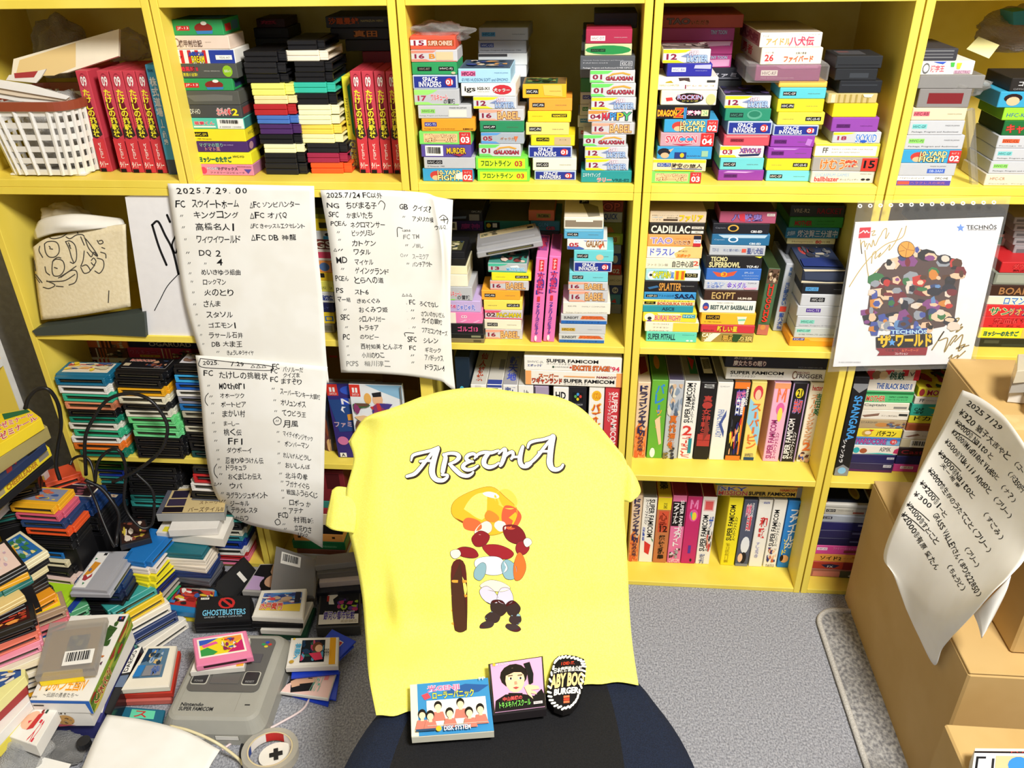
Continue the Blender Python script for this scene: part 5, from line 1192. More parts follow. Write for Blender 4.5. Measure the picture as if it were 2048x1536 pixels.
def paper(reg, rows, label, items, strokes=(), nu=26, nv=34, th=.0003, group='handwritten lists'):
    S_ = Sheet(rows); e = MB(); S_.mesh(e, nu, nv, th, PAPER)
    o = e.build('handwritten_list', None, True); tag(o, label, 'paper', group)
    w = MB(); T = lambda V: [rp(reg, *p) for p in V]
    for it in items:
        V, F = hand(*it[:5], slope=it[5] if len(it) > 5 else 0); S_.put(w, T(V), F, INK2 if len(it) > 6 else INK, .00022)
    for st in strokes:
        V, F = ribbon(st, 2.6); S_.put(w, T(V), F, INK, .00026)
    if w.v: w.build("handwriting", o)
    return S_
Q = '〃'
paper('P1', [[(335,367,-.006),(430,368,-.006),(530,370,-.006),(628,372,-.006)], [(350,472,-.007),(440,472,-.007),(540,472,-.008),(633,474,-.008)], [(369,600,-.009),(455,602,-.012),(550,604,-.012),(646,606,-.010)], [(397,700,-.012),(475,702,-.018),(565,704,-.018),(652,706,-.014)], [(420,762,-.014),(500,763,-.020),(580,764,-.020),(658,766,-.018)]],
 'large white handwritten list, left one of the two under the top shelf',
 [(135,750,92,50,'2025.7.29. 00'),(130,215,205,60,'FC'),(270,675,205,65,'スウィートホーム'),(170,200,305,30,Q),(285,675,298,55,'キングコング'),(185,215,405,30,Q),(300,650,400,60,'高橋名人1'),(205,230,505,28,Q),(310,690,508,58,'ワイワイワールド'),
  (220,255,622,30,Q),(330,525,625,55,'DQ 2'),(235,265,710,28,Q),(375,400,712,28,Q),(482,538,702,52,'4'),(245,270,797,28,Q),(350,690,788,45,'めいきゅう組曲'),(260,285,868,28,Q),(365,565,872,45,'ロックマン'),(272,298,960,28,Q),(375,635,960,55,'火のとり'),
  (282,312,1060,28,Q),(370,520,1058,52,'さんま'),(303,325,1150,26,Q),(392,625,1150,50,'スタソル'),(322,345,1242,26,Q),(412,658,1240,45,'ゴエモン1'),(340,362,1322,26,Q),(415,710,1325,45,'ラサール石井'),(360,380,1400,24,Q),(440,705,1400,45,'DB 大ま王'),(480,510,1468,24,Q),(570,800,1475,38,'きょうしゅうサイヤ'),
  (765,1195,212,48,'△FC ゾンビハンター',-.01),(765,1085,302,50,'△FC オバQ'),(770,1240,392,40,'△FC きゃッスルエクセレント'),(775,1165,490,48,'△FC DB 神龍')])
paper('P2', [[(640.5,380,-.006),(715,380,-.006),(790,381,-.006),(850,386,-.007),(868,392,-.013),(880,395,-.005),(906,400,-.003)], [(659,490,-.008),(728,490,-.009),(800,490,-.012),(868,489,-.022),(884,490,-.030),(893,490,-.012),(903,490,-.006)],
  [(670,600,-.010),(738,602,-.014),(806,604,-.018),(872,606,-.024),(888,606,-.022),(896,606,-.014),(901,606,-.010)], [(677,690,-.012),(745,693,-.018),(815,697,-.022),(875,702,-.022),(890,704,-.018),(898,705,-.014),(904,706,-.012)], [(682,745,-.014),(750,747,-.022),(818,752,-.026),(880,762,-.022),(893,770,-.018),(902,777,-.015),(911,783,-.014)]],
 'white handwritten list with a curling right edge, right one under the top shelf',
 [(120,530,75,40,'2025.7/24 FC以外'),(120,215,150,40,'NG'),(260,490,150,45,'ちびまる子'),(135,210,215,38,'SFC'),(265,460,220,42,'かまいたち'),(150,270,282,35,'PCEん'),(295,550,292,42,'ネクロマンサー'),(195,220,345,24,Q),(305,475,352,40,'ビックリミレ'),(205,228,402,24,Q),(305,485,425,42,'カトケン'),
  (170,245,475,24,'△〃'),(318,445,490,40,'ワタル'),(190,275,548,42,'MD'),(325,465,565,38,'マイケル'),(225,252,615,24,Q),(328,580,625,42,'ゲイングランド',.05),(185,285,682,38,'PCEん'),(322,540,695,45,'とらへの道'),(190,245,770,38,'PS'),(325,430,782,38,'スト6'),(198,298,838,35,'マー組'),(342,515,848,34,'きめくぐみ'),
  (245,270,912,22,Q),(355,570,912,40,'おくみつ姫'),(222,290,968,42,'SFC'),(355,550,982,38,'クロノトリガー'),(255,280,1040,22,Q),(362,505,1045,40,'トラキア'),(240,292,1110,38,'PC'),(365,505,1112,32,'のりピー'),(265,285,1180,20,Q),(370,680,1182,36,'西村知美 とんぷ才'),(272,292,1243,20,Q),(378,545,1245,38,'小川のりこ'),
  (265,355,1305,36,'PCPS',0,1),(395,590,1308,40,'稲川淳二',0,1),(652,718,160,42,'GB'),(750,890,170,42,'クイズ?',.08),(675,698,232,22,Q),(748,905,248,36,'アメリカ横',.05),(910,1005,310,32,'ウルQ.'),(675,735,333,14,'Lucka'),(680,800,378,34,'FC TM',0,1),(695,720,440,22,Q),(745,830,445,34,'ノ娘し',0,1),
  (660,720,515,26,'○〃',0,1),(748,870,525,36,'スーミクア',0,1),(705,728,575,22,Q),(748,895,580,36,'パンチアウト'),(670,748,805,22,'△△△'),(690,770,856,36,'・FC'),(800,940,870,36,'ろくでなし',.06),(695,765,918,22,'・ 〃'),(812,985,940,34,'さついのかいだん',.1),(700,770,975,22,'・ 〃'),(815,970,990,40,'カイの冒険',.1),(710,775,1040,22,'・ 〃'),(818,1005,1060,36,'ファミコンウォーズ',.15),
  (712,780,1130,40,'SFC'),(828,940,1137,36,'シレン',.06),(725,775,1190,34,'FC'),(840,960,1205,38,'ギミック',.06),(735,765,1245,22,Q),(840,975,1262,38,'アバドックス',.06),(740,765,1298,22,Q),(840,985,1332,40,'ドラスレ4',.08)],
 [[(640,378),(640,314),(676,317)],[(697,1105),(695,1081),(760,1083)],[(945,240),(975,220),(1008,250),(1003,285)],[(955,255),(1005,250)],[(978,235),(982,275)],[(500,140),(520,115),(548,140),(540,180)]])
paper('P3', [[(391,710.5,-.026),(450,714,-.028),(520,720,-.030),(590,727,-.028),(655,734,-.024)], [(402,800,-.034),(460,803,-.040),(525,807,-.044),(590,811,-.042),(651,815,-.036)], [(409,888,-.036),(467,890,-.050),(530,894,-.056),(592,898,-.056),(649,902,-.050)], [(425,975,-.020),(478,984,-.054),(535,990,-.066),(595,996,-.070),(647,1004,-.068)], [(456,1030,.012),(498,1049,-.040),(548,1061,-.064),(602,1072,-.078),(645,1096,-.084)]],
 'white handwritten list hanging lowest, its lower left corner curled away',
 [(92,215,130,30,'2025.'),(295,395,140,32,'7.29'),(440,560,155,24,'△△△'),(95,170,205,40,'FC'),(210,570,218,48,'たけしの挑戦状',.03),(125,148,297,22,Q),(212,410,300,42,'Mother1'),(140,168,375,22,Q),(218,400,370,36,'オホーツク'),(155,180,430,22,Q),(225,412,435,38,'ポートピア'),(152,178,498,22,Q),(235,405,502,45,'まかい村'),(160,185,570,22,Q),(245,362,575,32,'まーしー'),
  (170,195,635,22,Q),(245,380,638,45,'桃く伝'),(175,203,700,22,Q),(275,400,705,42,'FF1'),(190,215,770,22,Q),(268,455,770,36,'ダウボーイ'),(198,220,835,22,Q),(258,538,845,42,'忍者りゅうけん伝'),(205,232,895,22,Q),(262,415,898,40,'ドラキュラ'),(212,240,945,22,Q),(278,525,962,44,'おくまじわ伝え'),(172,235,1015,24,'△〃'),(288,385,1030,42,'ウパ'),(225,250,1083,22,Q),(265,570,1100,40,'ラグランジュポイント'),
  (200,265,1140,22,'△〃'),(292,435,1158,38,'ジーキル'),(255,280,1187,22,Q),(300,495,1210,40,'テラクレスタ'),(330,430,1268,36,'からつ'),(600,655,155,36,'FC'),(678,830,178,36,'バゾルーだ',.04),(590,640,190,34,'FC'),(680,805,222,34,'クイズま'),(585,645,250,40,'FC'),(665,820,265,42,'ますぞり',.06),(595,622,320,22,Q),(658,955,340,38,'スーパーモンキー大冒険',.16),(608,632,405,22,Q),(662,848,420,40,'オリュンポス',.1),
  (615,640,483,22,Q),(672,850,498,40,'てつどう王',.08),(625,652,555,22,Q),(678,795,578,50,'月風'),(632,655,637,22,Q),(680,900,650,36,'マイティボンジャック',.18),(640,660,708,20,Q),(692,872,722,36,'ボンバーマン',.1),(638,660,793,22,Q),(680,888,808,38,'れいげんどうし',.1),(640,665,865,22,Q),(695,880,880,38,'おいしんぼ',.08),(650,675,940,22,Q),(695,865,955,42,'北斗の拳',.08),(662,685,998,22,Q),(700,875,1015,38,'フガナイぐら',.12),
  (665,690,1063,22,Q),(705,935,1075,40,'戦国ふうらくじ',.12),(672,692,1118,22,Q),(725,885,1150,40,'ロボっ か',.12),(680,705,1195,22,Q),(722,830,1212,36,'アテナ'),(645,720,1245,40,'FCD'),(755,905,1275,44,'村雨城',.1),(675,700,1310,20,Q),(762,890,1338,42,'立花りさ',.16),(685,710,1345,20,Q),(790,865,1385,28,'リンク',.1)],
 [[(76,98),(330,128),(578,152),(584,186),(330,176),(82,160),(76,98)],[(135,352),(115,378),(112,412),(130,442)],[(196,870),(178,902),(180,940),(202,972)],[(640,525),(610,548),(625,582),(660,576),(666,545),(640,525)],[(640,1272),(622,1290),(636,1315),(660,1306),(655,1282),(638,1272)]])
# ---------------------------------------------------------------- signed board in a clear sleeve (right)
def signed_board():
    y0 = -.014
    quad = [(1711,445),(2007.5,434.7),(1940,727),(1666,733.5)]
    o = slab_px('signed_art_board', quad, y0, .003, mat('f6f6f8'), 'white signed art board in a clear sleeve above the cardboard boxes', 'art board')
    c = [rp('S5', 303,192), rp('S5',1568,148), rp('S5',1275,1393), rp('S5',112,1423)]
    m = MB(); off = [.0004]
    def pr(V, F, col):
        m.add([tuple(hit(*rp('S5', x, y), 1, y0-off[0])) for x, y in V], F, mat(col, 'ink')); off[0] += .000008
    def R(x0, y0_, x1, y1, col): pr([(x0,y0_),(x1,y0_),(x1,y1),(x0,y1)], [(0,1,2,3)], col)
    def O(x0, y0_, x1, y1, col, n=16): p = ell(x0, y0_, x1, y1, n); pr(p, [tuple(range(n))], col)
    def T(x0, y0_, x1, y1, col, s, b=0.0): v, f = fit(s, x0, y0_, x1, y1, b, None); pr(v, f, col)
    def PL(p, col): pr(p, [tuple(range(len(p)))], col)
    def K(p, r, col): v, f = ribbon(p, r); pr(v, f, col)
    PL([(340,236),(436,232),(426,322),(328,326)], 'd83242'); K([(338,285),(360,272),(375,262),(385,280),(400,262),(410,278),(424,276)], 4, 'f8f0f0')
    def star(cx, cy, r, col): PL([(cx+r*(1 if i % 2 == 0 else .45)*math.sin(math.pi*i/5), cy-r*(1 if i % 2 == 0 else .45)*math.cos(math.pi*i/5)) for i in range(10)], col)
    star(1200, 238, 36, '6a98e8'); T(1250,205,1508,248,'22242c','TECHNŌS',.01); T(1262,250,1500,262,'4a4c54','JAPAN CORP. MEMORIAL COLLECTION')
    # gold pen signatures
    for st in ([(345,340),(350,400),(358,460),(352,380),(378,350),(385,400),(400,370)],[(400,420),(420,370),(440,400),(455,340),(470,390),(500,330),(520,300),(540,260),(570,245),(560,330),(590,280)],[(440,540),(450,460),(480,440),(470,500),(520,450),(500,490),(560,430),(600,380),(590,430),(650,350),(700,240)],[(250,740),(340,600),(440,480),(560,380),(700,320),(738,222)],[(384,430),(400,560),(420,690)],[(430,660),(500,590),(600,520)],[(440,270),(470,262),(445,300),(475,296)]): K(st, 3.4, 'c8ac62')
    for st in ([(1100,1040),(1190,1010),(1110,1120),(1220,1080),(1160,1130),(1210,1060)],[(955,1280),(1060,1120),(1010,1200),(1090,1180),(1060,1300),(1130,1180),(1170,1160),(1110,1240)],[(1150,1210),(1220,1150),(1180,1290),(1240,1230),(1160,1270),(1270,1240)],[(1100,1350),(1130,1320),(1120,1355),(1180,1325),(1170,1350),(1240,1290)]): K(st, 5.0, '9a8440')
    # crowd of plain colour patches (stand-in for the printed picture)
    rg = random.Random(12)
    PL([(440,680),(540,540),(700,470),(860,420),(1000,470),(1150,500),(1200,640),(1180,780),(1150,1000),(1060,1080),(900,1110),(620,1120),(460,1090),(400,980),(420,820)], '5a4644')
    base = [(620,560),(720,500),(830,440),(930,470),(1080,520),(1150,560),(480,700),(560,680),(660,700),(760,680),(870,680),(990,640),(1110,680),(1180,640),(460,800),(560,800),(660,800),(780,760),(900,780),(1010,760),(1120,780),(420,960),(500,900),(620,900),(720,880),(850,880),(960,880),(1080,880),(430,1030),(540,1030),(640,1000),(740,1000),(850,980),(950,980),(1060,980),(1130,1050),(470,1080),(600,1090),(700,1080),(830,1090),(930,1060)]
    cols = ['f2c9a6','c83a36','2a2c3a','4a5aa8','3a7a4a','8a4a8a','5a3a2a','e8d8c8','d88a3a','6a94c8','7a2a34','26262c','f0d0b0','9aa0aa','3a4a7a']
    for i, (x, y) in enumerate(base):
        for k in range(3):
            r1, r2 = rg.uniform(30, 95)*(1-.25*k), rg.uniform(26, 70)*(1-.25*k); cx, cy = x+rg.uniform(-30, 30), y+rg.uniform(-30, 30); n = rg.choice([5, 6, 7, 9])
            PL([(cx+r1*math.cos(a+rg.uniform(-.25, .25)), cy+r2*math.sin(a)) for a in np.linspace(0, 2*math.pi, n+1)[:-1]], cols[(i*3+k*5+rg.randrange(3)) % len(cols)])
    O(664,350,810,494,'3a2a1a',20); O(668,354,806,490,'f0a648',20)
    for st in ([(690,380),(740,420),(800,430)],[(740,420),(730,488)],[(672,440),(720,430)],[(760,360),(750,415)]): K(st, 2, '8a5a20')
    PL([(610,1105),(918,1092),(905,1140),(598,1148)], '2a4a9a'); T(606,1100,912,1142,'bfe4fa','TECHNŌS',.03)
    PL([(478,1170),(955,1140),(962,1230),(900,1258),(480,1262)], '1c1418'); v, f = fit('ザ', 500,1158,600,1254,.09); pr(v, f, '1c1418'); T(500,1158,600,1254,'f8c820','ザ',.05); star(615,1216,34,'5aa8f0')
    v, f = fit('ワールド', 650,1150,950,1246,.09); pr(v, f, '1c1418'); T(650,1150,950,1246,'f8c820','ワールド',.05)
    PL([(476,1266),(920,1258),(905,1324),(488,1328),(510,1296)], '9a2430'); T(560,1272,690,1294,'26181a','くにおくん',.02); T(700,1272,840,1294,'f07a4a','＆アーケード',.02); T(640,1302,750,1320,'f4e8e8','コレクション',.02)
    T(160,1378,348,1390,'9a9a9e','© ARC SYSTEM WORKS')
    k = m.build('print', o); k.location = -o.location
    # sleeve with a punched strip on top
    P = lambda pts, y, dy: [tuple(hit(*p, 1, y)) for p in pts]
    s = MB(); fq = [(1716,402),(2022,392),(1948,736),(1655,744)]
    SLV = clear('clear_sleeve', (.98, .98, .98), .10, .1); a = P(fq, y0-.006, 0); b_ = P(fq, y0+.005, 0)
    s.add(a+b_, [(0,1,2,3),(7,6,5,4),(0,4,5,1),(1,5,6,2),(2,6,7,3),(3,7,4,0)], SLV); k = s.build('clear_sleeve', o); k.location = -o.location
    s = MB()
    for i in range(14):
        px, py = 1720+i*20.6, 412-i*.55
        for r0, r1 in ((3.0, 4.6),):
            A = ell(px-r1, py-r1*.9, px+r1, py+r1*.9, 10); B = ell(px-r0*.7, py-r0*.62, px+r0*.7, py+r0*.62, 10)
            s.add([tuple(hit(x, y, 1, y0-.0065)) for x, y in A+B], [(j, (j+1) % 10, 10+(j+1) % 10, 10+j) for j in range(10)], mat('f0f0ee'))
    k = s.build('punched_strip', o); k.location = -o.location
signed_board()
# ---------------------------------------------------------------- upper left middle bay: cloth drawing, white board
slab_px('white_board', [(250,394),(262,391),(420,386),(470,680),(294,683)], .006, .0025, mat('f2f1f4'), 'white board with a big thin signature, half hidden by the left hanging list', 'board', 0)
W_ = MB()
for st, r in (([(305,452),(318,494),(333,530)],2.2),([(304,450),(316,443),(330,470),(345,500),(357,548)],2.2),([(334,430),(340,444)],2.2),([(352,470),(344,490),(352,506),(360,470),(357,500)],1.8),([(357,548),(335,572),(320,600),(309,621)],.9)):
    V, F = ribbon(st, r); W_.add([tuple(hit(x, y, 1, .0057)) for x, y in V], F, INK)
o = [q for q in bpy.data.objects if q.name.startswith('white_board')][0]; k = W_.build('signature', o); k.location = -o.location
slab_px('dark_slab', [(64,662),(80,655),(240,632),(288,626),(292,674),(180,668),(72,672)], -.004, .03, mat('3e4743'), 'dark grey green slab wrapped in plastic on the shelf edge, left bay', 'board', 0)
S_ = Sheet([[(66,494,.03),(95,476,.028),(165,462,.026),(215,453,.024),(250,449,.022)], [(70,545,.026),(110,540,.016),(165,535,.014),(215,530,.016),(254,525,.02)], [(75,590,.02),(115,588,.012),(168,580,.01),(220,570,.012),(257,565,.016)], [(82,640,.012),(120,636,.006),(170,629,.004),(222,620,.006),(261,613,.012)]])
m = MB(); CLOTH = surface('cream_cloth', 'e6d8b4', 'ecdfbe', 160, .95, .3); S_.mesh(m, 22, 18, .004, CLOTH); o = m.build('cloth_drawing', None, True); tag(o, 'cream cloth with a line drawing of a face in glasses, left bay', 'cloth')
m = MB(); T1 = lambda P_: [rp('M1', *p) for p in P_]
for st in ([(380,460),(410,440),(470,440),(500,470),(505,530),(470,570),(420,570),(390,530),(380,460)],[(450,610),(480,590),(530,600),(550,640),(545,690),(510,730),(460,730),(445,680),(450,610)],[(455,600),(490,575),(520,580)],[(420,480),(430,490)],[(425,500),(450,505)],[(465,660),(490,670)],[(560,440),(590,500),(610,570),(630,625),(600,615)],[(560,440),(600,435),(640,470),(655,540),(650,600),(630,625)],[(585,450),(600,480),(590,470),(605,500)],[(340,480),(335,520),(365,575)],[(385,655),(395,700),(425,725)],[(400,385),(450,415),(530,400),(590,360),(650,350),(665,370)],[(565,400),(600,415),(650,385),(700,380),(720,395)],[(720,405),(760,450),(830,550),(820,560),(760,500),(725,410)],[(690,400),(720,470)],[(745,530),(780,570),(800,530),(830,560)],[(690,650),(710,600),(720,520)],[(500,750),(580,700),(650,650)],[(520,745),(600,690),(650,690),(660,740),(640,790),(590,810)],[(400,780),(480,780),(560,770),(640,720)],[(370,830),(420,840),(470,810),(400,775)],[(480,820),(540,825)],[(700,650),(740,640),(770,690),(720,710),(690,660)],[(780,600),(800,580),(820,610),(800,640),(780,620)],[(830,580),(880,600),(885,660),(850,710),(810,690)],[(770,690),(810,640)],[(830,430),(850,460),(880,450),(870,430),(845,435)],[(870,490),(895,500)],[(860,530),(900,545),(905,580)],[(290,600),(305,690)],[(305,720),(360,790)],[(300,740),(340,790)],[(310,430),(380,400)],[(700,350),(760,330),(840,330),(890,318)],[(930,860),(925,960)]):
    V, F = ribbon(st, 4.4); S_.put(m, T1(V), F, mat('4a4640', 'ink'), .0004)
k = m.build('drawing', o)
S_ = Sheet([[(68,462,.05),(80,440,.045),(120,430,.03),(165,428,.035),(240,436,.05)], [(68,470,.045),(95,455,.025),(130,450,.012),(180,446,.022),(246,440,.04)], [(70,478,.04),(100,468,.02),(140,464,.018),(190,458,.02),(250,450,.03)]])
m = MB(); S_.mesh(m, 20, 10, .006, mat('efece4', 'cloth')); o = m.build('folded_cloth', None, True); tag(o, 'white folded cloth lying over the cream cloth drawing', 'cloth')
o = blob('rolled_cloth', (float(hit(130, 440, 1, .07)[0]), .075, float(hit(130, 440, 1, .07)[2])-.02), (.05, .025, .028), mat('b8ac90', 'cloth'), 21, .3); tag(o, 'tan rolled cloth in the shade behind the white folded cloth', 'cloth')
# ---------------------------------------------------------------- office chair, draped shirt
def office_chair():
    e = empty('office_chair', (-.165, -.84, 0)); tag(e, 'dark office chair with a navy and black mesh seat, draped with the yellow shirt', 'chair')
    ox, oy = -.165, -.84
    BK = surface('black_mesh_fabric', '101012', '19191c', 700, .9, .5, 2, .001); NV = surface('navy_mesh_fabric', '0f1626', '182238', 700, .9, .5, 2, .001); PL_ = mat('1c1c1e', 'plastic')
    def place(m, nm, sm=False):
        o = m.build(nm, e, sm); o.location = (-ox, -oy, 0); return o
    # seat: a rounded cushion
    nu, nv = 29, 25; V = []; F = []; Mi = []
    m = MB(); hw, hd = .238, .29
    def pt(a, b_, z): 
        x = a*hw; y = b_*hd
        if b_ > 0: return (ox+a*math.sqrt(1-b_*b_*.60)*hw, oy+b_*math.sqrt(1-a*a*.42)*hd, z)
        r = math.sqrt(a*a*b_*b_); k = 1-.12*r
        return (ox+x*k, oy+b_*hd*math.sqrt(1-a*a*.2), z)
    top = []; 
    for j in range(nv):
        for i in range(nu):
            a, b_ = -1+2*i/(nu-1), -1+2*j/(nv-1); q = max(abs(a), abs(b_)); z = .416-.022*max(0, (q-.82)/.18)**2+.004*(1-a*a)*0
            top.append(pt(a, b_, z))
    n = nu*nv; bot = [(x, y, .36) for x, y, z in top]
    FB, FN = [], []
    for j in range(nv-1):
        for i in range(nu-1):
            k = j*nu+i; a = -1+2*(i+.5)/(nu-1)
            (FB if -.68 < a < .60+.0*j else FN).append((k, k+1, k+nu+1, k+nu))
    m.add(top, FB, BK); m.add(top, FN, NV)
    edge = [i for i in range(nu)]+[j*nu+nu-1 for j in range(1, nv)]+[(nv-1)*nu+i for i in range(nu-2, -1, -1)]+[j*nu for j in range(nv-2, 0, -1)]
    vs = [top[k] for k in edge]+[bot[k] for k in edge]; L_ = len(edge)
    m.add(vs, [(i, L_+i, L_+(i+1) % L_, (i+1) % L_) for i in range(L_)]+[tuple(range(L_, 2*L_))], NV)
    place(m, 'seat', True)
    m = MB(); rows = []
    for j in range(9):
        t = j/8; z = .43+t*.262; y = .52*z-.7914+.014; hwid = (.158+.012*math.sin(t*3.1))*(1 if t < .8 else math.sqrt(max(0, 1-((t-.8)/.23)**2)))
        rows.append((z, y, hwid))
    cx = -.236
    vs = []; fs = []
    for z, y, w in rows:
        for i in range(9):
            a = -1+i/4; vs.append((cx+a*w, y+.026*a*a, z))
    n = len(vs); vs += [(x, y+.045, z-.01) for x, y, z in vs]
    for j in range(8):
        for i in range(8): k = j*9+i; fs += [(k, k+1, k+10, k+9), (n+k+9, n+k+10, n+k+1, n+k)]
    ed = list(range(9))+[j*9+8 for j in range(1, 9)]+[8*9+i for i in range(7, -1, -1)]+[j*9 for j in range(7, 0, -1)]
    fs += [(ed[(i+1) % len(ed)], ed[i], n+ed[i], n+ed[(i+1) % len(ed)]) for i in range(len(ed))]
    m.add(vs, fs, BK); place(m, 'backrest', True)
    m = MB(); m.tube([(-.22, -.56, .33), (-.22, -.49, .45), (-.22, -.42, .58)], .018, PL_); m.box(-.26, -.95, .335, -.07, -.56, .36, PL_, .004); place(m, 'seat_support')
    m = MB(); m.tube([(ox, oy, .09), (ox, oy, .34)], .027, mat('8a8c90', 'metal'), 14); place(m, 'gas_column')
    for k in range(5):
        a = math.radians(20+72*k); dx, dy = math.cos(a), math.sin(a)
        m = MB(); m.tube([(ox, oy, .105), (ox+dx*.15, oy+dy*.15, .09), (ox+dx*.27, oy+dy*.27, .068)], [.026, .02, .015], PL_, 8); lg = place(m, 'leg')
        m = MB(); c0 = Vector((ox+dx*.275, oy+dy*.275, .027)); t = Vector((-dy, dx, 0)); m.tube([c0-t*.018, c0+t*.018], .026, PL_, 14); m.tube([c0, c0+Vector((0, 0, .045))], .008, PL_, 8); w = m.build('caster', lg)
office_chair()
SHIRT = surface('yellow_jersey', 'f9f268', 'fcf678', 500, .95, .25, 2, .0006)
def shirt():
    def wob(u, v):
        w = np.zeros((len(u), 3)); f = .0045*np.sin(u*9+v*3)*v+.0035*np.sin(u*19-v*7+1)*v**2+.004*np.sin(u*31+v*11)*np.exp(-((u-.1)/.14)**2)+.012*np.exp(-((u-.10-.10*v)/.045)**2)*np.clip(v*1.6-.35, 0, 1)+.006*np.exp(-((u-.93+.05*v)/.04)**2)*np.clip(v*1.5-.4, 0, 1)
        f = f+.016*np.exp(-((u-.13)/.07)**2-((v-.10)/.05)**2)
        w[:,1] = -f; return w
    XY = [[(699,882),(736,828),(800,812),(877,787),(960,779),(1041,788),(1110,795),(1172,826),(1243,908)],
     [(708,918),(752,880),(820,862),(890,846),(964,840),(1042,845),(1114,855),(1180,880),(1256,940)],
     [(692,985),(756,960),(826,945),(895,935),(967,932),(1043,935),(1116,942),(1184,952),(1250,985)],
     [(692,1040),(757,1030),(828,1022),(897,1016),(968,1014),(1044,1014),(1117,1016),(1186,1020),(1248,1028)],
     [(712,1120),(768,1112),(834,1108),(901,1104),(971,1101),(1046,1099),(1119,1096),(1188,1092),(1253,1088)],
     [(726,1190),(776,1184),(840,1180),(905,1176),(975,1172),(1048,1168),(1121,1162),(1190,1156),(1256,1150)],
     [(733,1270),(783,1264),(846,1259),(909,1254),(979,1248),(1051,1243),(1123,1236),(1193,1228),(1259,1220)],
     [(739,1350),(790,1344),(852,1337),(914,1331),(983,1324),(1054,1318),(1125,1308),(1196,1300),(1265,1290)]]
    rows = [[(x+(990-x)*.06, y+9+10*abs((i-4)/4), 3, (.52, -.7914+.11)) for i, (x, y) in enumerate(XY[0])]]
    for j, r in enumerate(XY[:7]): rows.append([(x, y, 3, (.52, -.7914+.034*abs((i-4)/4)**2.2)) for i, (x, y) in enumerate(r)])
    rows.append([(x, y, 2, .4245) for x, y in XY[7]])
    rows.append([(x, y, 2, .4235) for x, y in ((752,1431),(806,1424),(864,1415),(924,1406),(990,1397),(1058,1388),(1128,1378),(1200,1370),(1277,1371))])
    S_ = Sheet(rows, wob); root = empty('yellow_shirt', (-.2, -.62, .42)); tag(root, 'bright yellow T-shirt with white lettering draped over the chair back', 'T-shirt')
    def fin(m, nm, sm=True):
        o = m.build(nm, root, sm); o.location = (.2, .62, -.42); return o
    m = MB(); S_.mesh(m, 60, 66, .0012, SHIRT); fin(m, 'body')
    # the back panel hanging behind the chair
    V, F = [], []
    for j in range(7):
        for i in range(9): a = -1+i/4; t = j/6; V.append((-.236+a*(.165+.01*t), -.325+.012*math.sin(i*1.7+t*4), .705-t*.25-.07*a*a*(1-t)))
    for j in range(6):
        for i in range(8): k = j*9+i; F.append((k, k+1, k+10, k+9))
    m = MB(); m.add(V, F, SHIRT); fin(m, 'back_panel')
    for nm, R_ in (('left', [[(664,980,3,(.52,-0.746)),(677,973,3,(.52,-0.749)),(712,978,3,(.52,-0.755))], [(658,1008,3,(.52,-0.749)),(674,1010,3,(.52,-0.761)),(712,1015,3,(.52,-0.763))], [(653,1032,3,(.52,-0.753)),(671,1036,3,(.52,-0.767)),(712,1040,3,(.52,-0.767))], [(651,1051,3,(.52,-0.755)),(667,1060,3,(.52,-0.769)),(708,1066,3,(.52,-0.767))]]),
                   ('right', [[(1240,925,3,(.52,-0.719)),(1256,930,3,(.52,-0.719)),(1268,946,3,(.52,-0.709))], [(1246,950,3,(.52,-0.725)),(1264,948,3,(.52,-0.730)),(1277,964,3,(.52,-0.717))], [(1246,978,3,(.52,-0.733)),(1266,974,3,(.52,-0.740)),(1282,982,3,(.52,-0.725))], [(1247,1002,3,(.52,-0.737)),(1262,1004,3,(.52,-0.743)),(1276,993,3,(.52,-0.733))]])):
        s2 = Sheet(R_); m = MB(); s2.mesh(m, 14, 18, .002, SHIRT); fin(m, 'sleeve')
    # lettering
    m = MB(); Tt = lambda V: [rp('SH', *p) for p in V]; W_, K_ = mat('fdfdf8', 'ink'), mat('3a2f22', 'ink')
    L = [[(48,362,9),(100,345,11),(140,305,11),(190,240,10),(245,172,9)],[(78,252,5),(92,215,9),(150,196,9),(215,180,9),(268,158,8)],[(262,168,15),(242,230,16),(225,300,18),(228,350,17),(255,385,14),(300,390,12),(328,370,9),(335,355,6)],[(140,256,7),(190,250,8),(245,256,8)],
     [(305,208,9),(318,230,13),(305,290,14),(298,330,13)],[(305,210,9),(350,200,9),(395,205,11),(412,228,13),(385,258,10),(345,274,7)],[(345,276,8),(380,310,13),(425,348,13),(470,358,11),(500,345,8),(512,330,6)],[(292,352,7),(330,352,7)],
     [(535,222,8),(515,203,9),(478,212,11),(462,238,11),(490,254,8),(510,256,6)],[(495,256,7),(455,272,11),(440,298,12),(470,315,11),(510,308,9),(545,285,6)],
     [(520,235,6),(548,205,9),(590,192,10),(640,194,10),(688,178,7)],[(622,196,10),(592,235,14),(588,275,14),(620,295,12),(660,286,9),(690,265,6)],
     [(690,200,6),(712,178,8),(735,170,10),(728,220,13),(710,270,11),(700,285,8)],[(728,228,7),(755,200,9),(785,188,10),(790,215,9),(778,235,8)],[(780,226,6),(815,222,7),(845,222,7)],[(858,150,9),(842,205,13),(838,250,14),(852,282,13),(885,288,10),(912,272,7),(920,262,5)],
     [(892,158,6),(905,125,9),(945,108,9),(1000,98,9),(1060,78,9)],[(1068,78,16),(1056,140,17),(1048,210,17),(1046,262,18),(1062,298,15),(1095,306,12),(1125,292,9),(1138,272,7)],[(1055,95,8),(1010,150,9),(960,215,10),(915,258,9),(880,268,7)],[(968,186,6),(1010,180,7),(1055,182,7)]]
    o_ = .00035
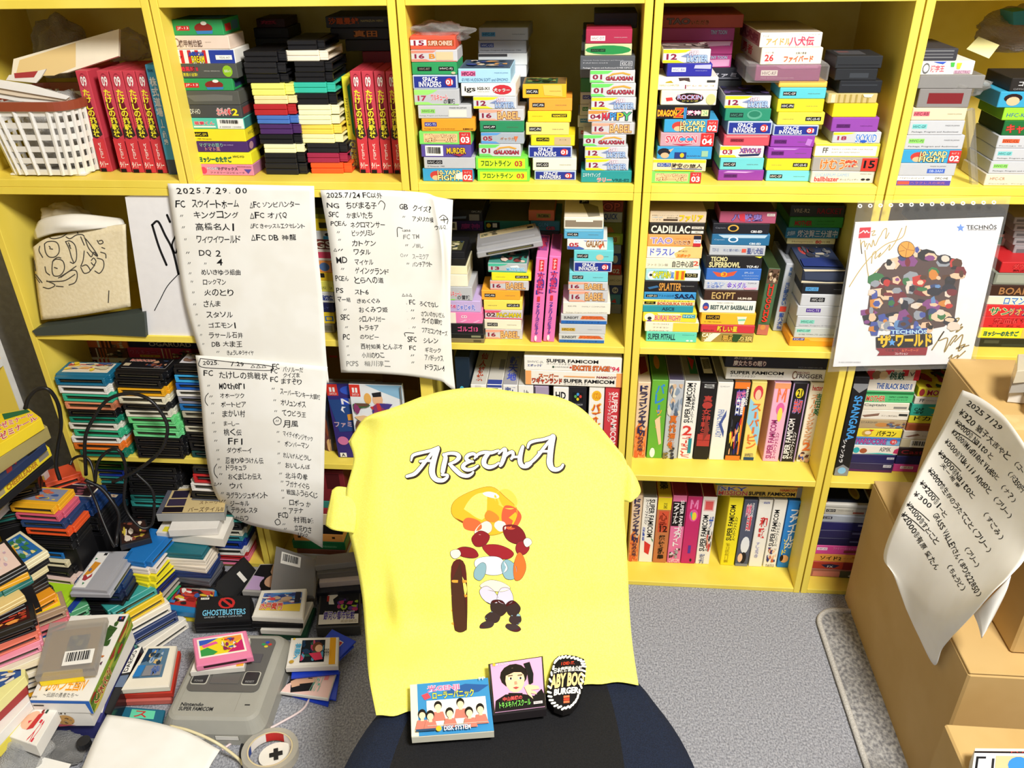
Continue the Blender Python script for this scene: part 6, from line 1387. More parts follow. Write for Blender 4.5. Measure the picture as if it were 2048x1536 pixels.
    for dx, dy, gr, mt in ((7, 9, 5, K_), (3, 4, 5, K_), (0, 0, 4.5, K_), (0, 0, 0, W_)):
        for st in L:
            V, F = ribbon([(x+dx, y+dy, r*1.16+gr) for x, y, r in st], 8, 6); S_.put(m, Tt(V), F, mt, o_); o_ += .000012
    fin(m, 'lettering')
    # plain patches of colour in place of the printed picture
    m = MB(); o_ = .0005
    def sm(pts):
        P = np.array(pts+pts[:3], float); q = cr(P, np.linspace(1, len(pts)+1, len(pts)*5+1))[:-1]; return [tuple(t) for t in q]
    def patch(pts, col, out='4a2a1c', g=2.5):
        nonlocal o_
        q = sm(pts); c = np.mean(q, 0)
        if out:
            v = [tuple(np.array(p)+(np.array(p)-c)/max(np.linalg.norm(np.array(p)-c), 1)*g) for p in q]; S_.put(m, Tt(v), [tuple(range(len(v)))], mat(out, 'ink'), o_); o_ += .00001
        S_.put(m, Tt(q), [tuple(range(len(q)))], mat(col, 'ink'), o_); o_ += .00001
    rg = random.Random(5)
    def shard(cx, cy, rx, ry, col, out='4a2a1c', n=7, rot=0.):
        P = []
        for a in np.linspace(0, 2*math.pi, n+1)[:-1]:
            x, y = rx*math.cos(a)*rg.uniform(.8, 1.15), ry*math.sin(a)*rg.uniform(.8, 1.15); P.append((cx+x*math.cos(rot)-y*math.sin(rot), cy+x*math.sin(rot)+y*math.cos(rot)))
        patch(P, col, out)
    shard(600,590,215,160,'f7b52c','8a4a1a',9); shard(745,520,90,70,'f9c850',None,6,.4); shard(770,640,70,80,'ee5a38',None,6); shard(500,700,80,50,'ef6a3a',None,6,.3); shard(640,490,60,22,'fbf4dc',None,6,.2); shard(590,720,70,40,'f8e4d0','a86a4a',6,-.5); shard(700,700,52,34,'f8e4d0',None,5,.5); shard(640,640,60,40,'e8862e',None,6,.2)
    for x, y, rx, ry, c, r in ((800,760,90,58,'7a1a20',.5),(560,800,70,52,'8a1f26',-.4),(690,880,110,50,'9a222a',.1),(470,900,80,40,'8f2028',.2),(850,850,50,44,'8f2028',0),(640,980,110,70,'e4eef2',.1),(760,1000,52,70,'8ab0bc',-.4),(560,1030,40,70,'8ab0bc',.4),(835,980,40,105,'f0702e',.1),(660,1120,100,42,'f6e4d2',.05),
      (620,1190,70,52,'d8d4ec',.5),(740,1185,62,54,'d8d4ec',-.3),(690,1270,58,60,'4a1418',.2),(790,1270,52,62,'4a1418',-.2),(650,1340,62,38,'8ab0bc',-.4),(810,1340,48,40,'8ab0bc',.2),(610,1395,60,24,'4a1418',-.3),(790,1400,50,26,'4a1418',.2),(385,910,36,34,'f6e4d2',0),(890,815,28,30,'f6e4d2',0)): shard(x, y, rx, ry, c, '3a2a2a', rg.choice([5, 6, 7]), r)
    patch([(358,1000),(455,990),(468,1380),(455,1440),(400,1445),(375,1380)], '5a241c')
    for yy in (1100, 1200, 1300, 1390): patch([(364,yy-8),(412,yy-8),(462,yy-8),(463,yy+8),(412,yy+10),(367,yy+8)], 'e8a03a', None)
    fin(m, 'colour_print')
    return S_
shirt()
# ---------------------------------------------------------------- things lying flat, outlined by their top face
def quad(name, pts, z, th, c, label, cat, design=None, rect=(0, 0, 100, 100), base=None, part='label', group=None, mk='plastic', bev=.0012, more=None, zz=None):
    """a box whose top face has these four corners (far left, far right, near right, near left) at height z (or one height per corner)"""
    zs = zz or [z]*4; T_ = [Vector(hit(x, y, 2, q)) for (x, y), q in zip(pts, zs)]; n = len(T_)
    nr = (T_[1]-T_[0]).cross(T_[3]-T_[0]).normalized()
    if nr.z < 0: nr = -nr
    m = MB(); mt = mat(c, mk) if isinstance(c, str) else c
    cen = sum(T_, Vector())/n; ins = [t+(cen-t).normalized()*bev for t in T_]
    top = ins; mid = [t-nr*bev for t in T_]; low = [t-nr*(th-bev) for t in T_]; bot = [t-nr*th for t in ins]
    V = [tuple(p) for p in top+mid+low+bot]; F = [tuple(range(n-1, -1, -1)), tuple(range(3*n, 4*n))]
    for k in range(3):
        for i in range(n): F.append((k*n+i, k*n+(i+1) % n, (k+1)*n+(i+1) % n, (k+1)*n+i))
    m.add(V, F, mt); o = m.build(name)
    base_pt = sum((Vector(p) for p in bot), Vector())/n
    def bil(u, v, q):
        a, b_ = u/100, v/100; return tuple((T_[0]*(1-a)+T_[1]*a)*(1-b_)+(T_[3]*(1-a)+T_[2]*a)*b_+nr*q)
    def shift(ob):
        me = ob.data
        for v in me.vertices: v.co -= base_pt
    shift(o); o.location = base_pt
    if design:
        x0, y0, x1, y1 = rect; k = MB()
        if base: k.add([bil(x0, y0, .0003), bil(x1, y0, .0003), bil(x1, y1, .0003), bil(x0, y1, .0003)], [(0, 1, 2, 3)], mat(base))
        apply(k, design, lambda u, v, q: bil(x0+(x1-x0)*u/100, y0+(y1-y0)*v/100, q+.0003)); ko = k.build(part, o); shift(ko)
    if more:
        k = MB(); more(k, bil, T_, nr); ko = k.build('detail', o); shift(ko)
    tag(o, label, cat, group); return o
GEN = ';'.join('O %d %d %d %d 1a1614;O %d %d %d %d f0cfae;P c87a6a %d %d %d %d %d %d %d %d;P f0cfae %d %d %d %d %d %d %d %d' % (x-5, y-2, x+5, y+16, x-4, y+4, x+4, y+17, x-9, y+36, x-6, y+19, x+6, y+19, x+9, y+36, x-2, y+16, x+2, y+16, x+2, y+21, x-2, y+21) for x, y in ((34, 40), (62, 38), (14, 54), (86, 52), (24, 58), (48, 56), (72, 58)))
ST = ';'.join('R %d %d %d %d e8dcd8' % (10+k*0, 74+k*5, 92, 75.5+k*5) for k in range(3))
quad('game_case', [(820,1370),(976,1356),(988,1462),(823,1474)], .4395, .0135, 'd8d6c4', 'blue boxed game case with a photo of seven people, left one on the seat', 'game case',
 'R 0 0 9 100 ece6cc;R 9 0 100 100 3a8cc4;P 2a5a9a 40 20 70 8 100 14 86 26 60 30;E 22 6 62 20 e86a9a f0d0e0 光GENJI;E 28 20 80 34 f0e83a 2a4a7a ローラーパニック;P e84a5a 14 24 22 20 26 30 18 34;R 20 36 94 86 f4efe4;%s;%s;E 40 89 72 97 e8f0f4 2a5a8a DISK SYSTEM;O 30 88 37 98 e8b82a;T 88 2 96 8 e8f4f8 PP;R 6 92 30 96 2a4a6a' % (GEN.replace('O ', 'O '), 'R 20 86 94 87 c8c0b4'), group='cases on the seat', part='cover', mk='gloss')
POR = 'R 0 0 100 100 e2a8d0;O 16 6 70 56 1c1614;O 26 14 64 66 f0c8a4;P 1c1614 24 30 34 16 50 14 64 20 66 36 58 26 44 24 32 28;O 32 34 40 39 fdf8f2;O 35 34 39 39 241a18;O 52 36 60 41 fdf8f2;O 54 36 58 41 241a18;R 32 30 41 31.5 2a1c18;R 51 31.5 60 33 2a1c18;P d89878 44 44 48 44 49 50 44 50;P b84a4a 40 56 46 55 52 57 46 60;P 181418 0 100 4 78 24 68 40 70 60 72 80 78 96 66 100 76 100 100;P 16161a 64 10 76 8 82 34 80 52 72 56 70 30;P f0c8a4 62 58 70 54 90 60 92 66 74 66 84 70 86 76 74 72 78 84 68 74;P 181418 30 66 58 70 56 76 32 74;T 4 2 34 7 f4e8f0 DISK SYSTEM;O 4 1 10 7 e8b83a;E 18 74 56 82 e85a5a 2a1414 中山美穂の;E 10 83 72 95 7acf5a 1c2a18 トキメキハイスクール;R 78 90 96 95 d8d0d4;T 80 91 94 94 4a4a4a Nintendo'
quad('game_case', [(976,1327),(1086,1311),(1093,1417),(986,1430)], .4425, .0165, '2a2628', 'dark game case with a portrait of a person holding a phone, middle of the seat', 'game case', POR, (4, 3, 97, 97), 'e2a8d0', 'cover', 'cases on the seat', 'gloss')
def badge():
    pts = [(1108,1320),(1116,1312),(1132,1309),(1152,1312),(1168,1318),(1172,1330),(1170,1352),(1164,1380),(1156,1404),(1144,1418),(1126,1423),(1108,1416),(1097,1402),(1094,1382),(1099,1350)]
    zf = lambda x, y: .4305+.012*math.sin((x-1094)/78*math.pi)
    T_ = [Vector(hit(x, y, 2, .434)) for x, y in pts]; n = len(T_); c = sum(T_, Vector())/n; up = Vector((0, 0, 1))
    m = MB(); low = [t-up*.009 for t in T_]; V = [tuple(p) for p in T_+low+[c+up*.004]]; F = [(i, (i+1) % n, 2*n) for i in range(n)]+[(i, n+i, n+(i+1) % n, (i+1) % n) for i in range(n)]+[tuple(range(n, 2*n))]
    m.add(V, F, mat('1c1a1a', 'cloth')); o = recenter(m.build('burger_badge')); tag(o, 'black cushion shaped badge with a white rope border and burger lettering, on the seat', 'badge')
    k = MB(); P = lambda V_, q: [tuple(Vector(hit(x, y, 2, .4345))+up*(.004*max(0, 1-math.hypot((x-1133)/42, (y-1366)/58))+q)) for x, y in V_]
    for a in np.linspace(0, 2*math.pi, 34)[:-1]:
        i = a/(2*math.pi)*n; j = int(i); f = i-j; x = pts[j % n][0]*(1-f)+pts[(j+1) % n][0]*f; y = pts[j % n][1]*(1-f)+pts[(j+1) % n][1]*f; x = 1133+(x-1133)*.90; y = 1366+(y-1366)*.91
        dx, dy = -(y-1366), (x-1133); l = math.hypot(dx, dy); dx, dy = dx/l, dy/l; nx, ny = (x-1133)/l, (y-1366)/l
        V_, F_ = ribbon([(x-dx*2.6-nx*2, y-dy*2.6-ny*2), (x+dx*2.6+nx*2, y+dy*2.6+ny*2)], 2.0); k.add(P(V_, .0006), F_, mat('f4f2ec', 'ink'))
    def tx(x0, y0, x1, y1, col, s, sl=.10, b=.03, q=.0005):
        v, f = fit(s, x0, y0, x1, y1, b); k.add(P([(x-(y-1366)*.08, y-(x-1133)*sl) for x, y in v], q), f, mat(col, 'ink'))
    tx(1120,1325,1146,1331,'d8402a','I DID IT.'); tx(1106,1335,1162,1346,'f0ede6','日本唐揚協会公認'); tx(1102,1350,1167,1375,'e8cc90','ABY BOO',.1,.05); tx(1110,1379,1158,1390,'f4f2ec','BURGER',.1,.05)
    for i, c2 in enumerate(('e8744a','d8402a','e8744a')): v = [(1127,1394+i*5),(1139,1393+i*5),(1139,1397+i*5),(1127,1398+i*5)]; k.add(P(v, .0006), [(0,1,2,3)], mat(c2, 'ink'))
    ko = k.build('print', o); ko.location = -o.location
badge()
# ---------------------------------------------------------------- cardboard boxes, rug
CARD = surface('cardboard', 'c4a266', 'cbaa70', 7, .85, .06, 3, .001, (1, 1, 1)); TAPE = surface('cardboard_edge', 'cdad74', 'd4b67e', 40, .8)
def carton(name, x0, y0, z0, x1, y1, z1, label, flaps=True):
    e = empty(name, ((x0+x1)/2, (y0+y1)/2, z0)); tag(e, label, 'cardboard box', 'cardboard boxes on the right'); off = (-(x0+x1)/2, -(y0+y1)/2, -z0)
    m = MB(); m.box(x0, y0, z0, x1, y1, z1-.004, CARD, .0035); o = m.build('body', e); o.location = off
    ym = (y0+y1)/2
    m = MB(); m.box(x0+.001, y0+.001, z1-.0038, x1-.001, ym-.0006, z1, CARD, .0012); o = m.build('flap', e); o.location = off
    m = MB(); m.box(x0+.001, ym+.0006, z1-.0038, x1-.001, y1-.001, z1, CARD, .0012); o = m.build('flap', e); o.location = off
    m = MB(); m.box(x0+.004, ym-.024, z1+.0001, x1-.004, ym+.024, z1+.0004, TAPE); o = m.build('packing_tape', e); o.location = off
carton('cardboard_box', .517, -.512, .0, 1.0, -.008, .332, 'plain brown cardboard box on the carpet, the bottom one with a bright front')
carton('cardboard_box', .596, -.468, .3326, .98, -.012, .626, 'brown cardboard box on top of another, behind the tilted handwritten list')
RUG = surface('rug_pile', '77777a', 'b8b7b5', 150, .95, .9, 3, .003, (1, .8, 1), .36, .66)
def rug():
    e = empty('floor_mat', (.75, -.4, 0)); tag(e, 'grey mat with a pale stitched edge under the cardboard boxes', 'mat'); x0, y1, r = .436, -.056, .05
    P = [(x0+.012, -1.1)]+[(x0+r-r*math.cos(a)+.004*(1-math.sin(a)), y1-r+r*math.sin(a)) for a in np.linspace(0, math.pi/2, 9)]+[(1.05, y1), (1.05, -1.1)]
    m = MB(); m.prism(P, .0005, .006, RUG); o = m.build('pile', e); o.location = (-.75, .4, 0)
    m = MB(); m.tube([(x, y, .0058) for x, y in P[:-1]], .0058, surface('rug_binding', 'b5b2ab', 'cfccc6', 420, .9, .5, 2, .001, (1, 1, 1)), 8); o = m.build('binding', e, True); o.location = (-.75, .4, 0)
rug()
P4S = paper('P4', [[(1925,780,0,.590),(1958,794,0,.592),(2000,824,0,.588),(2034,866,0,.578),(2075,930,0,.575)],
 [(1889,848,0,.580),(1930,872,0,.582),(1975,905,0,.580),(2020,950,0,.574),(2068,1010,0,.57)],
 [(1846,926,0,.545),(1892,960,0,.560),(1945,1000,0,.562),(1998,1045,0,.560),(2055,1105,0,.556)],
 [(1796,1030,0,.500),(1850,1070,0,.520),(1910,1115,0,.528),(1968,1150,0,.530),(2022,1150,0,.532)],
 [(1767,1110,0,.486),(1822,1155,0,.502),(1876,1200,0,.505),(1932,1205,0,.508),(1987,1183,0,.512)],
 [(1786,1148,0,.490),(1822,1200,0,.500),(1858,1245,0,.500),(1898,1248,0,.500),(1947,1228,0,.505)],
 [(1812,1218,0,.498),(1835,1268,0,.504),(1868,1330,0,.508),(1884,1298,0,.505),(1904,1273,0,.502)]],
 'tilted white price list hanging over the cardboard boxes', [], [], 30, 40)
def slanted():
    o = [q for q in bpy.data.objects if q.name.startswith('handwritten_list')][-1]
    return o
def p4_text():
    o = slanted(); S_ = P4S; m = MB()
    for x0, y0, x1, y1, h, t in ((1010,342,1215,505,38,'2025 7/29'),(965,395,1265,682,44,'¥320 猶子大吉やと'),(940,455,1160,682,36,'¥2000② Naito と'),(920,515,1195,808,36,'¥3200⑤Midnight videoと'),(880,572,1150,888,38,'¥500⑥Yukiji Andoと'),(840,640,1050,920,36,'¥3000⑧Naitoと'),(850,712,965,862,28,'天-湘南'),
      (780,745,1150,1252,40,'¥2000⑤生存のうたてこと（フリー）'),(730,820,885,1035,36,'¥3200⑤1-と'),(690,888,792,975,36,'¥300'),(650,950,832,1195,38,'¥2000⑬すとこと'),(620,1010,832,1352,40,'¥2000⑧有原 愛たん'),(815,1015,1085,1518,40,'GRASS VALLEYさん（まりな22850）'),
      (1170,912,1275,1045,40,'（フリー）'),(1110,1000,1225,1178,40,'（すごみ）'),(1000,1215,1075,1340,38,'（フリー）'),(895,1320,990,1482,40,'（ちょうど）'),(1215,840,1300,950,38,'（ナ？）'),(1258,762,1345,880,38,'（尺350円'),(1298,702,1345,770,38,'（コー')):
        L = math.hypot(x1-x0, y1-y0); V, F = hand(0, L, 0, h, t); c, s_ = (x1-x0)/L, (y1-y0)/L
        S_.put(m, [rp('P4', x0+x*c-y*s_*.9, y0+x*s_+y*c*.9) for x, y in V], F, INK, .0003)
    for a, b_ in (((945,470),(1090,560)),((925,515),(1060,600)),((840,650),(970,760)),((780,760),(870,850)),((730,830),(840,930)),((650,960),(780,1060)),((620,1015),(750,1120))):
        V, F = ribbon([a, ((a[0]+b_[0])/2+4, (a[1]+b_[1])/2-4), b_], 2.6); S_.put(m, [rp('P4', *p) for p in V], F, INK, .00034)
    k = m.build('handwriting', o)
p4_text()
S2 = Sheet([[(1947,1228,0,.516),(1985,1190,0,.52),(2022,1152,0,.53)],[(1956,1250,0,.514),(1985,1218,0,.52),(2012,1185,0,.53)],[(1963,1277,0,.515),(1975,1258,0,.52),(1985,1240,0,.53)]])
m = MB(); S2.mesh(m, 10, 10, .0003, PAPER); o = m.build('paper_sheet', None, True); tag(o, 'corner of a second white sheet behind the tilted price list', 'paper')

# ---------------------------------------------------------------- second shelf along the left wall
def left_shelf():
    X0, X1, Y0, Y1 = -1.62, -1.305, -.86, -.022
    e = empty('shelf_unit', ((X0+X1)/2, (Y0+Y1)/2, 0)); tag(e, 'yellow shelf with white front edges along the left wall', 'shelf', 'yellow box shelves'); WE = surface('white_edging', 'dcdcdc', 'e6e6e4', 20, .5)
    def part(nm, x0, y0, z0, x1, y1, z1):
        m = MB(); m.box(x0, y0, z0, x1-.0015, y1, z1, yel, .0005); m.box(x1-.0015, y0, z0, x1, y1, z1, WE); o = m.build(nm, e); o.location = (-(X0+X1)/2, -(Y0+Y1)/2, 0)
    for y in (Y0, (Y0+Y1)/2-.008, Y1-.016): part('side_panel', X0, y, 0, X1, y+.016, 1.2)
    for z in (.0, .285, .567, .85, 1.184): part('shelf_board', X0, Y0+.0165, z, X1-.0008, Y1-.0165, z+.016)
    part('back_panel', X0-.004, Y0, 0, X0-.0005, Y1, 1.2)
left_shelf()
# ---------------------------------------------------------------- heap of cartridges on the carpet
RC = ['16161a', '1c1c20', '222226', '16161a', '24406e', 'c8382e', '1c1c1e', '2a7a74', 'ece8de', '1a1a1c', 'f0b020', '16161a']
def col(px, py, zt, yaw, cols, lab, d=(0, 0), design='', base='w', flip=False, tilt=(0, 0), fill=True, jit=6, grp=None, sz=(1, 1, 1)):
    """a pile of cartridges whose topmost is seen at this pixel; the ones below step by d pixels"""
    rg = random.Random(int(px*7+py)); z = zt-.017; k = 0; cs = list(cols)
    while z > -.004:
        if z < .017: z_ = max(z, 0) if k == 0 else z
        p = hit(px, py, 2, zt); dx = d[0]*.001*k; dy = d[1]*.001*k
        if k >= len(cs):
            if not fill: break
            if k >= len(cs)+2 and z > .03:
                m = MB(); m.box(-.05, -.031, 0, .05, .031, z+.0165, mat('17171a'), .001); o = m.build('support_block'); o.location = (bx+d[0]*.001*(len(cs)-1), by+d[1]*.001*(len(cs)-1), .0004); o.rotation_euler = (0, 0, math.radians(yaw)); ws = lab.split(',')[0].split()[:8]  # unseen support added under the pile, black so the gaps look dark
                while ws[-1] in ('with', 'a', 'the', 'at', 'of', 'and', 'behind', 'under', 'in', 'left', 'right', 'beside', 'white', 'clear'): ws.pop()
                tag(o, 'black added support at the bottom under the '+' '.join(ws), 'support', 'added supports behind the stacks'); break
            c = rg.choice(RC); dx = d[0]*.001*(len(cs)-1)+rg.uniform(-.006, .006); dy = d[1]*.001*(len(cs)-1)+rg.uniform(-.006, .006)
        else: c = cs[k]
        zz = max(z, .0003)
        # slide down vertically under the topmost one
        if k == 0: bx, by = float(p[0]), float(p[1])
        a = math.radians(yaw+rg.uniform(-jit, jit)*(k > 0))
        ws = lab.split(',')[0].split()[:8]
        while ws[-1] in ('with', 'a', 'the', 'at', 'of', 'and', 'behind', 'under', 'in', 'left', 'right', 'beside', 'white', 'clear'): ws.pop()
        t = 'game cartridge, '+lab if k == 0 else '%s game cartridge, %s down under the %s' % (cname(c), ORD[min(k, 14)], ' '.join(ws))
        if k == 0: t = lab.replace('cartridge', 'game cartridge', 1)
        cart((bx+dx, by+dy, zz), a, c, t, design if k == 0 else '', sz, math.radians(tilt[0]) if k == 0 else 0, math.radians(tilt[1]) if k == 0 else 0, grp or 'cartridges heaped on the carpet', True, flip, base)
        k += 1; z -= .0172
A1 = 'R 0 0 100 100 8a90a8;G 10 10 90 90 2 e8c84a 3a5a9a d86a4a'
col(82, 994, 0.300, -2, ['f6b82a','d8607a','24406e','ee5a2a'], 'amber labelled cartridge beside the left shelf', (8, -3), A1, '8a90a8', jit=2)
col(20, 968, 0.325, 30, ['1a1a1c','16161a','202024'], 'black cartridge under the slanted yellow boxes', (2, 0), jit=4)
col(108, 952, 0.270, 38, ['ee5a32','d84a3a','1a1a1c'], 'red orange cartridge behind the navy labelled one', (3, 2), jit=3)
col(150, 985, 0.255, -3, ['1c3a70','1c3a70','1a1a1c'], 'navy labelled cartridge among the cables', (8, -4), 'R 0 0 100 100 f0e8d8;R 4 6 96 94 2a1a24;G 10 10 90 90 3 8a4a5a 3a3a5a', 'f0e8d8', jit=3)
col(188, 1002, .185, -3, ['1c3468','1a1a1c','16161a','202024','16161a'], 'second navy cartridge, one with a slim label', (2, -3), 'R 60 0 100 26 e8dcc0;T 64 6 94 20 c83a2a 555', '1c3468', jit=3)
col(104, 1082, .182, -4, ['1f74c0','ece0b8','1a1a1c','f2d4c8','b4e02a','1c3a9a'], 'blue cartridge with a white label', (8, -9), 'R 0 0 100 100 f0ece4;G 10 30 70 90 3 c86a3a 8a4a2a d8d0c0;R 70 8 96 30 f0b0a8', 'f0ece4', jit=3)
col(36, 1100, .235, -30, ['f6ecc4','16161a','ece0b0','1a1a1c'], 'cream cartridge lying askew with a blue label', (-4, -6), 'R 0 0 100 100 2a6ab0;G 8 12 92 92 4 7aa8d8 3a7a4a e8d890 4a8a4a', '2a6ab0', tilt=(3, 2), jit=6)
col(-4, 1122, .262, -38, ['1a1a1c'], 'black cartridge with a pink label at the picture edge', (0, 0), 'R 0 0 100 100 f0d4c8;G 20 20 80 80 2 e8e0d8 c8a8b8', 'f0d4c8', tilt=(4, 3))
col(186, 1050, .125, 35, ['e83e2c','24406e','a85a60','d8342a'], 'red cartridge standing right of the dark gap', (-3, -7), jit=6)
col(140, 1060, .16, 30, ['16161a','1a1a1c','202024'], 'black cartridge in the dark gap', (2, -2), jit=8)
col(130, 1135, .10, 25, ['1a1a1c','16161a','24406e'], 'black cartridge left of the grey cartridge', (2, -2), jit=8)
col(95, 1188, .12, -4, ['b4e02a','1c3a9a','1a1a1c'], 'lime cartridge under the cream one', (12, -5), jit=3)
col(118, 1222, .10, 45, ['5aa878','1a1a1c'], 'green cartridge wrapped in film beside the box with a bar code case', (2, -4), jit=5)
col(72, 1222, .135, 40, ['b09478','e87a84','1f74c0'], 'tan cartridge with a yellow label', (6, -8), 'R 0 0 100 100 f6e020;T 20 30 80 50 3a3a20 ハイ', 'f6e020', jit=4)
col(50, 1205, .15, 55, ['f4a020','16161a'], 'orange cartridge tip beside the tan one', (0, 0), jit=4)
col(8, 1248, .185, 38, ['16161a','f2806a','f4a0b8','ece6d0','efe9d8'], 'black cartridge with a red orange label', (7, -10), 'R 0 0 100 100 3a1414;E 6 8 94 40 e85a3a 2a0a0a MULE;G 6 46 94 94 4 f0a04a c83a2a 8a4a2a', '3a1414', jit=3)
col(48, 1312, .13, 32, ['efe6c8','e6dfcc','f2ecdc'], 'cream cartridge left of the clear bar code case', (5, -6), jit=5)
col(-10, 1185, .215, -36, ['ecd08a','16161a'], 'pale yellow cartridge leaning at the picture edge', (0, 0), jit=6)
# grey console cartridge on a navy one
def console_cart(name, px, py, z, yaw, c, label, design, tilt=(0, 0), base='f2f0ec'):
    p = hit(px, py, 2, z); m = MB(); w, d, t = .064, .044, .020; G_ = mat(c, 'plastic')
    m.box(-w, -d, 0, w, d, t*.62, G_, .002); m.prism([(-w+.002, -d+.006), (w-.002, -d+.006), (w-.006, d-.004), (-w+.006, d-.004)], t*.62, t, G_)
    m.box(-w+.018, -d-.0002, .004, w-.018, -d+.001, .009, mat('26262a', 'plastic'))
    for i in range(3): m.box(-w+.012, -d+.0145+i*.003, t, w-.012, -d+.016+i*.003, t+.0004, G_)
    o = m.build(name); o.location = (p[0], p[1], z-t); o.rotation_euler = (math.radians(tilt[0]), math.radians(tilt[1]), math.radians(yaw))
    k = MB(); k.box(-w+.010, d-.032, t, w-.010, d-.006, t+.0004, mat(base)); apply(k, design, topside(-w+.010, w-.010, d-.032, d-.006, t+.0004)); k.build('label', o); k = MB(); k.box(-w+.022, -d-.0006, .0052, w-.022, -d+.002, .0078, mat('8a8a84', 'metal')); k.build('connector', o)
    tag(o, label, 'game cartridge', 'cartridges heaped on the carpet'); return o
LB = 'P d8902a 30 14 74 30 70 90 40 70;P a83a44 20 30 32 20 36 30 28 60 40 80 30 90 18 60;O 80 20 92 44 f2f0ec;P 2a7a4a 78 20 84 16 82 40;P 2a7a4a 6 60 14 50 12 70;R 92 66 99 94 26262a;T 4 4 60 10 4a4a50 SUPER CARTRIDGE;O 44 30 54 50 5a6a9a'
console_cart('game_cartridge', 206, 1140, .150, 92, 'a9aab2', 'big grey cartridge with a white label strip on the heap', LB)
o = None
console_cart('game_cartridge', 1018, 470, .828, 8, '9c9ca0', 'grey cartridge with a cream label slanting on top of a box stack, middle bay', 'R 0 0 100 100 c8b890;G 2 10 40 90 3 4a4638 8a8a6a;T 46 20 90 46 6a3a2a スーパーマリオ;R 88 60 98 90 2a2a2a', (0, -9), 'c8b890')
col(206, 1152, .129, 2, ['1c3a6c','202a4a','16161a','1a1a1c'], 'navy cartridge under the big grey one', (4, -5), jit=3)
col(255, 1186, .088, 52, ['3aa09c','f4cc28','efe9dc','24386c'], 'teal cartridge leaning with its slot to the right', (16, -8), tilt=(0, 0), jit=2)
col(318, 1258, .018, 58, ['efe9dc'], 'white cartridge on bare carpet left of the console', (0, 0))
# pile with connectors to the right
col(300, 1090, .150, 82, ['1f74c0','eee2d8','f0e42a','f0e42a','1c2a6a','b4aca0','2aa060','f4cc28','f4a024','24387a'], 'blue cartridge beside the white boxed pile', (3, -4), jit=7)
quad('game_case', [(238,1044),(292,1038),(302,1076),(240,1092)], .166, .0145, '2a2a2e', 'dark case with a comic style picture lying on the blue cartridge pile', 'game case', 'G 4 4 96 96 6 8a4a3a d8c04a 4a2a2a e8d8c8', (6, 6, 94, 94), '3a2420', 'cover', mk='gloss')
# pile of white boxes in front of the bottom left bay
col(372, 1085, .135, 178, ['1c6a78','eee4d4','eadfcf','24386c','5a5c64','16161a','1a1a1c','202024'], 'dark teal cartridge under the white boxes', (3, -2), jit=6)
WB = 'game box'
quad('game_box', [(340,972),(456,968),(448,1026),(312,1028)], .205, .022, 'a8a8a4', 'grey boxed game with a tan back cover, top of the pile below the lists', WB,
 'R 0 0 100 100 5a5c6a;R 8 8 100 98 d2bc88;R 4 0 34 12 e8e4d8;T 8 3 30 10 5a5a5a 8,900;R 12 20 38 46 2a2438;R 42 20 66 46 3a3048;R 10 50 38 74 3a3048;R 8 78 38 96 1c141c;T 60 60 96 70 6a4a3a ストーリー;T 46 80 98 96 4a3428 バーズテイルII', group='boxes on the cartridge pile', mk='paper', part='cover')
quad('game_box', [(352,1022),(448,1018),(434,1056),(336,1060)], .182, .020, 'e6e2dc', 'white crushed box right under the grey boxed game', WB, 'T 30 10 80 40 a86a5a パピヨン;R 88 20 96 60 c83a3a', group='boxes on the cartridge pile', mk='paper', part='cover')
quad('game_box', [(330,1036),(466,1032),(446,1078),(312,1064)], .161, .024, 'ece7dd', 'white box with a yellow sticker, third on the pile below the lists', WB, 'R 8 60 28 92 e8dc3a;T 60 20 90 40 8a7a9a ファミコン', group='boxes on the cartridge pile', mk='paper', part='cover')
# black cartridge leaning
o = cart((hit(466, 1150, 2, .04)[0], hit(466, 1150, 2, .04)[1], .012), math.radians(70), '1a1a1c', 'black game cartridge lying on its edge left of the portrait case', 'R 60 30 72 96 e8e4dc', rx=math.radians(48), group='cartridges on bare carpet', base='1a1a1c')
BLUE = 'R 0 0 100 100 b8322e;R 0 0 100 10 a8a49a;T 10 2 60 8 4a4a4a FAMILY COMPUTER;G 6 14 98 96 7 e8e0d8 26262a d8b83a 3a5a9a c84a3a 8a2420;R 2 82 12 96 4a7ab8'
quad('game_cartridge', [(352,1160),(434,1170),(428,1230),(318,1216)], .038, .019, '1f7ab4', 'bright blue cartridge with a busy red label on bare carpet', 'game cartridge', BLUE, (14, 18, 96, 84), 'b8322e', group='cartridges on bare carpet', bev=.003)
quad('game_cartridge', [(356,1172),(452,1180),(440,1238),(322,1228)], .0185, .018, 'ecdc2a', 'yellow cartridge under the bright blue one', 'game cartridge', group='cartridges on bare carpet', bev=.003)
GB_ = 'R 6 4 22 12 e8e4dc;T 8 5 20 11 3a3a3a 7,900;O 40 6 72 52 c8302e;O 45 13 67 46 16161a;P c8302e 43 12 48 8 70 44 66 50;E 12 56 92 78 7ac8ea 16202a GHOSTBUSTERS;T 16 82 36 88 b8c8d0 GAME BOY;T 42 82 86 88 b8c8d0 FAMILY COMPUTER'
for k, (q, z) in enumerate((([(394,1193),(502,1190),(502,1240),(388,1246)], .054), ([(395,1199),(504,1196),(504,1247),(389,1252)], .037), ([(396,1204),(506,1201),(508,1252),(390,1257)], .0185))):
    quad('game_cartridge', q, z, .0168, '16161a' if k == 0 else '1c1c1e', 'black cartridge with a red ring emblem and pale blue lettering, behind the console' if k == 0 else 'plain black cartridge, %s under the one with the ring emblem' % ORD[k], 'game cartridge', GB_ if k == 0 else None, (2, 2, 98, 98), '17171a', group='cartridges on bare carpet', bev=.003)
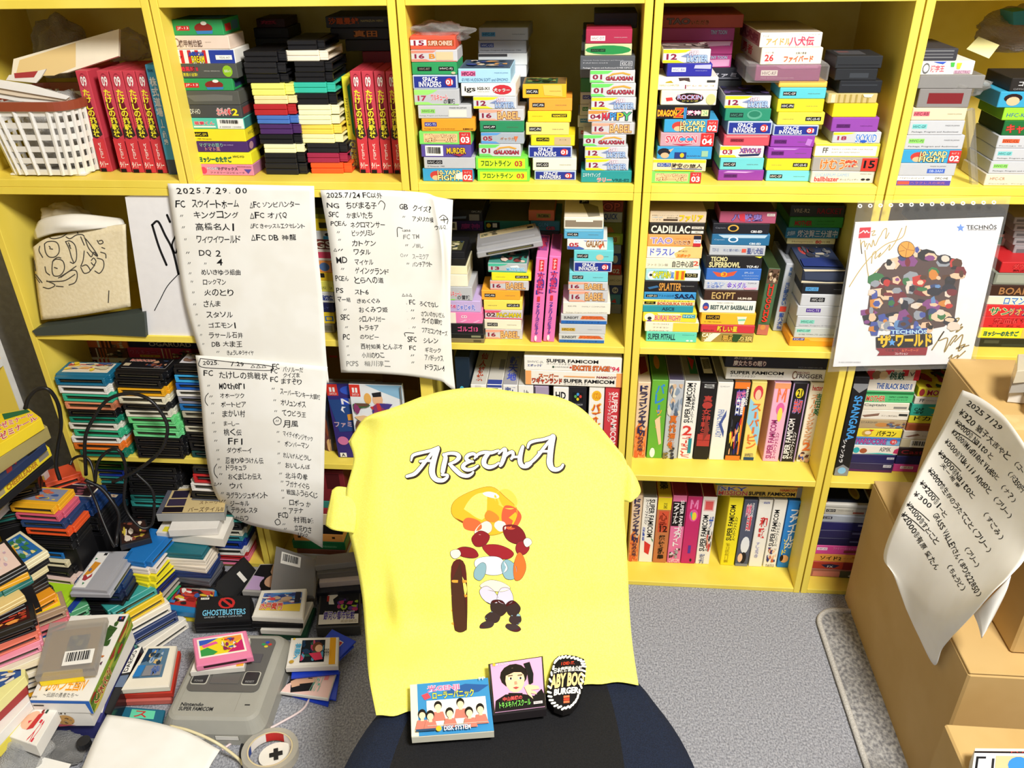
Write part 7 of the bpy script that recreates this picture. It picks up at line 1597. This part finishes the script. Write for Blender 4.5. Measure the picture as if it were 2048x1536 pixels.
WH = 'R 0 0 100 100 5a7ac0;P e8c84a 0 62 60 66 100 58 100 100 0 100;G 0 4 100 60 6 d84a4a e8e0d8 3a4a8a 5a9ad8 c8a88a;E 2 62 56 98 d8322a f4e4d0 水戸黄門;R 84 4 98 60 2a2a3a'
for k, (q, z, c, t) in enumerate((([(522,1180),(613,1176),(606,1237),(503,1232)], .070, 'f2eee2', 'white cartridge with a blue picture label, topmost right of the ring emblem'), ([(520,1192),(610,1188),(604,1247),(502,1245)], .052, '1a1a1c', 'black cartridge under the white labelled one'), ([(536,1204),(626,1202),(600,1262),(520,1258)], .035, 'f0ece2', 'white cartridge, third in the pile right of the ring emblem'), ([(540,1216),(632,1214),(612,1272),(524,1268)], .0178, '1c4a32', 'dark green cartridge at the bottom right of the ring emblem pile'))):
    quad('game_cartridge', q, z, .0168, c, t, 'game cartridge', WH if k == 0 else None, (10, 14, 92, 78), '5a7ac0', group='cartridges on bare carpet', bev=.003)
# clear cases and discs
quad('game_case', [(520,1128),(582,1126),(570,1188),(484,1182)], .030, .014, 'b8b4b0', 'clear case with a portrait seen upside down, on bare carpet', 'game case', 'R 0 0 100 100 1c1a1e;P c8a8d4 0 44 34 50 40 100 0 100;O 30 44 80 100 1a1618;O 40 40 90 88 d8a888;P e8c0a0 44 0 80 4 96 30 84 34 60 30 56 44 46 30;R 50 14 90 18 b88868', (4, 4, 96, 94), '1c1a1e', 'cover', mk='gloss')
TINT = clear('tinted_plastic', (.42, .36, .30), .35, .2)
quad('cartridge_case', [(552,1092),(632,1118),(626,1192),(540,1186)], .052, .02, TINT, 'brown tinted plastic case with a white bar code sticker', 'plastic case', 'K 0 0 100 100', (16, 8, 64, 34), None, 'sticker', zz=[.10, .088, .05, .05])
for k, (q, z, c) in enumerate((([(632,1112),(722,1102),(726,1122),(630,1132)], .088, '8a8680'), ([(636,1126),(724,1118),(728,1140),(634,1148)], .072, '6a665f'), ([(640,1140),(730,1134),(734,1158),(638,1166)], .056, 'c8b8b0'), ([(636,1156),(734,1152),(738,1178),(632,1186)], .040, '26262c'), ([(634,1170),(736,1166),(740,1192),(634,1196)], .022, '1e1e22'))):
    quad('disc_case', q, z, .0155 if k < 4 else .0215, c, 'clear grey disc case, %s in the pile left of the shirt hem' % ORD[k], 'disc case', group='disc cases left of the shirt', mk='gloss')
quad('game_case', [(640,1176),(722,1176),(720,1252),(632,1256)], .030, .028, '4a4844', 'dark case with purple lettering and a torn white sticker, left of the shirt', 'game case', 'R 0 0 100 100 1c1c22;P d8d4cc 16 6 40 4 44 20 32 30 36 44 22 44;R 16 20 22 36 a8302a;R 76 4 96 8 a8a8a4;G 44 28 98 66 4 5a3a8a a83a6a 9ab83a 2a2a3a;R 0 74 100 100 e4dfd4;E 12 66 90 88 4a3a9a e4dfd4 銀河の都市伝説;T 56 90 96 97 9a8a5a ARCADE GEARS CD', (5, 3, 96, 95), '1c1c22', 'cover', mk='gloss')
DSK = lambda: 'R 40 30 70 56 e8e4e0;R 44 34 56 52 3a8a4a;R 58 34 68 52 c83a3a'
for k, (q, z) in enumerate((([(664,1258),(712,1282),(676,1318),(636,1290)], .030), ([(664,1266),(708,1292),(672,1326),(640,1296)], .024), ([(584,1338),(676,1326),(678,1346),(582,1356)], .026), ([(600,1352),(680,1342),(672,1400),(592,1384)], .0105), ([(590,1362),(668,1352),(656,1412),(584,1392)], .0045))):
    quad('disk', q, z, .0042, '2346d0', 'blue plastic game disk, %s of the five around the white framed case' % ORD[k], 'game disk', DSK() if k == 0 else None, (0, 0, 100, 100), None, 'label', group='blue disks by the console', bev=.001)
quad('game_case', [(582,1276),(678,1274),(676,1332),(571,1336)], .043, .013, 'e4e0d6', 'white framed game case with a yellow spine, right of the console', 'game case', 'R 0 0 100 100 f2eee6;R 84 0 97 100 f2b020;R 24 8 74 90 141a22;G 26 10 72 88 9 1c3a5a 2a5a4a c8446a 3a2a4a 5a9ab8;O 48 20 70 56 6a3a22;O 54 30 70 58 e8b890;P d83a5a 42 62 66 58 72 84 56 88;E 12 24 24 80 5ab0d8 f2eee6 夢;O 4 84 14 96 c8a03a;T 74 46 84 76 3a3a3a 999;O 4 4 10 10 e8c83a', (2, 2, 97, 94), 'f2eee6', 'cover', mk='gloss')
quad('booklet', [(588,1350),(672,1346),(656,1398),(560,1384)], .0185, .0075, 'f0ece4', 'booklet with a cropped portrait and green lettering under a blue disk', 'booklet', 'R 0 0 100 100 f2ccc4;O 6 0 64 70 e0b090;P 1c1a1e 0 60 20 20 40 0 10 0 0 10;P 16161a 10 60 60 40 60 80 20 100;P e0b090 4 40 16 20 24 40 30 60 16 74;R 40 20 50 24 26201e;E 56 16 76 84 3ab89a f2ccc4 ハイスクール;R 78 8 88 30 e88a8a', (1, 1, 99, 96), 'f2ccc4', 'cover', mk='paper')
# ---------------------------------------------------------------- games console
def console():
    Z = .058; P = lambda x, y, z=Z: hit(x, y, 2, z)
    A = Vector(P(322, 1447)); B = Vector(P(540, 1458)); C = Vector(P(577, 1256)); D = Vector(P(386, 1258))
    ux = ((B-A)+(C-D)); ux.z = 0; ux.normalize(); uy = Vector((-ux.y, ux.x, 0)); c = (A+B+C+D)/4; W_, L_ = .200, .236
    yaw = math.atan2(ux.y, ux.x); e = empty('game_console', (c.x, c.y, .0005), yaw); tag(e, 'grey game console on the carpet with a dark centre plate', 'games console')
    g1, g2, g3 = mat('a5a49b', 'plastic'), mat('62615e', 'plastic'), mat('2e2e30', 'plastic')
    def rr(hw, hd, r, n=6, cx=0, cy=0): return [(cx+sx*(hw-r)+r*math.cos(math.radians(a0+90*k/n)), cy+sy*(hd-r)+r*math.sin(math.radians(a0+90*k/n))) for sx, sy, a0 in ((1, 1, 0), (-1, 1, 90), (-1, -1, 180), (1, -1, 270)) for k in range(n+1)]
    m = MB(); prof = [(0, .0), (.0, .004), (.0, .030), (-.003, .036), (-.012, .054), (-.018, .0575), (-.024, .058)]; N = len(rr(1, 1, .1)); V = []
    for dx, z in prof: V += [(x, y, z) for x, y in rr(W_/2+dx, L_/2+dx, .028+dx*.5)]
    F = [tuple(range(N-1, -1, -1)), tuple((len(prof)-1)*N+i for i in range(N))]
    for k in range(len(prof)-1): F += [(k*N+i, k*N+(i+1) % N, (k+1)*N+(i+1) % N, (k+1)*N+i) for i in range(N)]
    m.add(V, F, g1); m.box(.040, -L_/2+.03, .0581, .0408, L_/2-.03, .0583, mat('9a988c', 'plastic')); m.box(-W_/2+.026, -L_/2+.03, .0581, -W_/2+.0268, L_/2-.03, .0583, mat('9a988c', 'plastic')); m.build('body', e)
    m = MB(); m.prism(rr(.072, .068, .012, 4, 0, .024), .058, .0602, g2); m.build('top_plate', e)
    m = MB(); m.box(-.030, -.026, .0602, .028, -.002, .0622, mat('64625f', 'plastic'), .001); m.build('eject_button', e)
    for nm, x, t in (('power_switch', -.052, 'POWER'), ('reset_button', .050, 'RESET')):
        m = MB(); m.prism(rr(.0165, .0165, .005, 3, x, -.012), .0602, .0612, mat('c4c2b6', 'plastic')); m.prism(rr(.0145, .0145, .004, 3, x, -.012), .0612, .0624, g3)
        apply(m, 'T 20 74 80 90 a8a8a8 '+t, topside(x-.0145, x+.0145, -.0265, .0025, .0624)); m.build(nm, e)
    m = MB(); m.box(-.056, .028, .0602, .056, .050, .0612, mat('57555a', 'plastic'), .001); m.build('cartridge_flap', e)
    m = MB()
    for x, y, cc in ((0, .0055, '2a4ac0'), (.0068, 0, 'c83a34'), (0, -.0055, 'd8c83a'), (-.0068, 0, '2f9a5a')): m.prism([(.055+x+.0042*math.cos(a), .076+y+.003*math.sin(a)) for a in np.linspace(0, 2*math.pi, 11)[:-1]], .0603, .0606, mat(cc, 'ink'))
    m.build('emblem', e)
    m = MB(); apply(m, 'B 0 0 56 42 2a2a2c Nintendo;B 0 54 84 100 2a2a2c SUPER FAMICOM', topside(-.068, .010, -.088, -.070, .0582)); m.box(.056, -.074, .0581, .066, -.0715, .0586, g3); m.build('lettering', e)
    for x in (-.036, .030):
        m = MB(); m.box(x-.026, -L_/2-.0008, .012, x+.026, -L_/2+.004, .030, mat('8a887e', 'plastic'), .003); m.box(x-.022, -L_/2-.0014, .016, x+.022, -L_/2, .026, mat('e8e6de', 'plastic')); m.build('controller_port', e)
console()
quad('game_case', [(404,1282),(500,1276),(488,1334),(380,1344)], .0755, .0135, 'e8e4da', 'clear disk case with a yellow spine under the pink cartridge', 'game case', 'R 86 0 100 100 f2b83a;R 0 0 86 100 f0ece2', (2, 2, 98, 96), None, 'cover', mk='gloss')
PKL = 'R 0 0 100 100 f4efe2;R 4 8 96 92 f0d82a;P 3a5ac0 4 8 46 8 20 30 4 36;P 3a9a4a 4 60 20 50 40 80 30 92 4 92;P e85aa0 8 36 40 24 44 36 12 50;P c8286a 60 92 96 30 96 92;P f09a3a 56 8 96 8 96 30 70 50;G 50 20 84 80 6 d83a3a f4e8d8 3a5aa8 8a2a5a'
q = [(384,1276),(492,1260),(506,1312),(392,1332)]
quad('game_cartridge', q, .094, .017, 'ee86ac', 'pink cartridge with a rainbow label on top of the console', 'game cartridge', PKL, (8, 10, 92, 78), 'f4efe2', group='cartridges on the console', bev=.003, more=lambda k, bil, T_, nr: k.add([bil(12, 100.3, -.004), bil(88, 100.3, -.004), bil(88, 100.3, -.010), bil(12, 100.3, -.010)], [(0, 1, 2, 3)], mat('3a1a24', 'plastic')))
# white and red cartridges left of the console
GL_ = 'R 0 0 100 100 5a7a94;P 1c3a5a 0 0 60 0 30 40 0 50;G 20 6 80 60 4 d8b87a 2a3a4a a8b8c8 4a7ab8;P 8a8a90 30 62 92 60 92 96 30 96;P 2a7ac0 0 60 28 60 24 98 0 98;E 56 64 86 94 4a6ab0 8a8a90 侍'
for k, (q, z, c, t) in enumerate((([(294,1291),(353,1290),(338,1372),(242,1378)], .052, 'f2ead8', 'white cartridge with a blue grey label left of the console'), ([(300,1296),(360,1300),(344,1384),(244,1388)], .035, 'c83a2a', 'red cartridge under the white one left of the console'), ([(300,1304),(360,1306),(342,1398),(246,1402)], .018, 'd06a5e', 'faded red cartridge at the bottom left of the console'))):
    quad('game_cartridge', q, z, .0166, c, t, 'game cartridge', GL_ if k == 0 else None, (12, 8, 80, 78), '5a7a94', group='cartridges left of the console', bev=.003)
quad('game_case', [(268,1300),(284,1292),(222,1430),(204,1424)], .048, .04, '16161a', 'black upright game case with white letters between the white box and red cartridges', 'game case', 'R 0 0 100 40 f0ece4;U 10 4 60 38 26262a DAEGO;R 0 44 100 62 6a7a94', (0, 0, 100, 100), None, 'cover', mk='gloss')
quad('game_box', [(232,1412),(330,1420),(324,1446),(222,1440)], .008, .0075, '1f6a86', 'teal box with a mint label on the carpet left of the console', 'game box', 'R 30 10 90 80 6ad8b0;E 40 20 70 70 c83a3a 6ad8b0 ス;', (10, 5, 90, 95), None, 'label', mk='paper')
# big white boxes
DK = 'R 0 0 100 100 f2efe8;E 8 76 84 90 f2a024 f4e8c8 ドカポン王国IV;T 18 92 78 97 2a2622 〜伝説の勇者たち〜;R 85 3 97 10 26222a;O 88 4 91 7 3a5ac0;O 91 4 94 7 c83a3a;P 3a5a2a 76 14 92 18 86 32 72 42 70 34;G 60 10 98 40 3 3a5a2a 8aa84a;G 66 52 94 68 5 8a3a2a 5a3a4a c8763a;T 2 97 12 99 3a3a3a ASMIK;R 70 68 86 68.6 3a3a3a'
o = quad('game_box', [(142,1232),(258,1228),(178,1402),(60,1400)], .125, .034, 'f0ede6', 'large white game box with orange lettering under the clear bar code case', 'game box', DK, (0, 0, 100, 100), None, 'cover', 'large boxes on the floor', 'paper')
def long_side(k, bil, T_, nr):
    a, b_ = T_[1], T_[2]; n2 = (b_-a).cross(nr).normalized(); cen = (T_[0]+T_[1]+T_[2]+T_[3])/4
    if (a-cen).dot(n2) < 0: n2 = -n2
    fr = lambda u, v, q: tuple(a*(1-u/100)+b_*(u/100)-nr*(.034*v/100)+n2*(q+.0004)); apply(k, 'R 0 0 100 100 8aa83a;G 0 0 100 100 4 6a8a2a c8b84a 4a6a2a a83a2a;E 60 20 96 80 a83a2a e8d890 ドカポン', fr)
    c_, d_ = T_[3], T_[2]; n3 = (d_-c_).cross(nr).normalized()
    if (c_-cen).dot(n3) < 0: n3 = -n3
    fr2 = lambda u, v, q: tuple(c_*(1-u/100)+d_*(u/100)-nr*(.034*v/100)+n3*(q+.0004)); apply(k, 'R 0 0 100 22 2f6ac0;P 2f6ac0 92 20 100 20 100 100 96 100;R 2 36 20 46 3a3a3a', fr2)
bpy.data.objects.remove(o.children[0]); bpy.data.objects.remove(o)
o = quad('game_box', [(142,1232),(258,1228),(178,1402),(60,1400)], .125, .034, 'f0ede6', 'large white game box with orange lettering under the clear bar code case', 'game box', DK, (0, 0, 100, 100), None, 'cover', 'large boxes on the floor', 'paper', more=long_side)
quad('game_box', [(140,1260),(262,1256),(178,1424),(60,1424)], .0905, .040, 'eeebe4', 'second large white game box with a small tan picture on its end', 'game box', None, group='large boxes on the floor', mk='paper', more=lambda k, bil, T_, nr: apply(k, 'O 40 20 70 90 c89a5a;G 44 30 66 80 2 8a5a3a e8d0a0;T 36 4 60 14 4a3a2a Ni;P c85a6a 30 80 70 90 40 100', lambda u, v, q: tuple(Vector(bil(u, 100.4, -.040*v/100)))))
quad('game_box', [(150,1290),(264,1280),(200,1444),(80,1440)], .050, .0495, '3a3c7a', 'dark blue box at the bottom under the two white boxes', 'game box', 'T 86 40 98 90 e8e4dc A', (0, 0, 100, 100), None, 'cover', 'large boxes on the floor', 'paper')
SMK = clear('smoked_case', (.66, .60, .50), .30, .22)
quad('cartridge_case', [(98,1244),(214,1232),(190,1338),(68,1352)], .158, .020, SMK, 'clear smoky cartridge case with a white bar code sticker', 'plastic case', 'K 0 0 100 100', (42, 62, 92, 88), None, 'sticker', bev=.004)
quad('game_cartridge', [(104,1262),(206,1250),(186,1330),(80,1342)], .140, .0135, 'b89a4a', 'tan cartridge with a dim picture inside the smoky case', 'game cartridge', 'G 0 0 100 100 4 4a4a5a 8a8a6a 6a5a4a', (40, 20, 80, 80), '5a5a60', group='cartridges in the heap', bev=.003)
quad('game_cartridge', [(84,1344),(164,1336),(166,1352),(78,1362)], .142, .0155, 'ffe21a', 'bright yellow cartridge end on the large white box below the bar code case', 'game cartridge', group='cartridges in the heap', bev=.003)
# slanted yellow boxes at the left edge
YB = 'R 0 0 100 100 f0d02a;O 0 0 30 40 f0c02a;E 20 36 96 60 d84a5a f4ece4 受験ゼミナール;E 8 70 96 96 c83a44 f4ece4 合格ゼミナール;R 50 4 96 30 2a6a44'
quad('game_box', [(-52,836),(58,818),(82,836),(-40,912)], .500, .026, 'f2d52e', 'yellow game box with pink lettering, top of the slanted pile at the left edge', 'game box', YB, (0, 0, 100, 100), None, 'cover', 'slanted boxes by the left shelf', 'paper')
quad('game_box', [(-40,850),(64,832),(94,852),(-30,936)], .4725, .030, 'a89a62', 'dull yellow cased box, second in the slanted pile at the left edge', 'game box', None, group='slanted boxes by the left shelf', mk='gloss')
quad('game_box', [(-40,880),(64,866),(90,886),(-20,978)], .441, .018, '26345a', 'dark blue box, third in the slanted pile at the left edge', 'game box', 'G 30 0 100 100 3 2a5ac0 8a2a2a 1c1c22', (0, 0, 100, 100), None, 'cover', 'slanted boxes by the left shelf', 'paper')
quad('game_box', [(-46,910),(76,876),(98,894),(-14,986)], .4215, .022, 'f0d82e', 'yellow game box with red lettering, fourth in the slanted pile', 'game box', 'R 0 0 100 100 26242c;E 10 40 96 80 d8a03a 4a1a1a ZONE', (4, 4, 96, 70), None, 'cover', 'slanted boxes by the left shelf', 'paper', more=lambda k, bil, T_, nr: apply(k, 'B 20 30 74 80 b8762a CHEERLEADER;R 2 20 16 80 a89a78;R 78 20 96 70 8a8478', lambda u, v, q: tuple(Vector(bil(u, 100.5, -.022*v/100)))))
quad('game_box', [(-40,930),(78,900),(104,916),(-6,1006)], .398, .0165, '1a1a1e', 'black box, lowest in the slanted pile at the left edge', 'game box', group='slanted boxes by the left shelf', mk='paper')
# lower left corner boxes
quad('game_box', [(-30,1340),(50,1338),(50,1352),(-30,1430)], .165, .022, 'f0eaa0', 'pale yellow game box with red script, lower left corner', 'game box', 'R 4 8 90 60 3a5a9a;G 4 8 90 60 3 c8a03a 2a2a5a e8e0d0', (0, 0, 100, 100), None, 'cover', 'boxes in the lower left corner', 'paper')
quad('game_box', [(-30,1362),(50,1358),(52,1374),(-30,1452)], .142, .018, 'a83a3a', 'thin red and lime box under the pale yellow one', 'game box', None, group='boxes in the lower left corner', mk='paper')
quad('game_box', [(-24,1396),(54,1384),(60,1402),(-10,1478)], .123, .022, 'f2f0ea', 'white and blue box, third in the lower left corner', 'game box', 'R 0 0 100 30 2a4a9a', (0, 0, 100, 100), None, 'cover', 'boxes in the lower left corner', 'paper')
quad('game_box', [(-20,1420),(60,1404),(62,1420),(-6,1500)], .1, .02, 'ecdc5a', 'yellow edged dark box, fourth in the lower left corner', 'game box', None, group='boxes in the lower left corner', mk='paper')
quad('game_box', [(64,1414),(114,1420),(72,1492),(10,1470)], .098, .03, 'f2efe8', 'white box with a cheek and red lips drawing and red sign letters, lower left corner', 'game box', 'O 10 10 60 70 f0c0a0;P c83a3a 46 20 62 10 60 60 44 70;P d83a4a 30 44 40 40 36 52;R 50 2 58 14 8a2a2a;R 64 2 72 14 2a4a3a;E 66 34 84 96 d83a4a f2efe8 ス2', (0, 0, 100, 100), None, 'cover', 'boxes in the lower left corner', 'paper')
for k, (q, z) in enumerate((([(-30,1390),(56,1380),(60,1400),(-20,1480)], .078), ([(-20,1400),(100,1400),(70,1490),(-10,1490)], .046))):
    quad('game_box', q, z, .031 if k == 0 else .0455, '26262c', 'dark box at the base of the lower left corner, %s one' % ('upper' if k == 0 else 'lower'), 'game box', group='boxes in the lower left corner', mk='paper')
p = hit(20, 1500, 2, .06); o = blob('plastic_bag', (p[0], p[1], .001), (.062, .045, .045), MILK, 31, .35); tag(o, 'milky plastic bag with something red inside, lower left corner', 'plastic bag')
p = hit(98, 1490, 2, .03); o = blob('plastic_bag', (p[0], p[1], .001), (.062, .040, .018), clear('grey_film', (.55, .53, .50), .4, .15, 50), 33, .35); tag(o, 'grey crumpled plastic with a dark round cap, beside the white sheet', 'plastic bag')
m = MB(); p = hit(167, 1482, 2, .045); m.tube([(0, 0, 0), (0, 0, .012)], .012, mat('1a1a1c', 'plastic'), 16); o = m.build('bottle_cap'); o.location = (p[0], p[1], .034); tag(o, 'dark round cap resting on the grey crumpled plastic', 'cap')
def sheet_px(pts, z, th, label, m_=None):
    T_ = [hit(x, y, 2, z) for x, y in pts]; n = len(T_); m = MB()
    m.add([tuple(t) for t in T_]+[(t[0], t[1], t[2]-th) for t in T_], [tuple(range(n)), tuple(range(2*n-1, n-1, -1))]+[(i, n+i, n+(i+1) % n, (i+1) % n) for i in range(n)], m_ or PAPER); o = recenter(m.build('paper_sheet')); tag(o, label, 'paper', 'blank sheets in the foreground')
S3 = Sheet([[(214,1429,2,.064),(290,1440,2,.066),(370,1462,2,.068),(440,1500,2,.066)],[(190,1475,2,.062),(275,1492,2,.064),(355,1512,2,.066),(418,1536,2,.064)],[(160,1545,2,.060),(250,1565,2,.062),(335,1580,2,.062),(396,1592,2,.060)]])
m = MB(); S3.mesh(m, 20, 14, .0004, PAPER); o = m.build('paper_sheet', None, True); tag(o, 'large blank white sheet in the foreground left of the tape', 'paper', 'blank sheets in the foreground')
sheet_px([(82,1513),(142,1528),(120,1570),(60,1560)], .05, .0006, 'small corner of a second blank sheet beside the grey plastic')
# ---------------------------------------------------------------- roll of tape, small pad, cables
def tape():
    c = Vector(hit(540, 1506, 2, .022)); m = MB(); e = empty('tape_roll', (c.x, c.y, .012), .3); e.rotation_euler = (math.radians(-6), math.radians(4), .3); tag(e, 'roll of yellowish clear tape with a red, white and blue core', 'tape')
    def ring(r0, r1, z0, z1, mt, nm):
        m = MB(); n = 48; A = [(math.cos(2*math.pi*i/n), math.sin(2*math.pi*i/n)) for i in range(n)]
        V = [(x*r, y*r, z) for r, z in ((r1, z0), (r1, z1), (r0, z1), (r0, z0)) for x, y in A]; F = [(k*n+i, k*n+(i+1) % n, ((k+1) % 4)*n+(i+1) % n, ((k+1) % 4)*n+i) for k in range(4) for i in range(n)]
        m.add(V, F, mt)
        if nm == 'core':
            cs = ['f4f0ea', 'c8302e', 'f4f0ea', '2a4aa0', 'f4f0ea', 'c8302e', '2a4aa0']
            for i in range(n):
                m.add([(A[j % n][0]*(r0-.0003), A[j % n][1]*(r0-.0003), z) for j in (i, i+1) for z in (z0, z1)], [(0, 1, 3, 2)], mat(cs[(i*7//n) % 7]))
        m.build(nm, e)
    ring(.0415, .0515, 0, .019, clear('amber_tape', (.93, .84, .52), .45, .2), 'tape'); ring(.0385, .0412, 0, .019, mat('d8c8a0'), 'core')
tape()
c = hit(552, 1508, 2, .012); m = MB(); m.prism([(.032*math.cos(a), .026*math.sin(a)) for a in np.linspace(0, 2*math.pi, 30)[:-1]], 0, .010, mat('ece8dc', 'plastic'))
o = m.build('control_pad'); o.location = (c[0], c[1], .0006); o.rotation_euler = (0, 0, .35); tag(o, 'small white pad with a black cross key inside the tape roll', 'controller')
m = MB(); m.prism([(-.004,-.012),(.004,-.012),(.004,-.004),(.012,-.004),(.012,.004),(.004,.004),(.004,.012),(-.004,.012),(-.004,.004),(-.012,.004),(-.012,-.004),(-.004,-.004)], .010, .0125, mat('1a1a1c', 'plastic')); m.build('cross_key', o)
def cable(pts, r, c, label, name='cable', grp='loose cables'):
    P = np.array([hit(x, y, ax, v) for x, y, ax, v in pts]); t = np.linspace(0, len(P)-1, (len(P)-1)*8+1); q = cr(P, t); m = MB(); m.tube([tuple(p) for p in q], r, mat(c, 'plastic'), 8); o = recenter(m.build(name, None, True)); tag(o, label, 'cable', grp)
cable([(340,1452,2,.062),(380,1462,2,.064),(430,1484,2,.05),(470,1512,2,.02),(486,1530,2,.004),(500,1556,2,.003)], .0028, 'e8dcb0', 'cream cable running over the white sheet to the tape roll')
cable([(620,1396,2,.003),(604,1420,2,.003),(560,1446,2,.003),(540,1456,2,.003),(500,1470,2,.0025),(470,1482,2,.0025),(444,1500,2,.0025)], .0024, 'e8d4d4', 'thin pale pink cable coming out from under the booklet')
cable([(492,1476,2,.003),(484,1492,2,.003),(482,1514,2,.003),(490,1546,2,.003)], .003, '1e2024', 'short black cable left of the tape roll')
BKC = [([(172,950,1,-.075),(170,880,1,-.07),(185,840,1,-.06),(215,800,1,-.05),(258,787,1,-.04),(300,800,1,-.045),(330,838,1,-.05),(334,870,1,-.06),(318,905,1,-.07),(275,940,1,-.08),(225,965,1,-.09)], .0038, 'large black loop of cable in front of the cartridge piles'),
 ([(50,818,1,-.10),(58,795,1,-.09),(76,778,1,-.08),(98,780,1,-.075),(116,808,1,-.07),(122,850,1,-.07),(116,890,1,-.075),(112,930,1,-.09),(120,960,1,-.10)], .0042, 'thick black cable arching beside the left shelf'),
 ([(140,930,1,-.08),(146,918,1,-.07),(162,912,1,-.07),(178,920,1,-.07),(186,940,1,-.08),(190,962,1,-.09)], .003, 'small black cable loop near the shelf edge'),
 ([(190,965,1,-.09),(196,925,1,-.08),(216,902,1,-.07),(236,900,1,-.07),(248,920,1,-.07),(252,950,1,-.075),(248,1000,1,-.09),(258,1030,1,-.10),(282,1055,1,-.11),(302,1050,1,-.10),(308,1020,1,-.09),(304,980,1,-.08),(270,945,1,-.075)], .0034, 'black cable dropping from the shelf into the heap'),
 ([(170,960,1,-.09),(200,975,1,-.09),(222,1000,1,-.10),(238,1030,1,-.11),(234,1070,1,-.13),(232,1092,1,-.15)], .0042, 'black cable bundle strand above the big grey cartridge'),
 ([(175,968,1,-.10),(190,1000,1,-.11),(205,1040,1,-.13),(222,1080,1,-.15),(230,1094,1,-.155)], .0032, 'thin black cable left of the bundle strand')]
for pts, r, lab in BKC: cable(pts, r, '17171a', lab, grp='black cables over the heap')
# ---------------------------------------------------------------- things at the right edge
for k, (q, z, c, t) in enumerate((([(2036,708),(2080,706),(2080,738),(2034,742)], .700, 'c8bfa8', 'topmost'), ([(2030,728),(2080,726),(2080,760),(2026,762)], .677, 'a8a49c', 'second'), ([(2026,752),(2080,752),(2080,785),(2022,780)], .652, 'd8d4cc', 'third'))):
    quad('disc_case', q, z, .0245, c, 'clear case at the right edge on the upper cardboard box, %s of three' % t, 'disc case', group='cases at the right edge', mk='gloss')
p = hit(2046, 868, 0, .64); o = blob('plastic_bag', (.70, -.22, .6265), (.05, .06, .03), SMOKE, 41, .3); tag(o, 'bagged dark object on the upper cardboard box at the right edge', 'plastic bag')
quad('game_box', [(1950,1497),(2070,1498),(2070,1570),(1940,1568)], .352, .03, 'e8e4dc', 'boxed game with a round blue and red picture, bottom right corner', 'game box', 'R 0 0 100 8 e8e0d0;R 0 8 100 14 2a2424;R 0 14 100 100 e0e0e4;R 4 24 20 30 16161a;R 4 24 8 90 16161a;T 60 9 96 13 c83a3a FUN;R 36 22 100 100 f0c090;O 56 24 90 70 3a8ad0;T 30 30 46 80 26262a L', (0, 0, 100, 100), None, 'cover', mk='paper')
m = MB(); m.box(.45, -.80, .0005, .66, -.60, .321, CARD, .003); o = recenter(m.build('cardboard_box')); tag(o, 'small brown cardboard box below the boxed game, bottom right corner', 'cardboard box', 'cardboard boxes on the right')
